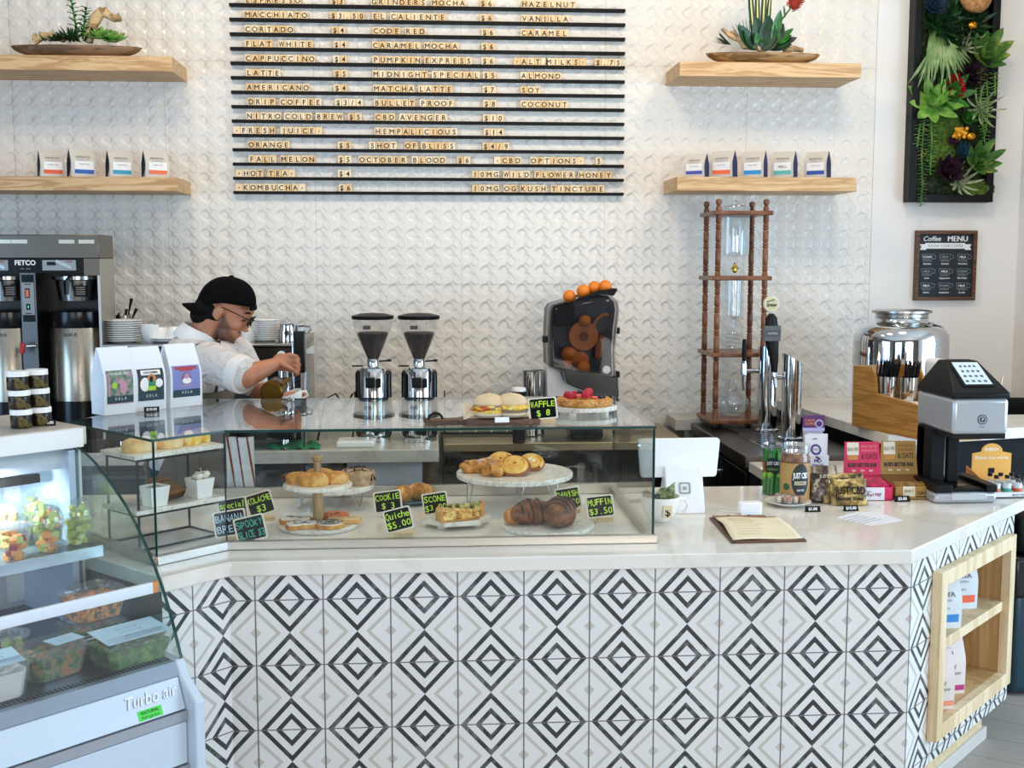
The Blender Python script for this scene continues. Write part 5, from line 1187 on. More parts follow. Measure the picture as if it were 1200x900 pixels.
# clothing
S = [('e', chest+Vector((0, 0, .02)), (.143, .198, .175)), ('e', (chest+hip)/2, (.135, .178, .21)), ('e', hip+Vector((0, 0, .02)), (.14, .18, .12)), ('c', shR, shL, .076, .076), ('c', neck+Vector((-.020, 0, -.004)), chest, .074, .12)]
S += [('c', shR, shR.lerp(elR, .80), .082, .072), ('e', shR.lerp(elR, .80), (.062, .07, .066)), ('c', shL, shL.lerp(elL, .75), .078, .066)]
blob('shirt', S, SHIRT, per, .008, 5)
cf = shR.lerp(elR, .86); d_ = (elR-shR).normalized()
MB().tube([cf-d_*.022, cf, cf+d_*.022, cf+d_*.024], [.074, .075, .072, .055], 28).build('rolled_cuff', plain('e4dfdb', .85), per)
cl = [neck+Vector((.07*cos(a)-.016, .075*sin(a), .022-.034*cos(a))) for a in [2*pi*i/28 for i in range(28)]]
MB().tube(cl, [(.032, .006)]*28, 10, closed=True, flat=(0, 0, 1)).build('collar', plain('e9e4e0', .85), per)
blob('trousers', [('e', hip+Vector((0, 0, -.03)), (.138, .178, .11))]+[q for s_ in (-1, 1) for q in (('c', hip+Vector((0, s_*.09, -.05)), Vector((hip.x+.03, hip.y+s_*.1, .50)), .098, .07), ('c', Vector((hip.x+.03, hip.y+s_*.1, .50)), Vector((hip.x-.01, hip.y+s_*.1, .12)), .068, .056))], plain('22252c', .9, 0, .1), per, .009, 4)
for s_ in (-1, 1): blob('shoe', [('e', Vector((hip.x+.05, hip.y+s_*.1, .045)), (.14, .052, .045)), ('e', Vector((hip.x-.01, hip.y+s_*.1, .07)), (.06, .05, .06))], BLACKM, per, .008, 3)
# apron: bib and skirt wrapped round the front and the near side
ap = MB()
def apr(u, v):
    a = -2.0+4.0*u; z = 1.30-.80*v; q = 1.02+.10*max(0, v-.4); c = chest.lerp(hip, min(1, max(0, (1.34-z)/.34)))
    wd = 1 if v > .42 else (.62+.38*(v/.42)); a *= wd
    return (c.x+.158*q*cos(a)+.012*sin(a*9)*max(0, v-.35), c.y+.205*q*sin(a), z)
ap.surf(apr, 36, 18); apo = ap.build('apron', APRON, per); so = apo.modifiers.new('thick', 'SOLIDIFY'); so.thickness = .004
MB().tube([chest+Vector((.10, -.11, -.06)), shR+Vector((.03, .03, .078)), neck+Vector((-.09, -.06, -.02)), chest+Vector((-.13, .03, .02)), chest+Vector((-.14, .10, -.12))], [(.012, .003)]*5, 8).build('apron_strap', plain('2c2824', .8), per)
kn = hip+Vector((-.10, -.15, .10)); MB().tube([kn, kn+Vector((-.01, -.03, -.08)), kn+Vector((.02, -.04, -.22)), kn+Vector((.0, -.03, -.34))], [(.012, .003)]*4, 8).build('apron_tie', APRON, per)
# hair under the cap, cap with its peak to the back, beard shadow, glasses
blob('hair', [('e', H(-.042, 0, -.014), (.074, .0805, .052), ti), ('e', H(-.064, 0, -.055), (.050, .066, .046), ti)], HAIRM, per, .005, 2)
RC = Matrix.Rotation(.17, 3, 'Y')
def K(x, y, z): return hc + RC @ Vector((x, y, z)) + Vector((.016, 0, -.004))     # the cap sits flatter than the face
cpm = MB()
def dome(u, v):
    b = pi/2*v; a = 2*pi*u; x = -.010+.113*cos(a)*cos(b)**.75; y = .090*sin(a)*cos(b)**.75; z = .040+.100*sin(b); z += -.034*(1-v)*max(0, -cos(a))-.0*u
    return K(x, y, z)
cpm.surf(dome, 36, 14); cpm.ell(K(-.006, 0, .141), (.008, .008, .005), 0, 10, 6); cpo = cpm.build('cap', CAPM, per); so = cpo.modifiers.new('thick', 'SOLIDIFY'); so.thickness = .004; so.offset = 1
bm_ = MB()
def brim(u, v):
    a = pi-1.05+2.1*u; r = .118; ext = .058*v*(1-.25*(2*u-1)**2); x = -.010+r*.95*cos(a)-ext; y = .090*sin(a)*(1-.12*v); z = .006-.012*v+.030*(1-abs(2*u-1)**2)-.022
    return K(x, y, z)
bm_.surf(brim, 16, 8); bo = bm_.build('cap_peak', CAPM, per); so = bo.modifiers.new('thick', 'SOLIDIFY'); so.thickness = .006
MB().tube([K(.092+.012*cos(a), .078*sin(a), .036) for a in [-1.2+2.4*i/12 for i in range(13)]], [(.010, .004)]*13, 8, flat=(0, 0, 1)).build('cap_strap', CAPM, per)
gl = MB()
for s_ in (-1, 1):
    gl.tube([H(.117-.006*abs(cos(a)), s_*(.034+.024*cos(a)), .020+.021*sin(a)) for a in [2*pi*i/20 for i in range(20)]], .0026, 6, closed=True)
    gl.tube([H(.108, s_*.058, .026), H(.06, s_*.077, .026), H(.0, s_*.083, .022), H(-.015, s_*.083, .006)], .0022, 6)
gl.tube([H(.119, -.010, .024), H(.123, 0, .028), H(.119, .010, .024)], .0022, 6)
for s_ in (-1, 1): gl.tube([H(.098, s_*.020, .046), H(.097, s_*.036, .050), H(.086, s_*.054, .044)], .0035, 6)
gl.build('glasses', BLACK, per)
ey = MB()
for s_ in (-1, 1): ey.ell(H(.089, s_*.032, .016), (.012, .012, .010))
ey.build('eyes', plain('3a2a22', .3), per)
# towel tucked at the hip
tw = pp(279, 545, -.22)
def tow(u, v): return (tw.x-.045+.10*u+.004*sin(9*u), tw.y+.012*sin(7*u)+.01*v, tw.z+.11-.26*v)
TOW = NT('striped_towel'); sp = TOW.node('ShaderNodeSeparateXYZ'); TOW.link(TOW.coord(), sp.inputs[0]); q = TOW.math('FRACT', TOW.math('MULTIPLY', TOW.math('ADD', sp.outputs[0], TOW.math('MULTIPLY', sp.outputs[2], .12)), 26)); TOW.setp(TOW.mix(TOW.math('LESS_THAN', q, .2), lin('e6e2de'), lin('8f2c2c')), .9)
two = MB().surf(tow, 20, 14).build('waist_towel', TOW.m, None); so = two.modifiers.new('thick', 'SOLIDIFY'); so.thickness = .008; tag(two, 'white towel with red stripes hanging from the apron of the barista', 'towel')
# pitcher he pours from, its amber base to the camera
pb = pp(322, 456, -.24)
ph = thing('pouring_pitcher', 'bronze milk pitcher tipped in the hand of the barista', 'pitcher', pb)
ph.rotation_euler = (radians(98), radians(-35), radians(-10))
BRONZE = metal('bronze', '66491f', .36); r = .043
MB().lathe([(0, 0), (r*.86, 0), (r, .006), (r, .03), (r*.92, .07), (r*.80, .095), (r*.86, .115), (r*.82, .115), (r*.76, .095), (r*.88, .06), (r*.9, .01), (0, .008)], 32, M=Matrix.Rotation(pi, 3, 'X'), c=(0, 0, .06)).build('jug', BRONZE, ph)
MB().tube([(r*.85, .0, -.03), (r*1.6, 0, -.025), (r*1.65, 0, .02), (r*1.0, 0, .035)], .006, 8).build('handle', BRONZE, ph)
cp = pp(345, 467, -.03); t = thing('latte_cup', 'wide white cup held under the tipped pitcher', 'cup', (cp.x, cp.y, cp.z-.03)); t.rotation_euler = (radians(8), radians(-16), 0)
r = .046; MB().lathe([(0, .003), (r*.5, 0), (r*.8, .015), (r*.97, .04), (r, .058), (r*.95, .058), (r*.9, .038), (r*.7, .014), (0, .008)], 32).build('bowl', PORC, t); MB().tube([(r*.95, 0, .048), (r*1.35, 0, .046), (r*1.4, 0, .028), (r*.85, 0, .02)], .005, 8).build('handle', PORC, t)
# ================================================================ COFFEE BAGS
def bag(name, label, loc, rz, W, D, H, front, mats, group, top=.22, lean=0.0, side=None, taper=.02):
    """gusseted paper bag: fin top folded over, front label; mats[0] is the bag, local front is -y"""
    t = thing(name, label, 'coffee bag', loc, rz, group)
    m = MB(); N = 10; rings = []
    for i in range(N+1):
        v = i/N; z = H*v; q = 1-v
        d = D*(1-max(0, (v-.55)/.45)**1.1*.92); w_ = W*(1-taper*v); g = .22*d*min(1, v*3)      # side gusset folds inwards
        y0 = -d/2-D*.06*sin(pi*v)+lean*v*D*.6; y1 = d/2+lean*v*D*.6
        rings.append([(-w_/2, y0, z), (w_/2, y0, z), (w_/2-g*.5, (y0+y1)/2, z), (w_/2, y1, z), (-w_/2, y1, z), (-w_/2+g*.5, (y0+y1)/2, z)])
    k = 6; V = [p for r in rings for p in r]; F = []; 
    for i in range(N):
        for j in range(k):
            F.append((i*k+j, i*k+(j+1) % k, (i+1)*k+(j+1) % k, (i+1)*k+j))
    b = len(m.f); m.add(V, F, 0)
    if side is not None:
        for q in range(len(F)):
            if q % k in (1, 2, 3, 4): m.m[b+q] = 1
    m.add(rings[0], [(5, 4, 3, 2, 1, 0)], 0); m.add(rings[-1], [(0, 1, 2, 3, 4, 5)], 0)
    m.build('bag', mats[:2] if side is not None else mats[:1], t, smooth=30)
    # label pieces laid on the bulging front
    def fp(u, z, lift=.0012):
        v = z/H; d = D*(1-max(0, (v-.55)/.45)**1.1*.92); y0 = -d/2-D*.06*sin(pi*v)+lean*v*D*.6; return Vector((u, y0-lift, z))
    def patch(mb, u0, u1, za, zb, mi, lift=.0012, n=5):
        for i in range(n):
            a = za+(zb-za)*i/n; c = za+(zb-za)*(i+1)/n; mb.quad(fp(u0, a, lift), fp(u1, a, lift), fp(u1, c, lift), fp(u0, c, lift), mi)
    def words_(mb, s, u, z, h, mi, maxw, bold=0, lift=.0022):
        up = (fp(u, z+h)-fp(u, z-h)).normalized(); mb.text(s, fp(u, z, .0016), (1, 0, 0), up, h, mi, maxw=maxw, bold=bold, lift=lift-.0012)
    front(MB, patch, words_, fp, t, W, H)
    return t
KRAFTW = plain('cbc6bd', .75, 0, .04, 12, .25); NAVY = plain('20294f', .6, 0, .1); NAVYD = plain('121528', .6, 0, .1)
GREYTX = plain('7d7a78', .7); LBL = plain('ecebe9', .6, 0, .01)
def shelfbag(bar, kind=0):
    def f(MB_, patch, words_, fp, t, W, H):
        m = MB_(); patch(m, -W*.36, W*.40, H*.10, H*.56, 0); patch(m, -W*.36, W*.40, H*.11, H*.26, 1, .002)
        words_(m, 'AMAYA', 0.0, H*.71, H*.105, 2, W*.80, .004); words_(m, 'ROASTING CO', 0.0, H*.605, H*.042, 2, W*.7)
        if kind: words_(m, 'PERU', W*.02, H*.40, H*.10, 2, W*.5, .01)
        else: words_(m, 'Single Origin', W*.02, H*.46, H*.05, 2, W*.4)
        m.build('label', [LBL, plain(bar, .6), GREYTX], t, smooth=0)
    return f
YBAG = YW-.285
zl = zz(100, 207)+.001; SQ = .92
for i, (px, w_, h_, rz, bar, col, lb) in enumerate(((60, 30, 33, .50, 'e0603a', 'orange', 'first'), (95.5, 31, 35, .56, '2e5fae', 'blue', 'second'), (140, 30, 33, .52, '2c96b8', 'turquoise', 'third'), (182, 30, 33, .50, 'e8704a', 'orange', 'fourth'))):
    P = PY(px, 200, YBAG); k = ppm(P)
    bag('coffee_bag', 'small off-white coffee bag with %s band, %s from left on lower left shelf' % (col, lb), (P.x, YBAG, zl), rz, w_*.92/k, .075, h_*SQ/k, shelfbag(bar), [KRAFTW, NAVYD], 'small coffee bags on the shelves', side=1)
zr = zz(900, 207.5)+.001
for i, (px, w_, h_, rz, bar, col, lb, kd) in enumerate(((816, 26, 29, -.56, '4a50a8', 'violet', 'first', 0), (848, 28, 33, -.60, 'f06a3c', 'orange', 'second', 0), (884, 27, 33, -.56, '2f8fd0', 'blue', 'third', 0), (919, 27, 33, -.60, '5fb4ac', 'teal', 'fourth', 1), (958, 27, 33, -.64, '2d4f9e', 'dark blue', 'fifth', 0))):
    P = PY(px, 200, YBAG); k = ppm(P)
    bag('coffee_bag', 'small off-white coffee bag with %s band, %s from left on lower right shelf' % (col, lb), (P.x, YBAG, zr), rz, w_/k, .075, h_*SQ/k, shelfbag(bar, kd), [KRAFTW, NAVY], 'small coffee bags on the shelves', side=1)
# tall white bags standing on the glass case
BAGW = plain('e9eef4', .55, 0, .03, 10, .2); PETROL = plain('1d3c48', .6, 0, .15)
def art(kind):
    def f(MB_, patch, words_, fp, t, W, H):
        m = MB_(); a, b_ = -W*.42, W*.42; z0, z1 = H*.16, H*.66; zs = z0+(z1-z0)*.24
        bgc = {'forest': 0, 'night': 1, 'dusk': 2}[kind]
        mats = [mottled('forest_print', [(.35, '3a4a52'), (.5, '6d8a6a'), (.62, 'a98aa0'), (.75, '4a6a8a')], 60, .5, 0), plain('12262c', .5, 0, .1), plain('7f86c4', .5, 0, .12), PETROL, plain('c98fa2', .5, 0, .1), WHITE, plain('a9d22c', .5), plain('d0803a', .5), plain('2f8a5a', .5), plain('a83a4a', .5), plain('dfe6ea', .6), BLACK]
        patch(m, a, b_, z0, z1, bgc); patch(m, a, b_, z0, zs, 3, .0018)
        def blobp(u, z, ru, rz_, mi, n=16, lift=.0022):
            V = [fp(u+ru*cos(2*pi*i/n), z+rz_*sin(2*pi*i/n), lift) for i in range(n)]; m.add(V, [tuple(range(n))], mi)
        c = z0+(z1-z0)*.52
        if kind == 'forest':
            blobp(W*.10, c-.004, W*.12, H*.10, 4); blobp(W*.02, c+H*.07, W*.10, H*.035, 4, lift=.0026); blobp(-W*.18, c+H*.02, W*.08, H*.05, 6, lift=.002); patch(m, -W*.38, -W*.33, zs, z1*.93, 4, .0022)
            words_(m, 'NORDIC SKY', 0, z1-H*.05, H*.035, 10, W*.7, .02)
            patch(m, a, b_, z0, z0+H*.012, 4, .0026)
        elif kind == 'night':
            blobp(-W*.20, c, W*.16, H*.11, 5); blobp(W*.26, c+H*.01, W*.12, H*.07, 5); blobp(W*.02, c+H*.09, W*.14, H*.07, 7, lift=.0026); blobp(W*.0, c+H*.08, W*.06, H*.05, 11, lift=.003); patch(m, -W*.09, W*.14, c-H*.09, c+H*.05, 8, .0028); patch(m, -W*.10, W*.15, c-H*.10, c-H*.03, 6, .0034)
            patch(m, -W*.32, W*.32, z1-H*.095, z1-H*.02, 5, .002); words_(m, 'COLOMBIA', 0, z1-H*.058, H*.034, 11, W*.52, .03, lift=.003)
        else:
            blobp(0, c+H*.04, W*.14, H*.10, 9); blobp(0, c+H*.045, W*.11, H*.085, 2, lift=.0026); blobp(0, c+H*.0, W*.14, H*.05, 5, lift=.003); blobp(0, c+H*.07, W*.06, H*.04, 4, lift=.0034)
            patch(m, -W*.34, W*.34, z1-H*.06, z1-H*.015, 9, .002); patch(m, -W*.2, W*.2, z1-H*.085, z1-H*.055, 9, .0022); patch(m, -W*.2, W*.2, c-H*.085, c-H*.07, 4, .0022)
        words_(m, 'X E L A', 0, (z0+zs)/2+.004, H*.042, 10, W*.45, lift=.003)
        m.build('printed_label', mats, t, smooth=0)
    return f
pA, pB, pC = PZ(141, 485.5, ZTOP), PZ(177, 481, ZTOP), PZ(218.5, 476.5, ZTOP)
aB = math.atan2(pB.y-pA.y, pB.x-pA.x)*.85
for P, kd, lb, hp, wp in ((pA, 'forest', 'tall white coffee bag with a pink and green forest print, leftmost on the case', 76, 38), (pB, 'night', 'tall white coffee bag with a dark print of white circles, between two others', 72, 38), (pC, 'dusk', 'tall white coffee bag with a violet dusk print, nearest the barista', 71, 41)):
    k = ppm(P); n = Vector((-sin(aB), cos(aB), 0))*.042
    bag('tall_coffee_bag', lb, (P.x+n.x, P.y+n.y, ZTOP+.0005), aB, wp/k*1.04, .085, hp/k*1.03, art(kd), [BAGW], 'tall white coffee bags on the glass case', taper=.07 if kd == 'dusk' else .015)
# ---------------------------------------------------------------- food on top of the case
P = PZ(573, 500, ZTOP)
t = thing('walnut_board', 'walnut serving board with a looped leather strap on the glass case', 'serving board', (P.x, P.y+.07, ZTOP), .10)
m = MB(); m.prism([(-.07, -.055), (.155, -.06), (.165, .06), (-.07, .06), (-.095, .03), (-.17, .03), (-.20, .045), (-.185, 0), (-.20, -.035), (-.17, -.02), (-.095, -.02)], .0, .018); m.build('board', WALNUT, t, bevel=.003)
MB().tube([(-.165+.022*cos(a), .004, .016+.02*sin(a)) for a in [i*pi/10 for i in range(11)]], .004, 8).build('strap', BLACKM, t)
def sandwich(px, dy, label, fill, rz, paper=True):
    q = PZ(px, 492, ZTOP+.0185); o = Vector((q.x, q.y+.05+dy, ZTOP+.0190))
    t = thing('breakfast_sandwich', label, 'sandwich', o, rz, 'breakfast sandwiches'); t.scale = (.96, .88, .80)
    m = MB(); R = .052
    m.lathe([(0, .004), (R*.8, .004), (R, .014), (R*.96, .022), (0, .022)], 28, 0); m.build('bottom_bun', plain('e2cfae', .7, 0, .06, 30, .2), t)
    if paper is not None:
        m = MB(); m.lathe([(0, .022), (R*1.02, .022), (R*1.05, .03), (R*.98, .036), (0, .036)], 26, 1 if fill == 'ham' else 0); m.lathe([(0, .036), (R*1.05, .036), (R*1.08, .042), (R*.95, .052), (0, .052)], 22, 1 if fill != 'ham' else 0)
        rn = random.Random(label)
        for i in range(10):
            a = -pi*rn.uniform(.05, .95); m.ell((R*.95*cos(a), R*.95*sin(a), .040+rn.uniform(-.006, .008)), (.016, .010, .006), 2 if i % 2 else 1, 10, 6, jit=.2, rnd=rn)
        m.build('filling', [plain('8f7a64', .7, 0, .12, 60, .4), EGG, plain('c8541e', .5, 0, .15) if fill == 'ham' else EGG], t)
    m = MB(); m.lathe([(0, .052), (R*.96, .052), (R*1.03, .058), (R*.99, .066), (R*.82, .080), (R*.55, .090), (R*.25, .095), (0, .096)], 28); m.build('top_bun', plain('dec39a', .7, 0, .12, 25, .35), t)
    m = MB(); m.surf(lambda u, v: (-.085+.15*u, -.02+.075*v+.02*u, .002+.05*(1-u)*v**2+.006*sin(9*u)*v), 12, 8); m.surf(lambda u, v: (-.09+.07*u, -.05*(1-u)+.03*v, .003+.055*u*(.4+.6*v)), 8, 6); po = m.build('wrapping_paper', plain('d8c8b0', .8, 0, .05), t); so = po.modifiers.new('thick', 'SOLIDIFY'); so.thickness = .0012
    return t
sandwich(574, 0, 'paper-wrapped sandwich with egg and orange filling, left on the walnut board', 'ham', .15)
sandwich(601, .012, 'sandwich with a pale egg layer over a brown patty, right on the walnut board', 'patty', -.1)
q = PZ(588, 495, ZTOP+.0185); tag(MB().box(0, 0, .009, .044, .004, .016, M=Matrix.Rotation(-.25, 3, 'X')).build('white_card', WHITE, None, (q.x, q.y-.012, ZTOP+.019), .1), 'small blank white card in front of the left sandwich', 'card')
P = PZ(688, 488, ZTOP); k = ppm(P); R = 40/k
t = thing('octagon_slab', 'white marble slab on small feet under the fruit waffle', 'serving board', (P.x, P.y+.075, ZTOP), .2)
MB().prism([(R*cos(i*pi/4+.39), R*.82*sin(i*pi/4+.39)) for i in range(8)], .012, .028).build('marble_top', MARBLE, t, bevel=.002)
for sx, sy in ((-1, -1), (1, -1), (1, 1), (-1, 1)): MB().lathe([(.014, 0), (.014, .0125)], 14, c=(sx*R*.5, sy*R*.4, 0)).build('foot', MARBLE, t)
W_ = (P.x, P.y+.075, ZTOP+.0285)
t = thing('fruit_waffle', 'round waffle topped with raspberries and blueberries on the glass case', 'waffle', W_)
m = MB(); R = 33/k; m.lathe([(0, 0), (R*.92, 0), (R, .008), (R*.97, .020), (R*.88, .023), (0, .021)], 40)
for i in range(-5, 6):
    for ax in (0, 1):
        L = sqrt(max(0, 1-(i/5.6)**2))*R*.92; a, b_ = ((i/5.6*R, -L, .022), (i/5.6*R, L, .022)) if ax else ((-L, i/5.6*R, .022), (L, i/5.6*R, .022)); m.cyl(a, b_, .004, None, 6)
for i in range(40): a = 2*pi*i/40; m.ell((R*.96*cos(a), R*.96*sin(a), .011+.006*(i % 2)), (.007, .007, .006), 0, 8, 5)
m.build('waffle', pastry('waffle_crust', 'a8662a', 'cf9448', 'e6b873', 40), t)
rn = random.Random(5)
RASP = plain('c01a34', .35, 0, .2, 90, .3); STRAW = plain('d9554a', .35, 0, .2); BLUEB = plain('1c2036', .4, 0, .2)
for i, (x, y, kd) in enumerate(((-.045, -.03, 0), (-.055, .01, 0), (-.03, .02, 0), (.0, -.042, 0), (.012, .01, 0), (.02, .03, 0), (.05, -.03, 1), (.062, -.012, 1), (.04, .0, 1), (-.01, -.01, 1), (-.015, .02, 1), (.055, .02, 1), (-.025, -.045, 2), (.03, -.035, 2))):
    m = MB(); z = .026+(.008 if abs(x) < .03 else 0)
    if kd == 0:
        for s_ in range(5):
            rr = .012*sqrt(max(.05, 1-(s_/4.6)**2))
            for j in range(8): a = 2*pi*j/8+s_*.4; m.ell((rr*cos(a), rr*sin(a), s_*.0042), .0042, 0, 8, 6)
        m.ell((0, 0, .008), .010)
    elif kd == 1: m.ell((0, 0, .006), (.0095, .0095, .0085), 0, 14, 9); m.lathe([(.003, .0135), (.0045, .0155), (.003, .0145)], 10)
    else: m.ell((0, 0, .004), (.017, .011, .006), 0, 14, 8)
    m.build(('raspberry', 'blueberry', 'strawberry_slice')[kd], (RASP, BLUEB, STRAW)[kd], t, (x, y, z-.001), rn.uniform(0, 3))
# ================================================================ RIGHT SIDE OF THE WORKTOP
ZQ = CT+.0005
P = PZ(805, 603, ZQ); k = ppm(P)
rg = thing('card_register', 'white card register with its wide screen turned away, on the worktop', 'card register', (P.x, P.y+.01, ZQ), .02)
RW = plain('f3f5f7', .3, 0, .01)
sw = 46/k/2; shh = 53/k
m = MB(); rf = MXZ
pol = [(-sw, .0), (sw, .0), (sw*.98, shh), (-sw*.98, shh)]
V = [(-sw, 0, 0), (sw, 0, 0), (sw*.98, .055, shh), (-sw*.98, .055, shh), (-sw, .15, 0), (sw, .15, 0), (sw*.98, .075, shh), (-sw*.98, .075, shh)]
m.add(V, [(0, 1, 2, 3), (5, 4, 7, 6), (4, 0, 3, 7), (1, 5, 6, 2), (3, 2, 6, 7), (4, 5, 1, 0)]); m.build('stand', RW, rg, bevel=.004)
up = Vector((0, .055, shh)).normalized(); c = Vector((0, .0275, shh*.52))+Vector((0, 0, .004)); r_ = Vector((1, 0, 0)); nn = r_.cross(up)
def rsq(m, s_, th, mi):
    o = []; 
    for a in range(24):
        q = 2*pi*a/24; e = .30; x = (abs(cos(q))**e)*(1 if cos(q) > 0 else -1); y = (abs(sin(q))**e)*(1 if sin(q) > 0 else -1); o.append((x, y))
    V = [c+r_*(x*s_)+up*(y*s_)+nn*.0006 for x, y in o]+[c+r_*(x*(s_-th))+up*(y*(s_-th))+nn*.0006 for x, y in o]; n = 24
    m.add(V, [(i, (i+1) % n, n+(i+1) % n, n+i) for i in range(n)] if th < s_ else [tuple(range(n))], mi)
m = MB(); rsq(m, 7/k, 2/k, 0); rsq(m, 2.2/k, 2.2/k, 0); m.build('square_mark', plain('9aa0a6', .4, .3), rg, smooth=0)
# screen shell leaning back behind the stand
TL = PY(764, 522, P.y+.10); BR = PY(846, 566, P.y+.02)
m = MB(); x0, x1, x2 = -51/k, 49/k, 43/k
zt_ = 84/k; zb_ = 39/k; yt, yb = .12, .085
pts = []
def corner(ax, az, bx_, bz_, r, a0): pts.extend([(ax+r*cos(a0+i*pi/8), az+r*sin(a0+i*pi/8)) for i in range(5)])
rr = .012
corner(x1-rr, zt_-rr, 0, 0, rr, 0); corner(x0+rr, zt_-rr, 0, 0, rr, pi/2); corner(x0+rr+.004, zb_+rr, 0, 0, rr, pi); corner(x2-rr, zb_+rr, 0, 0, rr, 1.5*pi)
n = len(pts); V = [(x, yb+(yt-yb)*(z-zb_)/(zt_-zb_)-.008, z) for x, z in pts]+[(x, yb+(yt-yb)*(z-zb_)/(zt_-zb_)+.008, z) for x, z in pts]
m.add(V, [tuple(range(n-1, -1, -1)), tuple(range(n, 2*n))]+[(i, (i+1) % n, n+(i+1) % n, n+i) for i in range(n)]); m.build('screen', RW, rg, bevel=.003)
m = MB(); m.bb(-.17, .05, .20, .22, .0, .012); m.build('base_bar', plain('5a3a2c', .4), rg)
# tip mug
P = PZ(778, 615, ZQ); k = ppm(P); R = 24/k
tm = thing('tip_mug', 'big white mug with a dollar tile and banknotes for tips beside the case', 'mug', (P.x, P.y+R, ZQ)); h = 30/k
MB().lathe([(0, .004), (R*.50, 0), (R*.55, .004), (R*.82, h*.35), (R*.97, h*.75), (R, h), (R*.95, h), (R*.9, h*.7), (R*.7, h*.3), (0, h*.2)], 40).build('bowl', PORC, tm)
MB().tube([(R*.93, 0, h*.86), (R*1.25, 0, h*.86), (R*1.42, 0, h*.62), (R*1.3, 0, h*.36), (R*.85, 0, h*.30)], [(.008, .006)]*5, 10).build('handle', PORC, tm)
m = MB(); m.box(.012, -R*.98, h*.50, .030, .005, .042, 0, M=Matrix.Rotation(.12, 3, 'X')); m.text('$', (.012, -R*.98-.003, h*.50), (1, 0, 0), (0, .1, 1), .026, 1, bold=.008, lift=.0012); m.build('dollar_tile', [TAN, INK], tm)
BILL = mottled('banknote', [(.35, '3a4a2a'), (.5, '7a8a5a'), (.7, 'c9cfae')], 60, .7, 0)
for i, (x, y, a, t_) in enumerate(((.02, .0, .5, .7), (-.02, .02, -.9, .4), (-.03, -.015, -1.3, .3))):
    m = MB(); m.surf(lambda u, v: (x-.03+.06*u, y+.012*sin(5*u+i)+.01*v, h*.75+.03*v+.035*u*(1 if i == 0 else -.2)*v+.004*sin(8*u)), 10, 6, 0); o = m.build('banknote', BILL if i == 0 else plain('3c4238', .7, 0, .2), tm, rz=0); so = o.modifiers.new('thick', 'SOLIDIFY'); so.thickness = .0008
# contactless reader
P = PZ(880, 603, ZQ); k = ppm(P); t = thing('card_reader', 'small white contactless card reader standing behind the clipboard', 'card reader', (P.x, P.y+.02, ZQ), .05)
m = MB(); w_, h_ = 27/k, 14/k; m.prism([(-w_/2, -.018), (w_/2-.004, -.022), (w_/2, -.016), (w_/2, .022), (-w_/2+.006, .022), (-w_/2-.002, 0)], .001, h_); m.build('body', RW, t, bevel=.005)
MB().bb(-w_/2+.004, w_/2-.004, -.028, .026, 0, .004).build('dock', RW, t, bevel=.001)
MB().tube([(-w_/2, 0, .004), (-w_/2-.03, .02, .003), (-w_/2-.05, .05, .003)], .0016, 6).build('cable', RW, t)
# clipboard
q = [PZ(*p, ZQ) for p in ((831, 608), (857, 637), (945, 635), (911, 607))]
cc = sum(q, Vector())/4; t = thing('menu_clipboard', 'dark wooden clipboard holding cream order sheets on the worktop', 'clipboard', (cc.x, cc.y, ZQ)); L = [(p.x-cc.x, p.y-cc.y) for p in q]
MB().prism(L, 0, .006).build('board', WALNUT, t, bevel=.001)
ss = [(L[0][0]*.90+.004, L[0][1]*.86), (L[1][0]*.93, L[1][1]*.93), (L[2][0]*.95, L[2][1]*.90), (L[3][0]*.95, L[3][1]*.86)]
def sheetf(u, v):
    a = Vector(ss[1]).lerp(Vector(ss[2]), u); b_ = Vector(ss[0]).lerp(Vector(ss[3]), u); p = a.lerp(b_, v); return (p.x, p.y, .0105+.012*(sin(pi*min(1, (1-v)*1.1))**2)*(1-.6*u)+.002*sin(6*u))
m = MB(); m.surf(sheetf, 14, 10); o = m.build('order_sheet', plain('ede0c0', .8, 0, .03), t); so = o.modifiers.new('thick', 'SOLIDIFY'); so.thickness = .003
m = MB(); rn = random.Random(9)
for i in range(9):
    v = .85-.085*i; u0 = .12+rn.uniform(0, .05); p0 = Vector(sheetf(u0, v)); p1 = Vector(sheetf(u0+rn.uniform(.3, .5), v)); m.tube([p0+Vector((0, 0, .0022)), p0.lerp(p1, .5)+Vector((0, 0, .0024)), p1+Vector((0, 0, .0022))], .0007, 4)
m.build('faint_writing', plain('c3b18c', .8), t)
a, b_ = Vector((*L[0], 0)), Vector((*L[3], 0)); d = (b_-a); m = MB(); m.tube([a+d*.02+Vector((.004, -.016, .010)), a+d*.80+Vector((.0, -.016, .010))], [(.004, .012)]*2, 8, flat=(0, 0, 1)); m.build('wooden_clamp', plain('8a5f45', .5), t)
for f in (.25, .55): MB().ell(a+d*f+Vector((.004, -.016, .014)), (.006, .006, .003)).build('screw', DSTEEL, t)
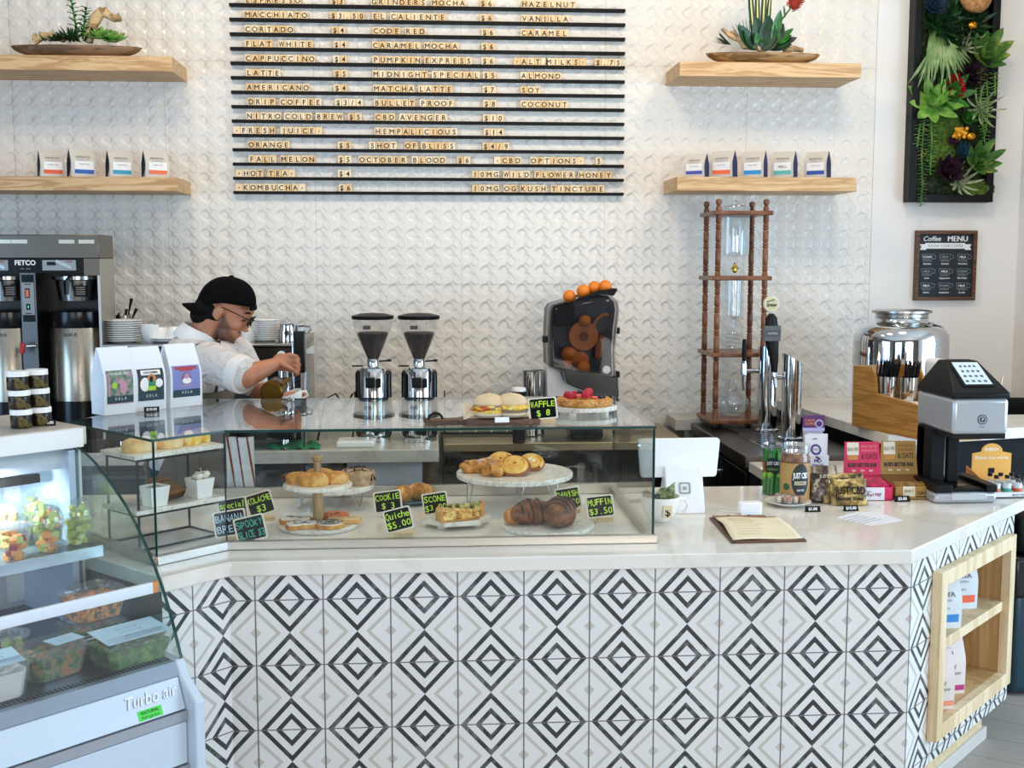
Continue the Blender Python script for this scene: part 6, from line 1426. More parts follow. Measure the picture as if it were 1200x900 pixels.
# ---------------------------------------------------------------- jars of wands and gummies
P = PZ(909, 581, ZQ); k = ppm(P); R = 13/k; h = 60/k
t = thing('green_straw_jar', 'clear tall jar of green sweet straws behind the sample saucer', 'jar', (P.x, P.y+R, ZQ))
MB().lathe([(0, 0), (R, 0), (R, h*.93), (R*.96, h*.94), (R*.96, h), (0, h)], 32).build('jar', CLEARGLASS, t)
m = MB(); rn = random.Random(2); 
for i in range(100):
    a = rn.uniform(0, 2*pi); q = R*.88*sqrt(rn.uniform(.1, 1)); m.tube([(q*cos(a), q*sin(a), .004), (q*cos(a+.25), q*sin(a+.25), h*rn.uniform(.80, .90))], .0035, 6, i % 3)
m.build('sweet_straws', [plain('1f8a34', .4), plain('2fa844', .4), plain('156a28', .4)], t)
m = MB(); 
def wrapl(mb, R_, a0, a1, za, zb, mi, n=12):
    V = [(R_*cos(a0+(a1-a0)*i/n), R_*sin(a0+(a1-a0)*i/n), z) for i in range(n+1) for z in (za, zb)]; mb.add(V, [(2*i, 2*i+2, 2*i+3, 2*i+1) for i in range(n)], mi)
def wrapd(mb, R_, ac, zc, ra, rz2, mi, n=24):
    mb.surf(lambda u, v: (R_*cos(ac+ra*v*cos(2*pi*u)), R_*sin(ac+ra*v*cos(2*pi*u)), zc+rz2*v*sin(2*pi*u)), n, 5, mi)
def wraptext(mb, s, R_, ac, z, hh, mi, maxa, bold=.02):
    V, F = glyphs(s, bold); xs = [p[0] for p in V]; x0, x1 = min(xs), max(xs); kk = hh/.69; kx = min(kk, maxa*R_/(x1-x0)); xm = (x0+x1)/2
    mb.add([(R_*cos(ac+(p[0]-xm)*kx/R_), R_*sin(ac+(p[0]-xm)*kx/R_), z+p[1]*kk-hh/2) for p in V], F, mi)
wrapl(m, R*1.004, -pi*.95, -.05*pi, h*.44, h*.66, 0); wrapd(m, R*1.010, -pi*.60, h*.58, .75, h*.17, 1); wraptext(m, 'JUST CBD', R*1.02, -pi*.60, h*.64, h*.06, 2, 1.1); wraptext(m, 'WATERMELON', R*1.02, -pi*.60, h*.52, h*.04, 3, 1.0)
for i in range(14): a = -pi*rn.uniform(.1, .9); m.ell((R*.99*cos(a), R*.99*sin(a), h*rn.uniform(.33, .43)), (.007, .004, .008), 3, 8, 6)
m.build('label', [plain('8a5a1c', .5, 0, .2), plain('0e2626', .5), WHITE, plain('7fc43a', .5)], t)
P = PZ(936, 592, ZQ); k = ppm(P); R = 17.5/k; h = 70/k
t = thing('brown_gummy_jar', 'wide clear jar with tan label behind the sample saucer', 'jar', (P.x, P.y+R, ZQ))
MB().lathe([(0, 0), (R, 0), (R, h*.80), (R*.90, h*.84), (R*.90, h*.88)], 36).build('jar', CLEARGLASS, t); MB().lathe([(R*.94, h*.86), (R*.94, h), (0, h)], 32).build('lid', CLEAR, t)
GUM = mottled('brown_sweets', [(.35, '5a3420'), (.5, '8a5c3c'), (.7, 'b89070')], 50, .4, .8)
MB().lathe([(0, .003), (R*.93, .003), (R*.93, h*.79), (R*.82, h*.86), (0, h*.88)], 30).build('sweets', GUM, t)
m = MB(); wrapl(m, R*1.006, -pi*1.0, 0, h*.04, h*.70, 0, 20); wrapd(m, R*1.012, -pi*.47, h*.42, .62, h*.28, 1); wraptext(m, 'JUST CBD', R*1.02, -pi*.47, h*.50, h*.09, 2, 1.05, .035); wrapl(m, R*1.02, -pi*.60, -pi*.34, h*.34, h*.40, 3); wraptext(m, 'GUMMIES', R*1.024, -pi*.47, h*.37, h*.04, 1, .7); wraptext(m, '1000 MG', R*1.02, -pi*.47, h*.25, h*.035, 2, .5); wrapd(m, R*1.012, -pi*.78, h*.30, .25, h*.06, 4); wrapl(m, R*1.008, -pi, 0, h*.70, h*.72, 5)
m.build('label', [plain('b58e56', .5, 0, .08), plain('18282c', .5), WHITE, plain('d9c9a0', .5), plain('2f5a30', .5), plain('6a3a20', .5)], t)
# saucer of samples
P = PZ(931, 597, ZQ); k = ppm(P); R = 27/k
sx_, sy_ = P.x, P.y+R*.9
tag(MB().lathe([(0, 0), (R*.5, 0), (R*.6, .003), (R, .016), (R, .018), (R*.6, .008), (0, .006)], 40).build('saucer', PORC, None, (sx_, sy_, ZQ)), 'white saucer of tasting samples in front of the two jars', 'plate')
AMB = plain('c06a2a', .3, 0, .3)
rn = random.Random(8); pos = []
for i in range(17):
    a = i*2.4; q = R*.58*sqrt(i/17); x, y = sx_+q*cos(a)*1.1, sy_+q*sin(a)*.8
    t = thing('sample_cup', 'tiny clear sample cup with amber sweet on the white saucer', 'sample cup', (x, y, ZQ+.0095+.002*(i % 2)), 0, 'tiny sample cups on the saucer')
    MB().lathe([(0, 0), (.009, 0), (.0125, .027), (.012, .027), (.0085, .001)], 14).build('cup', CLEAR, t); MB().ell((0, 0, .016), (.0095, .0095, .011), 0, 10, 6, jit=.15, rnd=rn).build('sweet', AMB if i % 2 else plain('ecd3b4', .5), t)
# white and purple packets behind the jars
P = PZ(960, 549, CT); k = ppm(P)
PURP = plain('4b3a86', .5, 0, .1); PURPD = plain('5a2a6a', .5, 0, .1)
t = thing('packet_stand', 'white counter stand of purple-printed packets with a purple header card', 'packet display', (P.x, P.y+.02, ZQ), -.05)
m = MB(); w_ = 26/k; V0 = 58/k
m.bb(-w_/2, w_/2, 0, .07, 0, 14/k, 0); m.text('MD', (0, 0, 8/k), (1, 0, 0), (0, 0, 1), 4/k, 1, bold=.04); m.text('SNACKS', (0, 0, 3/k), (1, 0, 0), (0, 0, 1), 2.6/k, 1, bold=.02); m.box(0, -.001, 11.5/k, .02, .001, .008, 1, M=Matrix.Rotation(.5, 3, 'Y')); m.build('tray', [plain('dfe1ea', .5), PURP], t)
m = MB(); m.box(-.006, .065, V0*.5, w_*.9, .004, V0, 0); m.bb(-w_/2-.006, w_/2-.006, .056, .064, 41/k, 60/k, 1); m.text('CALM', (-w_*.25, .056, 54/k), (1, 0, 0), (0, 0, 1), 3/k, 3, bold=.03); m.text('GUMS', (-w_*.25, .056, 50/k), (1, 0, 0), (0, 0, 1), 3/k, 3, bold=.03); m.lathe([(0, 0), (5/k, 0), (5/k, .002), (0, .002)], 20, 2, (w_*.18, .056, 50/k), Matrix.Rotation(pi/2, 3, 'X')); m.lathe([(0, 0), (3.4/k, 0), (3.4/k, .003), (0, .003)], 20, 1, (w_*.18, .055, 50/k), Matrix.Rotation(pi/2, 3, 'X')); m.bb(-w_/2-.006, w_/2-.006, .0555, .057, 41/k, 45/k, 2); m.build('header_card', [plain('c9c9d0', .5), PURPD, plain('b9b9e0', .5), plain('e08a3a', .5)], t, smooth=0)
for i in range(3):
    m = MB(); T_ = Matrix.Translation((0.004*i, .008+.016*i, .003)) @ Matrix.Rotation(-.16, 4, 'X') @ Matrix.Rotation(.06*(i-1), 4, 'Y')
    V = [T_ @ Vector(p) for p in ((-w_*.46, 0, 0), (w_*.46, 0, 0), (w_*.44, 0, 38/k), (-w_*.46, 0, 38/k), (-w_*.46, .006, 0), (w_*.46, .006, 0), (w_*.44, .006, 38/k), (-w_*.46, .006, 38/k))]
    m.add(V, [(0, 1, 2, 3), (5, 4, 7, 6), (4, 0, 3, 7), (1, 5, 6, 2), (3, 2, 6, 7), (4, 5, 1, 0)], 0)
    if i == 0:
        c_ = T_ @ Vector((0, -.0005, 20/k)); upv = (T_.to_3x3() @ Vector((0, 0, 1)))
        V = [c_+Vector((1, 0, 0))*(6/k*(1+.15*(j % 2))*cos(2*pi*j/24))+upv*(6/k*(1+.15*(j % 2))*sin(2*pi*j/24)) for j in range(24)]; m.add([v+Vector((0, -.0008, 0)) for v in V], [tuple(range(24))], 1); m.add([c_+(v-c_)*.62+Vector((0, -.0016, 0)) for v in V], [tuple(range(24))], 0); m.text('MD', c_+Vector((0, -.001, 0)), (1, 0, 0), upv, 3/k, 1, lift=.0018)
        m.text('calm', T_ @ Vector((0, 0, 33/k)), (1, 0, 0), upv, 2.2/k, 1, bold=.02)
    m.build('packet', [plain('e6e7ee', .45), PURP], t, smooth=0)
# foil snack bags
def foil(x, y, rz, W, H, lean, mats, words, label, grp='foil snack bags'):
    t = thing('snack_bag', label, 'snack bag', (x, y, ZQ), rz, grp); m = MB()
    rn = random.Random(label)
    def f(sgn):
        def g(u, v):
            b = (max(0, sin(pi*u))**.6)*(max(0, sin(pi*min(1, max(0, v*1.0))))**.5)*.018
            return ((u-.5)*W*(1-.05*sin(pi*v)), sgn*(-b)+lean*v*H+.0018*sin(30*v+9*u)*sgn, .001+H*v*sqrt(1-lean*lean))
        return g
    m.surf(f(1), 16, 14, 0); m.surf(f(-1), 16, 14, 1)
    up_ = Vector((0, lean, sqrt(1-lean*lean)))
    for s_, z_, h_, mi in words: m.text(s_, Vector((0, -.022+lean*z_*H, z_*H)), (1, 0, 0), up_, h_*H, mi, maxw=W*.8, bold=.03, lift=.0004)
    m.build('foil_bag', mats, t); return t
GOLDF = mottled('gold_foil_print', [(.36, '3a2a14'), (.48, '9a7a3a'), (.58, 'd9c07a'), (.7, '6a4a22')], 24, .3, .25); DARKF = mottled('dark_foil_print', [(.36, '120e0e'), (.5, '4a3426'), (.6, 'c9b9a0'), (.7, '2a1c18')], 26, .3, .25)
SILF = metal('silver_foil', 'c9c9cc', .25)
P = PZ(1002, 594, ZQ); k = ppm(P)
foil(P.x-.012, P.y+.02, -.10, 44/k, 33/k, .45, [GOLDF, SILF, BLACK, plain('e9dfc0', .5)], [('JUST CBD', .55, .26, 2), ('Butter Bites', .28, .13, 2)], 'front gold foil snack bag with black lettering')
for i, (dx, dy, rz) in enumerate(((-.03, .055, -.05), (.0, .085, -.1))): foil(P.x+dx, P.y+dy, rz, 44/k, 35/k, .35, [GOLDF, SILF, BLACK], [('JUST', .80, .15, 2)], 'gold foil snack bag, %s behind the front one' % ('first', 'second')[i])
for i in range(4): foil(P.x-.09+.012*i, P.y+.075+.036*i, -.05+.05*(i % 2), 36/k, 38/k, .25, [DARKF, SILF, plain('b5a898', .5)], [('JUST', .85, .10, 2)], 'dark brown foil snack bag, %s of the row beside the brown jar' % NTH[i])
# oat bar boxes
def barbox(px, py, colr, dark, label, full, dx=0):
    P = PZ(px, py, ZQ); k = ppm(P); W = 42/k; h = 16/k; D = .17; H = 62/k
    t = thing('bar_box', label, 'snack bar box', (P.x, P.y+.005, ZQ), -.03, 'open boxes of oat bars'); c = plain(colr, .5, 0, .05); dk = plain(dark, .6, 0, .05)
    m = MB(); m.bb(-W/2, W/2, 0, .003, 0, h); m.bb(-W/2, -W/2+.003, 0, D, 0, h*1.15); m.bb(W/2-.003, W/2, 0, D, 0, h*1.15); m.bb(-W/2, W/2, 0, D, 0, .003); m.bb(-W/2, W/2, D-.003, D, 0, h*1.2)
    if full: m.bb(-W*.36, W*.26, -.0012, 0, .002, h*.98, 1); m.text("Bob's", (-W*.20, -.0012, h*.68), (1, 0, 0), (.1, 0, 1), h*.16, 3, shear=.2); m.text('Red Mill', (-W*.04, -.0012, h*.45), (1, 0, 0), (.08, 0, 1), h*.26, 2, shear=.25, maxw=W*.42, bold=.02)
    else: m.bb(-W*.28, W*.06, -.0012, 0, h*.25, h*1.0, 1); m.text("Bob's", (-W*.11, -.0012, h*.68), (1, 0, 0), (.1, 0, 1), h*.22, 3, shear=.25); m.text('OATS', (W*.29, -.0012, h*.5), (1, 0, 0), (0, 0, 1), h*.24, 3, maxw=W*.34, bold=.02); m.bb(W*.1, W*.46, -.0012, 0, h*.18, h*.26, 3)
    m.build('tray', [c, plain('e6e3ee' if full else 'e9dfc6', .5), plain('8a2a4a', .5), plain('2a1a14', .5)], t, smooth=0)
    hd = MB(); yb_ = D-.03; hd.add([(-W*.56, yb_, h*1.4), (W*.54, yb_, h*1.4), (W*.50, yb_+.02, H), (-W*.50, yb_+.02, H), (-W*.56, yb_+.003, h*1.4), (W*.54, yb_+.003, h*1.4), (W*.50, yb_+.023, H), (-W*.50, yb_+.023, H)], [(0, 1, 2, 3), (5, 4, 7, 6), (4, 0, 3, 7), (1, 5, 6, 2), (3, 2, 6, 7)], 0)
    hd.add([(-W/2, D*.45, h), (W/2, D*.45, h), (W*.54, yb_, h*1.4), (-W*.56, yb_, h*1.4)], [(0, 1, 2, 3)], 4)
    up_ = Vector((0, .02, H-h*1.4)).normalized()
    def on(u, v): return Vector((u*W, yb_+.02*v-.001, h*1.4+(H-h*1.4)*v))
    hd.add([on(-.44, .60), on(-.10, .60), on(-.10, .98), on(-.44, .98)], [(0, 1, 2, 3)], 1); hd.add([on(-.42, .46), on(-.14, .46), on(-.12, .58), on(-.44, .58)], [(0, 1, 2, 3)], 5); hd.text("Bob's Mill", on(-.27, .78), (1, 0, 0), up_, H*.075, 3, shear=.2, maxw=W*.3)
    hd.text('PEANUT BUTTER', on(.2, .86), (1, 0, 0), up_, H*.045, 6, maxw=W*.46); hd.text('CHOCOLATE', on(.2, .74), (1, 0, 0), up_, H*.045, 6, maxw=W*.46); hd.text('& OATS', on(.2, .56), (1, 0, 0), up_, H*.10, 3, maxw=W*.46, bold=.01); hd.text("BOB'S BETTER BAR", on(0, .30), (1, 0, 0), up_, H*.07, 3, maxw=W*.86, bold=.05)
    for q in (-.25, 0, .25): hd.text('bar', on(q, .14), (1, 0, 0), up_, H*.04, 1, maxw=W*.15, bold=.03)
    hd.build('header_flap', [c, plain('ece4d2', .5), c, plain('2a1a14', .5), dk, plain('c98a3a', .5, 0, .3), plain('f0a0a0' if full else '7a5a20', .5)], t, smooth=0)
    n = 6 if full else 2
    for i in range(n):
        y = .012+i*(D-.05)/6; MB().bb(-W*.44, W*.44, y, y+.016, .004, h*(1.15+.05*i)).build('oat_bar', mottled('bar_wrapper_'+colr, [(.4, colr), (.55, dark), (.7, 'e0b090')], 30, .35, .2), t, bevel=.004)
    return t
barbox(1026, 587, 'd81e5a', '8a1030', 'pink box of wrapped oat bars with an upright header', True)
barbox(1070, 586, 'a9803c', '6a4a1c', 'tan box of oat bars almost empty, left of the drink printer', False)
# papers
q = [PZ(*p, ZQ) for p in ((979, 607), (1020, 616), (1058, 610), (1030, 601), (1005, 600))]; m = MB(); m.prism([(p.x, p.y) for p in q], ZQ, ZQ+.0012)
o = m.build('receipt', plain('e6e6ea', .8, 0, .02), None, smooth=0); tag(o, 'loose printed receipts lying in front of the snack bags', 'paper')
for v in range(5):
    a = q[0].lerp(q[1], .2+.15*v); b_ = q[4].lerp(q[2], .2+.12*v); c_ = a.lerp(b_, .7); mm = MB(); mm.tube([Vector((a.x, a.y, ZQ+.0018)), Vector((c_.x, c_.y, ZQ+.0018))], .0009, 4); oo = mm.build('printed_line', plain('8a8a92', .8), o)
# ---------------------------------------------------------------- drink printer
P = PZ(1132, 590, ZQ); k = ppm(P); W = 82/k; D = .30
dp = thing('drink_printer', 'black and silver drink printer with a tilted screen at the right counter end', 'drink printer', (P.x, P.y, ZQ), .0)
PSIL = plain('b9bcc0', .3, .5, .03)
def pz(py): return (588-py)/k*.985
m = MB(); m.bb(-W*.46, W*.46, 0, .26, 0, pz(575)); m.build('base', PSIL, dp, bevel=.012)
m = MB(); m.bb(-W*.44, W*.44, .015, .26, pz(575), pz(571)); m.bb(-W*.46, -W*.20, .0, .25, pz(575), pz(566)); m.bb(W*.30, W*.46, .0, .25, pz(575), pz(566)); m.build('drip_bed', BLACK, dp, bevel=.004)
m = MB(); m.bb(-W*.22, W*.30, -.003, .002, pz(584), pz(576)); m.build('front_drawer', plain('c9ccd0', .3, .3), dp, bevel=.003); MB().lathe([(0, 0), (.034, 0), (.034, .003), (0, .003)], 28, c=(0, .08, pz(571))).build('cup_rest', BLACKG, dp)
m = MB(); m.bb(-W*.30, -W*.09, .14, .27, pz(571), pz(505)); m.bb(-W*.04, W*.13, .14, .27, pz(571), pz(505)); m.bb(-W*.30, W*.13, .20, .27, pz(571), pz(505)); m.build('column', BLACKM, dp, bevel=.004); MB().bb(-W*.075, -W*.06, .15, .16, pz(568), pz(510)).build('guide_rail', CHROME, dp)
m = MB(); HC = 12/k; HW = 68/k; m.bb(HC-HW*.5, HC+HW*.5, -.01, .30, pz(505), pz(462)); m.build('head', PSIL, dp, bevel=.016, seg=3)
m = MB(); m.bb(HC-HW*.48, HC+HW*.48, .0, .29, pz(511), pz(504)); m.build('head_underside', BLACK, dp, bevel=.004)
zt0, zt1, zt2 = pz(462), pz(456), pz(421)
e0, e1 = HC-HW*.505, HC+HW*.505; g0, g1 = HC-HW*.34, HC+HW*.22; A1 = [(e0, -.014, zt0), (e1, -.014, zt0), (e1, .30, zt0), (e0, .30, zt0)]; A2 = [(e0, -.014, zt1), (e1, -.014, zt1), (e1, .30, zt1), (e0, .30, zt1)]; A3 = [(g0, .13, zt2), (g1, .13, zt2), (g1, .20, zt2), (g0, .20, zt2)]
m = MB(); V = A1+A2+A3; m.add(V, [(3, 2, 1, 0)]+[(i, (i+1) % 4, 4+(i+1) % 4, 4+i) for i in range(4)]+[(4+i, 4+(i+1) % 4, 8+(i+1) % 4, 8+i) for i in range(4)]+[(8, 9, 10, 11)]); m.build('lid', BLACK, dp, bevel=.006)
a = Vector((e0, -.014, zt1)); b_ = Vector((e1, -.014, zt1)); c_ = Vector((g1, .13, zt2)); d_ = Vector((g0, .13, zt2)); nn = (b_-a).cross(d_-a).normalized()
def fa(u, v): return (a.lerp(b_, u)).lerp(d_.lerp(c_, u), v)
def scq(lo, l0, l1, t0, t1, v0, v1, mb, mi): mb.add([fa(l0, v0)+nn*lo, fa(l1, v0)+nn*lo, fa(t1, v1)+nn*lo, fa(t0, v1)+nn*lo], [(0, 1, 2, 3)], mi)
m = MB(); scq(.003, .22, .84, .06, .96, .20, .96, m, 0); scq(.0045, .27, .80, .12, .90, .25, .92, m, 1)
SCR = NT('screen_glow'); SCR.setp(lin('c6d2d8'), .2); SCR.p.inputs['Emission Color'].default_value = (*lin('b9c8d0'), 1); SCR.p.inputs['Emission Strength'].default_value = .35
rn = random.Random(12)
for i in range(4):
    for j in range(4):
        u = .33+.125*j; v = .34+.15*i; scq(.0055, u-.03, u+.03, u-.035, u+.035, v-.03, v+.03, m, 2)
m.build('screen', [BLACKG, SCR.m, plain('4a6a70', .4)], dp, smooth=0)
m = MB(); q = Matrix.Rotation(pi/2, 3, 'X'); zc = pz(487); m.lathe([(0, 0), (.018, 0), (.018, .001), (0, .001)], 28, 0, (HC+.006, -.010, zc), q); m.lathe([(0, 0), (.0145, 0), (.0145, .0016), (0, .0016)], 28, 1, (HC+.006, -.010, zc), q); m.lathe([(0, 0), (.0105, 0), (.0105, .0022), (0, .0022)], 28, 0, (HC+.006, -.010, zc), q); m.text('P', (HC+.007, -.0122, zc), (1, 0, 0), (0, 0, 1), .012, 1, bold=.05, lift=.0006); m.text('ripples', (HC+.006, -.010, zc-.026), (1, 0, 0), (0, 0, 1), .005, 0, lift=.0008); m.build('round_logo', [plain('20282c', .5), PSIL], dp, smooth=0)
# ---------------------------------------------------------------- yellow box of small bottles
P = PZ(1163, 584, ZQ); k = ppm(P); w_ = .24; dd = .22
t = thing('bottle_display', 'yellow and white tray display holding small bottles at the counter end', 'bottle display', (P.x, P.y, ZQ), 0); YEL = plain('eeb052', .55, 0, .04)
m = MB(); m.bb(0, w_, 0, dd, 0, .004, 1); m.bb(0, w_, 0, .003, 0, 7/k, 1); m.add([(0, 0, 0), (0, dd, 0), (0, dd, .085), (0, 0, .030), (.004, 0, 0), (.004, dd, 0), (.004, dd, .085), (.004, 0, .030)], [(0, 3, 2, 1), (4, 5, 6, 7), (0, 4, 7, 3), (3, 7, 6, 2), (1, 2, 6, 5)], 2); m.bb(w_-.004, w_, 0, dd, 0, 12/k, 1); m.text('BIOLYTE BOOST', (w_*.5, 0, 3.4/k), (1, 0, 0), (0, 0, 1), 2.6/k, 3, maxw=w_*.7, bold=.02); m.build('tray', [YEL, plain('e0e2e6', .5), plain('d9904a', .5), plain('6a6e76', .5)], t, smooth=0)
m = MB(); hw = 23.5/k*1.05; pol = [(-hw, 0), (hw, 0), (hw, 42/k), (hw*.55, 44/k)]+[(hw*.55*cos(a), 44/k+hw*.42*sin(a)) for a in [pi*i/8 for i in range(1, 8)]]+[(-hw*.55, 44/k), (-hw, 42/k)]
m.prism(pol, 0, .004, 0, M=MXZ); o = m.build('header_card', [YEL], t, (hw+.008, dd-.03, .004), smooth=0)
m = MB(); m.text('ENERGY', (0, 0, 47/k), (1, 0, 0), (0, 0, 1), 3.4/k, 0, maxw=hw, bold=.03); m.text('Elevate your energy', (0, 0, 37/k), (1, 0, 0), (0, 0, 1), 3.6/k, 0, maxw=hw*1.7, bold=.02); m.bb(-.012, .012, -.002, 0, 18/k, 24/k, 1); m.build('header_lettering', [plain('f6ecd8', .5), BLACK], o, smooth=0)
for i in range(6):
    p = (P.x+.030+(i % 3)*.042, P.y+.035+(i//3)*.05, ZQ+.0045); col = ('e08a5a', '3fb0a0', 'e0704a')[i % 3]
    b = thing('small_bottle', 'small clear bottle with %s label and dark cap, %s row, %s from left' % (('orange', 'teal', 'red-orange')[i % 3], ('front', 'back')[i//3], NTH[i % 3]), 'bottle', p, 0, 'small bottles in the yellow display')
    MB().lathe([(0, 0), (.0155, 0), (.0155, .052), (.008, .060), (.008, .066)], 18).build('bottle', CLEARGLASS, b); MB().lathe([(.0085, .064), (.0085, .076), (0, .076)], 14).build('cap', BLACK, b); m = MB(); m.lathe([(.0158, .008), (.0158, .028)], 18, 0); m.lathe([(.0158, .028), (.0158, .046)], 18, 1); m.build('label', [plain(col, .5), plain('dfe4e8', .5)], b)
# ---------------------------------------------------------------- organizer with straws on the ledge
P = PZ(1006, 498, LZ); k = ppm(P)
# its side outline lies in a plane across the ledge
a0 = PZ(998, 499, LZ); a1 = PZ(1090, 519, LZ); ang_ = math.atan2(a1.y-a0.y, a1.x-a0.x)
pa, pb_ = (a0.x, a0.y), (a1.x, a1.y); Lx = sqrt((pb_[0]-pa[0])**2+(pb_[1]-pa[1])**2)
og = thing('condiment_organizer', 'bamboo stepped organizer holding steel cups of black stirrers on the raised ledge', 'organizer', (a0.x, a0.y, LZ+.0005), ang_)
def os_(px, py):
    q = PP(px, py, pa, pb_); return (sqrt((q.x-pa[0])**2+(q.y-pa[1])**2), q.z-LZ)
pr = [(0, 0), (Lx, 0), (Lx, os_(1085, 480)[1]), os_(1070, 473), os_(1027, 461), os_(1026, 443), os_(1022, 431), (0.0, os_(998, 428)[1])]
m = MB(); xz(m, pr, 0, .014); m.build('side_board', BAMBOO, og, bevel=.002); m = MB(); xz(m, pr, .25, .264); m.build('side_board', BAMBOO, og, bevel=.002)
zst = os_(1027, 461)[1]; xs_ = os_(1027, 461)[0]
m = MB(); m.bb(0.0, .012, .014, .25, 0, pr[-1][1]); m.bb(Lx-.012, Lx, .014, .25, 0, pr[2][1]); m.bb(.012, Lx-.012, .014, .25, 0, .012); m.bb(xs_, Lx-.02, .014, .25, zst-.05, zst-.04); m.bb(xs_, xs_+.004, .014, .25, zst-.05, zst+.0); m.build('inner_boards', BAMBOO, og)
OM = Matrix.Translation((a0.x, a0.y, LZ+.0005)) @ Matrix.Rotation(ang_, 4, 'Z')
for i, (u, v) in enumerate(((xs_-.055, .06), (xs_+.015, .05), (xs_+.075, .11))):
    p = OM @ Vector((u, v, zst-.0395)); t = thing('stirrer_cup', 'steel cup packed with black stirrers, %s in the bamboo organizer' % ('left', 'middle', 'right')[i], 'cup', p, 0, 'steel cups of black stirrers'); hh = .115
    MB().lathe([(0, 0), (.035, 0), (.041, hh), (.038, hh), (.033, .004), (0, .004)], 26).build('cup', CHROME, t)
    rn = random.Random(i); m = MB()
    for q in range(30):
        a = rn.uniform(0, 2*pi); r_ = .027*sqrt(rn.random()); dx = rn.uniform(.005, .03); L = rn.uniform(.155, .19); m.tube([(r_*cos(a), r_*sin(a), .01), (r_*cos(a)*1.2+dx, r_*sin(a)*1.2, L)], .0028, 5)
    if i == 1: m.tube([(.01, 0, .02), (.022, 0, .19), (.024, 0, .235)], [.004, .0045, .001], 6)
    m.build('stirrers', BLACK, t)
p = OM @ Vector((xs_+.13, .09, zst-.039)); m = MB(); m.prism([(-.07, -.06), (.08, -.065), (.08, .03), (-.06, .03)], 0, .010); tag(m.build('napkin_stack', plain('e9dfdb', .9, 0, .02), None, p, ang_-.25), 'small stack of white napkins in front of the stirrer cups', 'napkins')
p = OM @ Vector((xs_+.145, .17, zst-.039)); tag(MB().bb(-.06, .06, 0, .07, 0, .20).build('white_dispenser', WHITE, None, p, ang_-.1, bevel=.02, seg=3), 'plain white dispenser block right of the stirrer cups', 'dispenser')
# steel tank
P = PZ(1056, 470, LZ); P.y = 5.72; P.x = PY(1055, 420, 5.72).x; k = ppm((P.x, P.y, 1.3)); R = 54/k
tk = thing('steel_tank', 'large polished steel drink tank with a wide lid on the raised ledge', 'tank', (P.x, P.y, LZ+.0005))
def tz(py): return PY(1055, py, 5.72).z-LZ
m = MB(); m.lathe([(0, .01), (R*.9, .01), (R, .03), (R, tz(400)), (R*.985, tz(392)), (R*.93, tz(386)), (R*.80, tz(381)), (R*.60, tz(378)), (R*.56, tz(376)), (R*.545, tz(372)), (R*.545, tz(369))], 64); m.build('body', CHROME, tk)
m = MB(); m.lathe([(R*.545, tz(373)), (R*.56, tz(372)), (R*.545, tz(371)), (R*.55, tz(368)), (R*.63, tz(366)), (R*.63, tz(364)), (R*.55, tz(363)), (0, tz(362.5))], 56); m.build('lid', STEEL, tk)
for s_ in (-1, 1): MB().tube([(s_*R*.40, -R*.55, tz(379)), (s_*R*.42, -R*.62, tz(377)), (s_*R*.36, -R*.66, tz(380)), (s_*R*.20, -R*.7, tz(383))], .006, 8).build('handle_loop', CHROME, tk)
# cup of wooden stirrers behind the printer, chair back, bin
P = PZ(1166, 500, LZ); P.y = 5.12; P.x = PY(1164, 480, 5.12).x; t = thing('wooden_stirrer_cup', 'cup of pale wooden stirrers behind the drink printer', 'cup', (P.x, P.y, LZ+.0005)); zc = PY(1164, 442, 5.12).z-LZ
MB().lathe([(0, 0), (.03, 0), (.036, zc*.7), (.033, zc*.7), (.028, .004), (0, .004)], 20).build('cup', WHITE, t); m = MB(); rn = random.Random(4)
for i in range(22): a = rn.uniform(0, 2*pi); r_ = .02*rn.random(); m.tube([(r_*cos(a), r_*sin(a), .02), (r_*cos(a)+rn.uniform(-.03, .035), r_*sin(a), zc*rn.uniform(.93, 1.04))], [(.003, .001)]*2, 4)
m.build('wooden_stirrers', TAN, t)
q = PY(1200, 480, 5.86); t = thing('black_chair', 'black upholstered chair back beyond the ledge at the right edge', 'chair', (q.x-.035, 5.90, 0)); zc = PY(1190, 468, 5.88).z
# trash bin beyond the counter end
bp = PZ(1215, 812, 0.0); t = thing('trash_bin', 'dark teal bin with a black lid on the floor beyond the counter end', 'bin', (bp.x+.10, bp.y+.16, 0)); zt_ = PY(1195, 655, bp.y).z
MB().prism([(-.24, -.2), (.24, -.2), (.26, .2), (-.26, .2)], 0.01, zt_-.13).build('body', plain('1c3d4c', .35, 0, .06), t, bevel=.03, seg=3)
m = MB(); m.prism([(-.25, -.21), (.25, -.21), (.27, .21), (-.27, .21)], zt_-.16, zt_+.02); m.build('rim_bag', plain('16181b', .3, 0, .2, 10, .6), t, bevel=.02); m = MB(); m.prism([(-.25, -.21), (.25, -.21), (.27, .21), (-.27, .21)], zt_+.02, zt_+.22); m.build('lid', BLACK, t, bevel=.05, seg=3)
ch = bpy.data.objects['black_chair']
MB().surf(lambda u, v: (-.19+.38*u, .03*sin(pi*u)-.03*v, .72+(zc-.72)*v*(1-.10*(2*u-1)**4)), 14, 10).build('backrest', BLACKM, ch).modifiers.new('thick', 'SOLIDIFY').thickness = .04
MB().box(0, -.20, .70, .38, .36, .05).build('seat', BLACKM, ch, bevel=.02)
for sx in (-1, 1):
    for sy in (-.35, -.03): MB().cyl((sx*.17, sy, .68), (sx*.18, sy, 0), .014, .012, 10).build('leg', BLACK, ch)
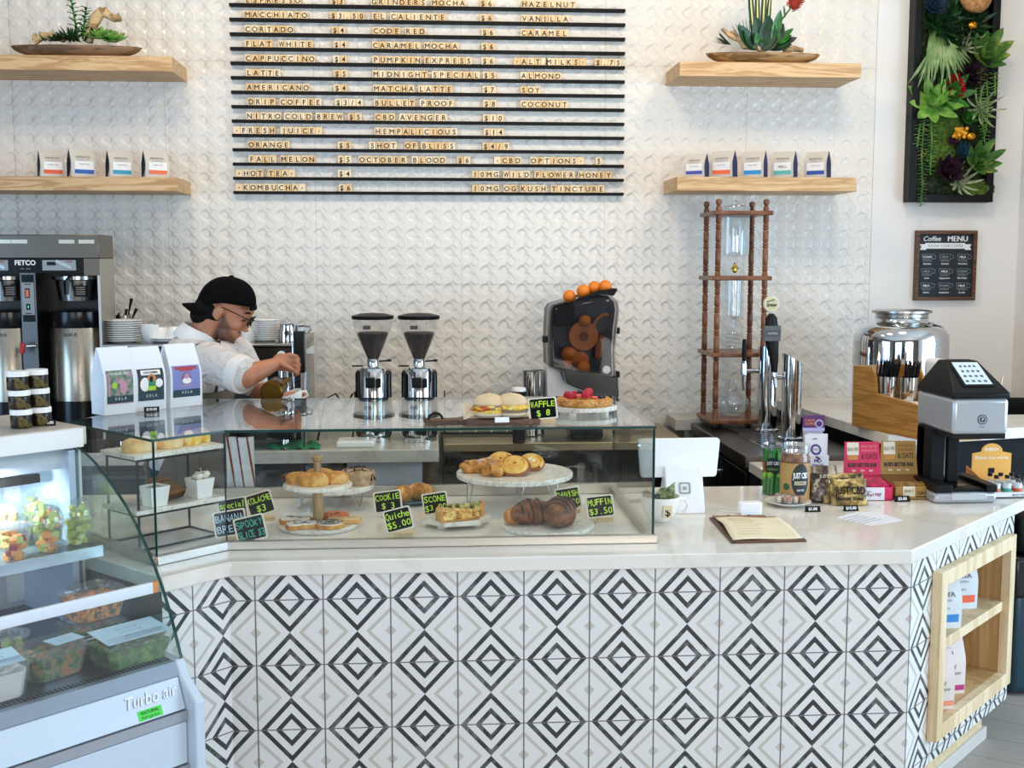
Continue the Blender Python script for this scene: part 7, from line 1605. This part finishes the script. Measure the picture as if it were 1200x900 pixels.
# ---------------------------------------------------------------- drip tower, taps
YT = 5.93
c = PY(860, 490, YT); tb = PY(836, 492, 5.80)
dt = thing('cold_drip_tower', 'tall mahogany cold drip coffee tower with glass vessels on the draft bar', 'coffee tower', (c.x-.006, YT+.02, BZ+.0065))
x0 = PY(835.5, 480, 5.80).x-c.x+.006; hw_ = .122; hd = .13
def wz(py): return PY(860, py, YT).z-BZ
zt_ = wz(236)
def post(x, y):
    pr = [(.013, .0)]; z = .02; H = zt_; m = MB(); beads = [.14, .28, .42, .50, .63, .72, .80, .90]
    prof = [(0, 0), (.016, 0), (.016, .03)]
    for f in [.10, .20, .31, .42, .52, .60, .70, .80, .88]:
        z = f*H; prof += [(.0145, z-.022), (.010, z-.016), (.0155, z-.009), (.0155, z-.004), (.0105, z), (.0155, z+.005), (.0155, z+.010), (.010, z+.016), (.0145, z+.022)]
    prof += [(.0145, H-.04), (.009, H-.035), (.0165, H-.018), (.0145, H-.004), (.006, H), (0, H+.001)]
    m.lathe(prof, 16, 0, (x, y, 0)); return m
for x in (-hw_, hw_):
    for y in (-hd, hd): post(x, y).build('turned_post', MAHOG, dt)
for z in (.035, wz(415), wz(327), wz(252)): MB().bb(-hw_-.03, hw_+.03, -hd-.03, hd+.03, z-.012, z+.010).build('shelf_board', MAHOG, dt, bevel=.005)
for x in (-hw_, hw_): MB().ell((x, -hd, .006), (.022, .022, .012)).build('foot', BLACKM, dt)
GL = pane('lab_glass', (.90, .93, .94), .12, haze=.06)
m = MB(); m.lathe([(.012, wz(303)), (.07, wz(300)), (.072, wz(296)), (.072, wz(246)), (.066, wz(243)), (.02, wz(241)), (.018, wz(238)), (0, wz(236))], 36); m.build('top_vessel', GL, dt)
m = MB(); m.lathe([(.006, wz(386)), (.01, wz(376)), (.045, wz(372)), (.047, wz(335)), (.047, wz(328))], 30); m.build('grounds_tube', GL, dt)
m = MB(); m.tube([(.04*cos(a), .04*sin(a), wz(410)+(wz(390)-wz(410))*a/(8*pi)) for a in [i*pi/8 for i in range(65)]], .004, 6); m.build('glass_coil', GL, dt)
m = MB(); m.lathe([(0, wz(322)), (.012, wz(320)), (.014, wz(317)), (.010, wz(313)), (.005, wz(310)), (0, wz(309))], 16); m.cyl((-.02, 0, wz(316)), (.02, 0, wz(316)), .005, None, 8); m.build('brass_valve', metal('brass', 'c9a24a', .2), dt)
m = MB(); m.lathe([(0, .05), (.05, .05), (.085, .10), (.085, .13), (.04, .19), (.03, .24)], 30); m.build('lower_carafe', GL, dt)
# taps
def tap(px, pyb, R, pyt, slant, label, Yt):
    P = PZ(px, pyb, BZ); t = thing('tap_tower', label, 'tap tower', (P.x, P.y+.05, BZ+.0065), 0, 'steel tap towers'); Y_ = P.y+.05; k = ppm((P.x, Y_, 1.2)); r = R/k; h = PY(px, pyt, Y_).z-BZ
    m = MB(); n = 36; V = [(r*cos(2*pi*i/n), r*sin(2*pi*i/n), 0.0) for i in range(n)]+[(r*cos(2*pi*i/n), r*sin(2*pi*i/n), h-slant*(cos(2*pi*i/n)+1)/2) for i in range(n)]
    m.add(V, [tuple(range(n-1, -1, -1)), tuple(range(n, 2*n))]+[(i, (i+1) % n, n+(i+1) % n, n+i) for i in range(n)]); m.build('column', CHROME, t); MB().lathe([(0, 0), (r*1.3, 0), (r*1.3, .006), (r*1.02, .012), (0, .012)], 36).build('flange', CHROME, t)
    return t, Vector((P.x, Y_, BZ)), k, r
t1, q1, k1, r1 = tap(901, 507, 11.5, 407, .0, 'left steel tap tower with a slim black nitro tap', 0)
zc = PY(901, 436, q1.y).z-BZ; xt = -(901-873)/k1
m = MB(); m.cyl((-r1, 0, zc), (xt, 0, zc), .012, None, 12); m.lathe([(.016, zc-.02), (.016, zc+.03), (.012, zc+.05)], 16, 0, (xt, 0, 0)); m.lathe([(.006, zc-.10), (.011, zc-.06), (.014, zc-.02)], 14, 0, (xt, 0, 0)); m.build('faucet', CHROME, t1)
m = MB(); m.lathe([(0, zc+.05), (.010, zc+.05), (.013, zc+.09), (.010, zc+.16), (0, zc+.162)], 14, 0, (xt, 0, 0)); m.build('tap_handle', BLACK, t1)
t2, q2, k2, r2 = tap(930, 517, 11.5, 415, .055, 'right steel tap tower with a slanted top and big round-badged handle', 0)
zc = PY(930, 443, q2.y).z-BZ; xt = -(930-909)/k2
m = MB(); m.cyl((-r2, 0, zc), (xt-.01, 0, zc), .013, None, 12); m.cyl((xt, 0, zc+.01), (xt, -.02, zc-.05), .011, .008, 10); m.lathe([(.014, zc-.015), (.016, zc+.01), (.012, zc+.03)], 14, 0, (xt, 0, 0)); m.build('faucet', CHROME, t2)
hz = lambda py: PY(909, py, q2.y).z-BZ
m = MB(); X0 = xt; m.tube([(X0, 0, zc+.02), (X0-.002, 0, hz(425)), (X0-.016, 0, hz(400))], [(.013, .014), (.020, .014), (.034, .016)], 12, flat=(1, 0, 0)); m.tube([(X0-.018, 0, hz(388)), (X0-.022, 0, hz(374)), (X0-.022, 0, hz(369))], [(.033, .015), (.028, .014), (.012, .01)], 12, flat=(1, 0, 0)); m.build('tap_handle', BLACK, t2)
m = MB(); m.box(X0-.020, -.006, hz(392), .080, .036, .072, 0); m.box(X0-.020, -.025, hz(392), .068, .002, .030, 1); m.text('NITRO', (X0-.020, -.026, hz(392)), (1, 0, 0), (0, 0, 1), .011, 2, bold=.02, lift=.001); m.build('handle_plate', [plain('5f6367', .35, .6), plain('4a4d50', .4, .5), plain('a9adb0', .4)], t2, bevel=.003)
m = MB(); q = Matrix.Rotation(pi/2, 3, 'X'); m.lathe([(0, 0), (.037, 0), (.039, .004), (.039, .016), (.037, .02), (0, .02)], 32, 0, (X0-.024, .008, hz(358)), q); m.lathe([(0, 0), (.031, 0), (.031, .021), (0, .021)], 32, 1, (X0-.024, .008, hz(358)), q); m.text('brew', (X0-.024, -.0135, hz(358.5)), (1, 0, 0), (.1, 0, 1), .018, 2, shear=.25, bold=.03, maxw=.05, lift=.001); m.box(X0-.03, -.0137, hz(354), .04, .001, .004, 2, M=Matrix.Rotation(-.25, 3, 'Y')); m.build('round_badge', [plain('d9d3c0', .5), plain('c9c29a', .5), plain('3a3a28', .5)], t2)
# ---------------------------------------------------------------- bags in the niche
def niche_bag(u, v, z, rz, W, H, D, top, bot, label, kind):
    p = NICHE_M @ Vector((u, v, z))
    def f(MB_, patch, words_, fp, t, W_, H_):
        m = MB_()
        if kind == 0:
            patch(m, -W_*.42, W_*.42, H_*.12, H_*.26, 0); words_(m, 'AMAYA', 0, H_*.62, H_*.09, 1, W_*.7, .03); words_(m, 'ROASTING', 0, H_*.52, H_*.045, 1, W_*.6); words_(m, 'Sumatra', 0, H_*.38, H_*.05, 1, W_*.4)
        else:
            patch(m, -W_*.46, W_*.2, H_*.82, H_*.95, 0); patch(m, -W_*.48, W_*.48, H_*.06, H_*.15, 0); words_(m, 'laxoa', -.01, H_*.70, H_*.08, 2, W_*.6, .02); words_(m, 'Decaf', 0, H_*.46, H_*.07, 1, W_*.7); words_(m, 'cold brew', 0, H_*.36, H_*.07, 1, W_*.7); patch(m, -W_*.4, -W_*.15, H_*.17, H_*.24, 3)
        m.build('label', [plain(bot, .5), GREYTX, plain('8a4a8a', .5), BLACK], t, smooth=0)
    return bag('niche_coffee_bag', label, p, pi/4+rz, W, D, H, f, [plain('dde6ee', .6, 0, .03), NAVYD] if kind == 0 else [plain('e6ddda', .6, 0, .03)], 'coffee bags in the wooden niche', side=1 if kind == 0 else None)
zu = .5805; zw = z0n = NZ0+.006+.022+.0005
niche_bag(.385, .060, zu, -.70, .135, .19, .07, None, '3a8fd8', 'pale coffee bag with a blue band on the niche shelf', 0)
niche_bag(.50, .125, zu, -.70, .13, .195, .07, None, '5fc0b4', 'pale coffee bag with a teal band between two others on the niche shelf', 0)
niche_bag(.645, .100, zu, -.65, .14, .195, .07, None, 'f0704a', 'pale coffee bag with an orange band on the niche shelf', 0)
niche_bag(.345, .045, zw, -.70, .11, .20, .06, 'f0a08a', 'f09a7a', 'pale bag with a salmon band, nearest in the niche bottom', 1)
niche_bag(.505, .075, zw, -.65, .125, .215, .065, 'b83a80', 'b83a80', 'white bag with magenta bands in the niche bottom', 1)
niche_bag(.69, .150, zw, -.1, .12, .20, .06, '3a4a8a', '3a4a7a', 'white bag with a blue band turned sideways at the niche back', 1)
# ================================================================ SHELF ARRANGEMENTS
GREEN = mottled('leaf_green', [(.35, '1d4a1a'), (.55, '357a2a'), (.7, '5c9c3c')], 18, .4, .15)
DKGREEN = mottled('deep_green', [(.35, '0d2412'), (.6, '1c4420'), (.75, '2c5a2c')], 18, .4, .15)
LTGREEN = mottled('light_leaf', [(.35, '4f8a3a'), (.55, '7fb04e'), (.72, 'b7cf7a')], 16, .4, .15)
GREYGREEN = mottled('staghorn_leaf', [(.35, '54743f'), (.55, '7f9a5e'), (.72, 'a3b47e')], 12, .5, .2)
SILVER = mottled('air_plant_leaf', [(.35, '8a9a74'), (.6, 'b4bd96'), (.75, 'd0d4b4')], 20, .6, .1)
PURPLE = mottled('dark_purple_leaf', [(.35, '1c1018'), (.6, '3a2230'), (.75, '553444')], 20, .4, .2)
MOSS = mottled('moss', [(.35, '2a3f12'), (.55, '4c6a1c'), (.7, '6f8a2c')], 60, .9, 1.0, 6, .01)
DRIFT = wood('driftwood', 'd2b486', '8f6f48', (10, 10, 10), .8, 4)
def rosette(m, c, R, n, W, mi=0, lean=.5, nrm=(0, 0, 1), rn=random, curl=.5, tip=True, layers=3):
    nrm = Vector(nrm).normalized(); x = nrm.orthogonal().normalized(); y = nrm.cross(x); c = Vector(c)
    for l in range(layers):
        k = max(3, int(n*(1-l*.25)/1)); el = lean+l*(1.45-lean)/max(1, layers)
        for i in range(k):
            a = 2*pi*i/k+l*.5+rn.uniform(-.12, .12); d = (x*cos(a)+y*sin(a))*cos(el)+nrm*sin(el)
            m.leaf(c+nrm*.002, d, nrm, R*(1-.22*l)*rn.uniform(.85, 1.1), W*(1-.15*l), curl, mi, 6, .35)
    return m
def bowlboat(m, L, W, H, mi=0):
    def f(u, v):
        x = (u-.5)*2; e = max(0, 1-abs(x)**2.2); b = -1+2*v
        return (x*L/2, W/2*e**.8*b, H*(abs(x)**2.6*.55+.45*1)-(H*(.95)*(1-b*b)*e**.9)*.98+.0)
    m.surf(f, 36, 12, mi)
    return m
YBL = YW-.265
zb = zz(100, 65)+.001; P = PY(90, 62, YBL); k = ppm(P)
t = thing('succulent_bowl', 'long wooden bowl of succulents and driftwood on the upper left shelf', 'plant bowl', (P.x, YBL, zb)); L = 148/k
def bowl(t, L, mat, hh):
    m = MB()
    def f(u, v):
        x = 2*u-1; e = max(0, 1-x*x); a = -pi+pi*v; s_ = e**.55
        zc = hh*(.92+.06*x*x); fl = hh*.92*min(1, s_*1.15)
        return (x*L/2, .075*s_*cos(a), zc+fl*sin(a))
    m.surf(f, 40, 14); o = m.build('wooden_bowl', mat, t); so = o.modifiers.new('thick', 'SOLIDIFY'); so.thickness = .006; so.offset = -1
    MB().surf(lambda u, v: ((2*u-1)*L*.43, .062*(max(0, 1-(2*u-1)**2)**.55)*(2*v-1), hh*.88+.006*sin(20*u+9*v)), 30, 8).build('moss_bed', MOSS, t)
bowl(t, L, wood('bowl_wood', '8a6a4c', '5c4430', (2, 20, 20), .5, 4), 13/k)
def q_(px, py, dy=0): p = PY(px, py, YBL+dy); return (p.x-P.x, dy, p.z-zb)
m = MB(); m.tube([q_(104, 50), q_(106, 36), q_(112, 22), q_(119, 14), q_(128, 18), q_(134, 22), q_(141, 20)], [.020, .024, .030, .026, .020, .018, .022], 12); m.build('driftwood', DRIFT, t); m = MB(); m.tube([q_(121, 14), q_(126, 10), q_(124, 12)], [.018, .012, .006], 8); m.build('driftwood', DRIFT, t); m = MB(); m.tube([q_(40, 50), q_(50, 42), q_(62, 42), q_(76, 48)], [.016, .020, .016, .010], 10); m.tube([q_(40, 46), q_(41, 39)], [.012, .008], 8); m.tube([q_(58, 42), q_(62, 35)], [.012, .005], 8); m.build('driftwood', DRIFT, t)
m = MB(); rn = random.Random(3)
for px, py, h_ in ((88, 0, 1), (100, 8, 1)):
    a = Vector(q_(92 if px < 95 else 97, 46, -.02)); b_ = Vector(q_(px-6 if px < 95 else 101, -8 if px < 95 else 8, -.01))
    m.cyl(a, b_, .006, .004, 6)
    for i in range(26):
        f = .15+.85*i/26; p = a.lerp(b_, f); an = i*2.4; d = Vector((cos(an), sin(an)*.8, .45)); m.leaf(p, d, (0, 0, 1), .045*(1-.3*f), .015, -.2, 0, 4)
m.build('spiky_stems', GREEN, t)
m = MB(); rn = random.Random(4)
for cx, cy, R, dy in ((117, 42, .085, -.02), (134, 46, .08, -.035), (126, 40, .06, .02)): rosette(m, q_(cx, cy+4, dy), R, 8, .042, 0, .15, (0, -.5, 1), rn, .25)
m.build('broad_succulents', LTGREEN, t)
m = MB(); rosette(m, q_(84, 47, -.02), .10, 10, .016, 0, .1, (0, -.3, 1), rn, .4); rosette(m, q_(70, 48, -.01), .085, 9, .014, 0, .05, (-.3, -.2, 1), rn, .3); rosette(m, q_(106, 46, .02), .09, 9, .02, 0, .3, (.1, 0, 1), rn, .3)
for i in range(24): m.leaf(q_(48+i*2.2, 48.5+rn.uniform(-1, 1), rn.uniform(-.04, .03)), (rn.uniform(-1, 1), rn.uniform(-1, .5), rn.uniform(.1, .8)), (0, 0, 1), .05, .014, .2, 0, 4)
m.build('dark_succulents', DKGREEN, t)
# right bowl
zb = zz(900, 73)+.001; P = PY(894, 70, YBL); k = ppm(P)
t = thing('flowering_bowl', 'long bronze-edged bowl of leaves with one red flower on the upper right shelf', 'plant bowl', (P.x, YBL, zb)); L = 134/k
bowl(t, L, wood('bowl_bronze', 'a88250', '6a4a28', (2, 20, 20), .4, 4), 12.5/k)
m = MB(); m.tube([q_(846, 34), q_(856, 42), q_(868, 46), q_(872, 54), q_(888, 56), q_(896, 62)], [.008, .014, .020, .018, .016, .012], 10); m.tube([q_(858, 36), q_(862, 46)], [.012, .016], 8); m.build('driftwood', DRIFT, t); m = MB(); m.tube([q_(918, 60), q_(930, 57), q_(941, 59)], [.012, .016, .012], 10); m.build('driftwood', DRIFT, t)
m = MB(); rn = random.Random(8)
for px0, px1, py1, w_ in ((884, 876, -30, .05), (888, 886, -34, .045), (893, 896, -30, .05), (898, 903, -24, .04)):
    a = Vector(q_(px0, 52)); b_ = Vector(q_(px1, py1)); m.leaf(a, b_-a, (0, -1, .1), (b_-a).length, w_*.62, .05, 0, 10, .3); m.leaf(a+Vector((0, -.004, 0)), b_-a+Vector((0, -.004, 0)), (0, -1, .1), (b_-a).length*.98, w_*.17, .05, 1, 10, .0)
m.build('sword_leaves', [DKGREEN, plain('d2cf86', .5, 0, .1)], t)
m = MB()
for px0, px1, py1, w_ in ((890, 884, 20, .07), (896, 900, 18, .08), (900, 918, 28, .08), (900, 934, 46, .05), (902, 928, 54, .045), (886, 870, 36, .06), (890, 908, 30, .09), (884, 862, 30, .07), (894, 912, 44, .07)):
    a = Vector(q_(px0, 57, -.01)); b_ = Vector(q_(px1, py1, -.03)); m.leaf(a, b_-a, (0, -1, .3), (b_-a).length, w_, .15, 0, 7, .3)
m.build('dark_leaves', DKGREEN, t)
m = MB()
for px0, px1, py1, w_ in ((906, 914, 12, .05), (908, 930, 34, .035), (910, 928, 42, .035), (886, 888, 38, .03), (894, 896, 46, .03)):
    a = Vector(q_(px0, 50, -.03)); b_ = Vector(q_(px1, py1, -.045)); m.leaf(a, b_-a, (0, -1, .3), (b_-a).length, w_, .1, 0, 7, .45)
m.build('pale_succulents', GREEN, t)
m = MB()
for i in range(9): a = Vector(q_(872+i*1.5, 52)); b_ = Vector(q_(858+i*4, 22+abs(i-4)*2)); m.tube([a, b_], [.003, .0012], 5)
for i in range(12): m.leaf(q_(856, 52, -.02), (-1, rn.uniform(-.8, .3), rn.uniform(-.1, .5)), (0, 0, 1), .09, .010, .2, 0, 4)
m.build('grass_blades', DKGREEN, t)
m = MB(); m.tube([q_(912, 28), q_(920, 18), q_(926, 10)], .005, 6, 1); c = Vector(q_(931, 4)); ax = Vector((.6, 0, .8)).normalized()
for i in range(70):
    an = i*2.4; h_ = i/70; d = (ax.orthogonal().normalized()*cos(an)+ax.cross(ax.orthogonal().normalized())*sin(an)); p = c+ax*(-.035+.07*h_)+d*.024; m.leaf(p, d*.35+ax, d, .028, .010, .3, 0, 3)
m.ell(c, (.026, .026, .032), 0); m.leaf(q_(920, 20), (.0, -.2, 1), (-1, 0, 0), .06, .03, .2, 1, 5); m.build('red_flower', [plain('a8331c', .5, 0, .2), GREEN], t)
# ================================================================ LIVING WALL PICTURE
GX0, GX1 = PY(1067, 120, YW-.06).x, PY(1166, 120, YW-.06).x; GZ0 = PY(1110, 237, YW-.06).z; GZ1 = 3.62
t = thing('living_wall_frame', 'tall black framed living wall of succulents and ferns on the right wall', 'plant frame', ((GX0+GX1)/2, YW, GZ0)); GW = GX1-GX0; GH = GZ1-GZ0; gx = (GX0+GX1)/2
m = MB(); f_ = .042
for x0, x1, z0, z1 in ((-GW/2, -GW/2+f_, 0, GH), (GW/2-f_, GW/2, 0, GH), (-GW/2+f_, GW/2-f_, 0, f_), (-GW/2+f_, GW/2-f_, GH-f_, GH)): m.bb(x0, x1, -.085, -.001, z0, z1)
m.build('frame', BLACK, t, bevel=.003)
m = MB(); rn = random.Random(6); m.bb(-GW/2+.03, GW/2-.03, -.03, -.002, .03, GH-.03)
for i in range(150): m.ell((rn.uniform(-.42, .42)*GW, -.035, rn.uniform(.04, .97)*GH), (rn.uniform(.02, .05), .018, rn.uniform(.02, .05)), 0, 9, 6, jit=.25, rnd=rn)
m.build('moss_backing', mottled('dark_moss', [(.35, '10180c'), (.55, '26381a'), (.72, '3f5a1e')], 50, .9, 1.0, 6, .01), t)
def w_(px, py, dy=-.06): p = PY(px, py, YW+dy); return (p.x-gx, dy, p.z-GZ0)
def ros(nm, mat, px, py, R, n, W, lean=.35, curl=.5, layers=3, nrm=(0, -1, .25)):
    rosette(m := MB(), w_(px, py), R, n, W, 0, lean, nrm, rn, curl, True, layers); return m.build(nm, mat, t)
EDGEY = mottled('yellow_edged_leaf', [(.35, '3c6a30'), (.55, '5f8a44'), (.68, 'b9b85a')], 10, .4, .1)
ros('pale_rosette', EDGEY, 1152, 68, .17, 9, .065); ros('pale_rosette', EDGEY, 1144, 192, .16, 9, .05)
ros('green_bromeliad', LTGREEN, 1092, 124, .17, 9, .06, .10, .35, 2, (-.1, -.8, .35)); ros('green_bromeliad', GREEN, 1110, 112, .14, 8, .05, .15, .4, 2)
ros('air_plant', SILVER, 1148, 128, .15, 11, .013, .15, .5, 2, (0, -1, .1)); ros('air_plant', SILVER, 1130, 56, .12, 9, .014, .2, .5, 2, (-.2, -1, .3)); ros('air_plant', SILVER, 1124, 215, .13, 11, .016, .12, .6, 2)
ros('purple_rosette', PURPLE, 1138, 92, .12, 10, .04); ros('purple_rosette', PURPLE, 1108, 203, .13, 9, .05); ros('green_rosette', GREEN, 1132, 140, .07, 7, .035); ros('blue_rosette', plain('1f4a5c', .5, 0, .2), 1126, 180, .07, 10, .02); ros('purple_head', plain('4a2c44', .6, 0, .2), 1113, 167, .06, 12, .025, .6); ros('blue_plume', plain('1f3350', .6, 0, .2), 1091, 10, .10, 14, .02)
for i, (px, py) in enumerate(((1112, 20), (1128, 18), (1106, 34), (1140, 30), (1118, 44), (1098, 30))): ros('dark_fern', DKGREEN, px, py, .13, 9, .025, .15, .4, 2)
m = MB(); c = Vector(w_(1094, 30))
for i in range(15):
    a = -pi/2-.28+.95*i/14; L = rn.uniform(.22, .33); d = Vector((cos(a), -.35, sin(a))); m.leaf(c, d, (0, -1, .2), L*.66, .026, -.12, 0, 7, .15)
    e = c+d.normalized()*L*.50
    for s_ in (-.28, .02, .30): d2 = Vector((cos(a+s_), -.15, sin(a+s_))); m.leaf(e, d2, (0, -1, 0), L*.60, .013, -.25, 0, 5, .1)
m.build('staghorn_fern', GREYGREEN, t)
for nm, px, pts in (('trailing_string', 1084, ((1083, 140), (1080, 180), (1081, 215), (1079, 242))), ('trailing_string', 1090, ((1091, 140), (1092, 165), (1090, 205))), ('trailing_string', 1076, ((1078, 145), (1075, 172))), ('trailing_string', 1148, ((1150, 80), (1149, 118), (1154, 168))), ('trailing_string', 1166, ((1166, 85), (1166, 112))), ('trailing_string', 1158, ((1156, 85), (1158, 130), (1154, 160)))):
    P_ = [Vector(w_(x, y, -.10)) for x, y in pts]; m = MB(); m.tube(P_, .003, 5)
    for a, b_ in zip(P_, P_[1:]):
        n = int((b_-a).length/.006)
        for i in range(n): p = a.lerp(b_, i/n); an = i*2.4; m.leaf(p, (cos(an), sin(an), -.3), (0, 0, 1), .030, .015, .2, 0, 3)
    m.build(nm, LTGREEN if px != 1084 else EDGEY, t)
m = MB()
for i in range(40): a = rn.uniform(0, 2*pi); d = Vector((cos(a), -.6, sin(a))); m.leaf(Vector(w_(1119, 101, -.07))+Vector((rn.uniform(-.03, .03), 0, rn.uniform(-.05, .05))), d, (0, -1, 0), .05, .026, .3, 0, 4)
m.build('red_flower', plain('a3141e', .5, 0, .2), t)
m = MB()
for i in range(36): m.ell(Vector(w_(1125, 156, -.10))+Vector((rn.uniform(-.035, .035), rn.uniform(-.02, .02), rn.uniform(-.025, .025))), .011, 0, 8, 6)
m.build('yellow_flower', plain('e0a020', .5, 0, .2), t)
for px, py in ((1137, 160), (1139, 30)): MB().ell(w_(px, py, -.12), (.030, .026, .026)).build('gold_ball', metal('gold_ball', 'c9892c', .18), t)
m = MB(); c = Vector(w_(1144, -4, -.13)); m.ell(c, (.085, .06, .085), 0, 20, 14, jit=.02, rnd=rn); m.build('coconut_shell', mottled('coir', [(.35, '9a6a3c'), (.6, 'c89660'), (.75, 'dcb888')], 50, .9, .8), t)
m = MB(); c = Vector(w_(1145, 222, -.05)); m.ell(c, (.10, .04, .055), 0, 20, 12, jit=.06, rnd=rn); m.ell(Vector(w_(1108, 150, -.045)), (.10, .03, .08), 0, 20, 12, jit=.06, rnd=rn); m.ell(Vector(w_(1102, 180, -.045)), (.09, .03, .08), 0, 20, 12, jit=.06, rnd=rn); m.build('moss_mound', MOSS, t)
# ================================================================ SMALL FRAMED MENU
q0 = PY(1072, 270, YW-.03); q1 = PY(1146, 352, YW-.03); cx, cz = (PY(1073, 311, YW-.03).x+PY(1144.5, 311, YW-.03).x)/2, (q0.z+q1.z)/2; FWd = PY(1144.5, 311, YW-.03).x-PY(1073, 311, YW-.03).x; FH = q0.z-q1.z
t = thing('framed_menu', 'small wood framed chalkboard coffee menu on the right wall under the plants', 'framed menu', (cx, YW-.001, cz)); m = MB(); f_ = .020
for x0, x1, z0, z1 in ((-FWd/2, -FWd/2+f_, -FH/2, FH/2), (FWd/2-f_, FWd/2, -FH/2, FH/2), (-FWd/2+f_, FWd/2-f_, -FH/2, -FH/2+f_), (-FWd/2+f_, FWd/2-f_, FH/2-f_, FH/2)): m.bb(x0, x1, -.03, 0, z0, z1)
m.build('frame', WALNUT, t, bevel=.002)
m = MB(); m.bb(-FWd/2+.015, FWd/2-.015, -.012, -.002, -FH/2+.015, FH/2-.015, 0); y = -.0125; up = (0, 0, 1); rt = (1, 0, 0); iw = FWd-2*f_; ih = FH-2*f_
m.text('Coffee', (-iw*.25, y, ih*.43), rt, up, ih*.075, 1, shear=.3, maxw=iw*.40, bold=.01); m.text('MENU', (iw*.22, y, ih*.43), rt, up, ih*.085, 1, maxw=iw*.52, bold=.03)
m.add([(-iw*.38, y-.0008, ih*.27), (iw*.36, y-.0008, ih*.27), (iw*.36, y-.0008, ih*.36), (-iw*.38, y-.0008, ih*.36)], [(0, 1, 2, 3)], 1)
for s_ in (-1, 1): m.add([(s_*iw*.36, y-.0006, ih*.25), (s_*iw*.48, y-.0006, ih*.25), (s_*iw*.45, y-.0006, ih*.295), (s_*iw*.48, y-.0006, ih*.34), (s_*iw*.36, y-.0006, ih*.34)][::s_], [(0, 1, 2, 3, 4)], 1)
m.text('KNOW YOUR COFFEE', (0, y-.0008, ih*.315), rt, up, ih*.04, 2, maxw=iw*.66)
CAPN = [['Espresso', 'Cortado', 'Macchiato'], ['Latte', 'Cappuccino', 'Flat White'], ['Mocha', 'Americano', 'Au Lait']]
for r_ in range(3):
    for c in range(3):
        X = (-.33+.33*c)*iw; Z = (.12-.23*r_)*ih; a = iw*.105; h_ = ih*.085
        m.tube([(X-a, y, Z+h_*.7), (X-a*.75, y, Z-h_*.6), (X+a*.75, y, Z-h_*.6), (X+a, y, Z+h_*.7), (X-a, y, Z+h_*.7)], .0011, 4, 3); m.tube([(X+a, y, Z+h_*.6), (X+a*1.5, y, Z+h_*.5), (X+a*1.4, y, Z-h_*.1), (X+a*.85, y, Z-h_*.2)], .0012, 4, 3)
        m.text('MILK' if (r_+c) % 3 else 'FOAM', (X, y, Z+h_*.2), rt, up, h_*.42, 1 if (r_*3+c) % 2 == 0 else 3, maxw=a*1.5, bold=.02); m.text('ESPRESSO', (X, y, Z-h_*.35), rt, up, h_*.26, 3, maxw=a*1.3); m.text(CAPN[r_][c], (X, y, Z-h_*1.05), rt, up, h_*.30, 1, maxw=a*1.9, bold=.02)
m.build('chalkboard', [plain('10202a', .6, 0, .1), plain('e9eef0', .6), plain('7d858a', .6), plain('93a0a8', .6)], t, smooth=0)
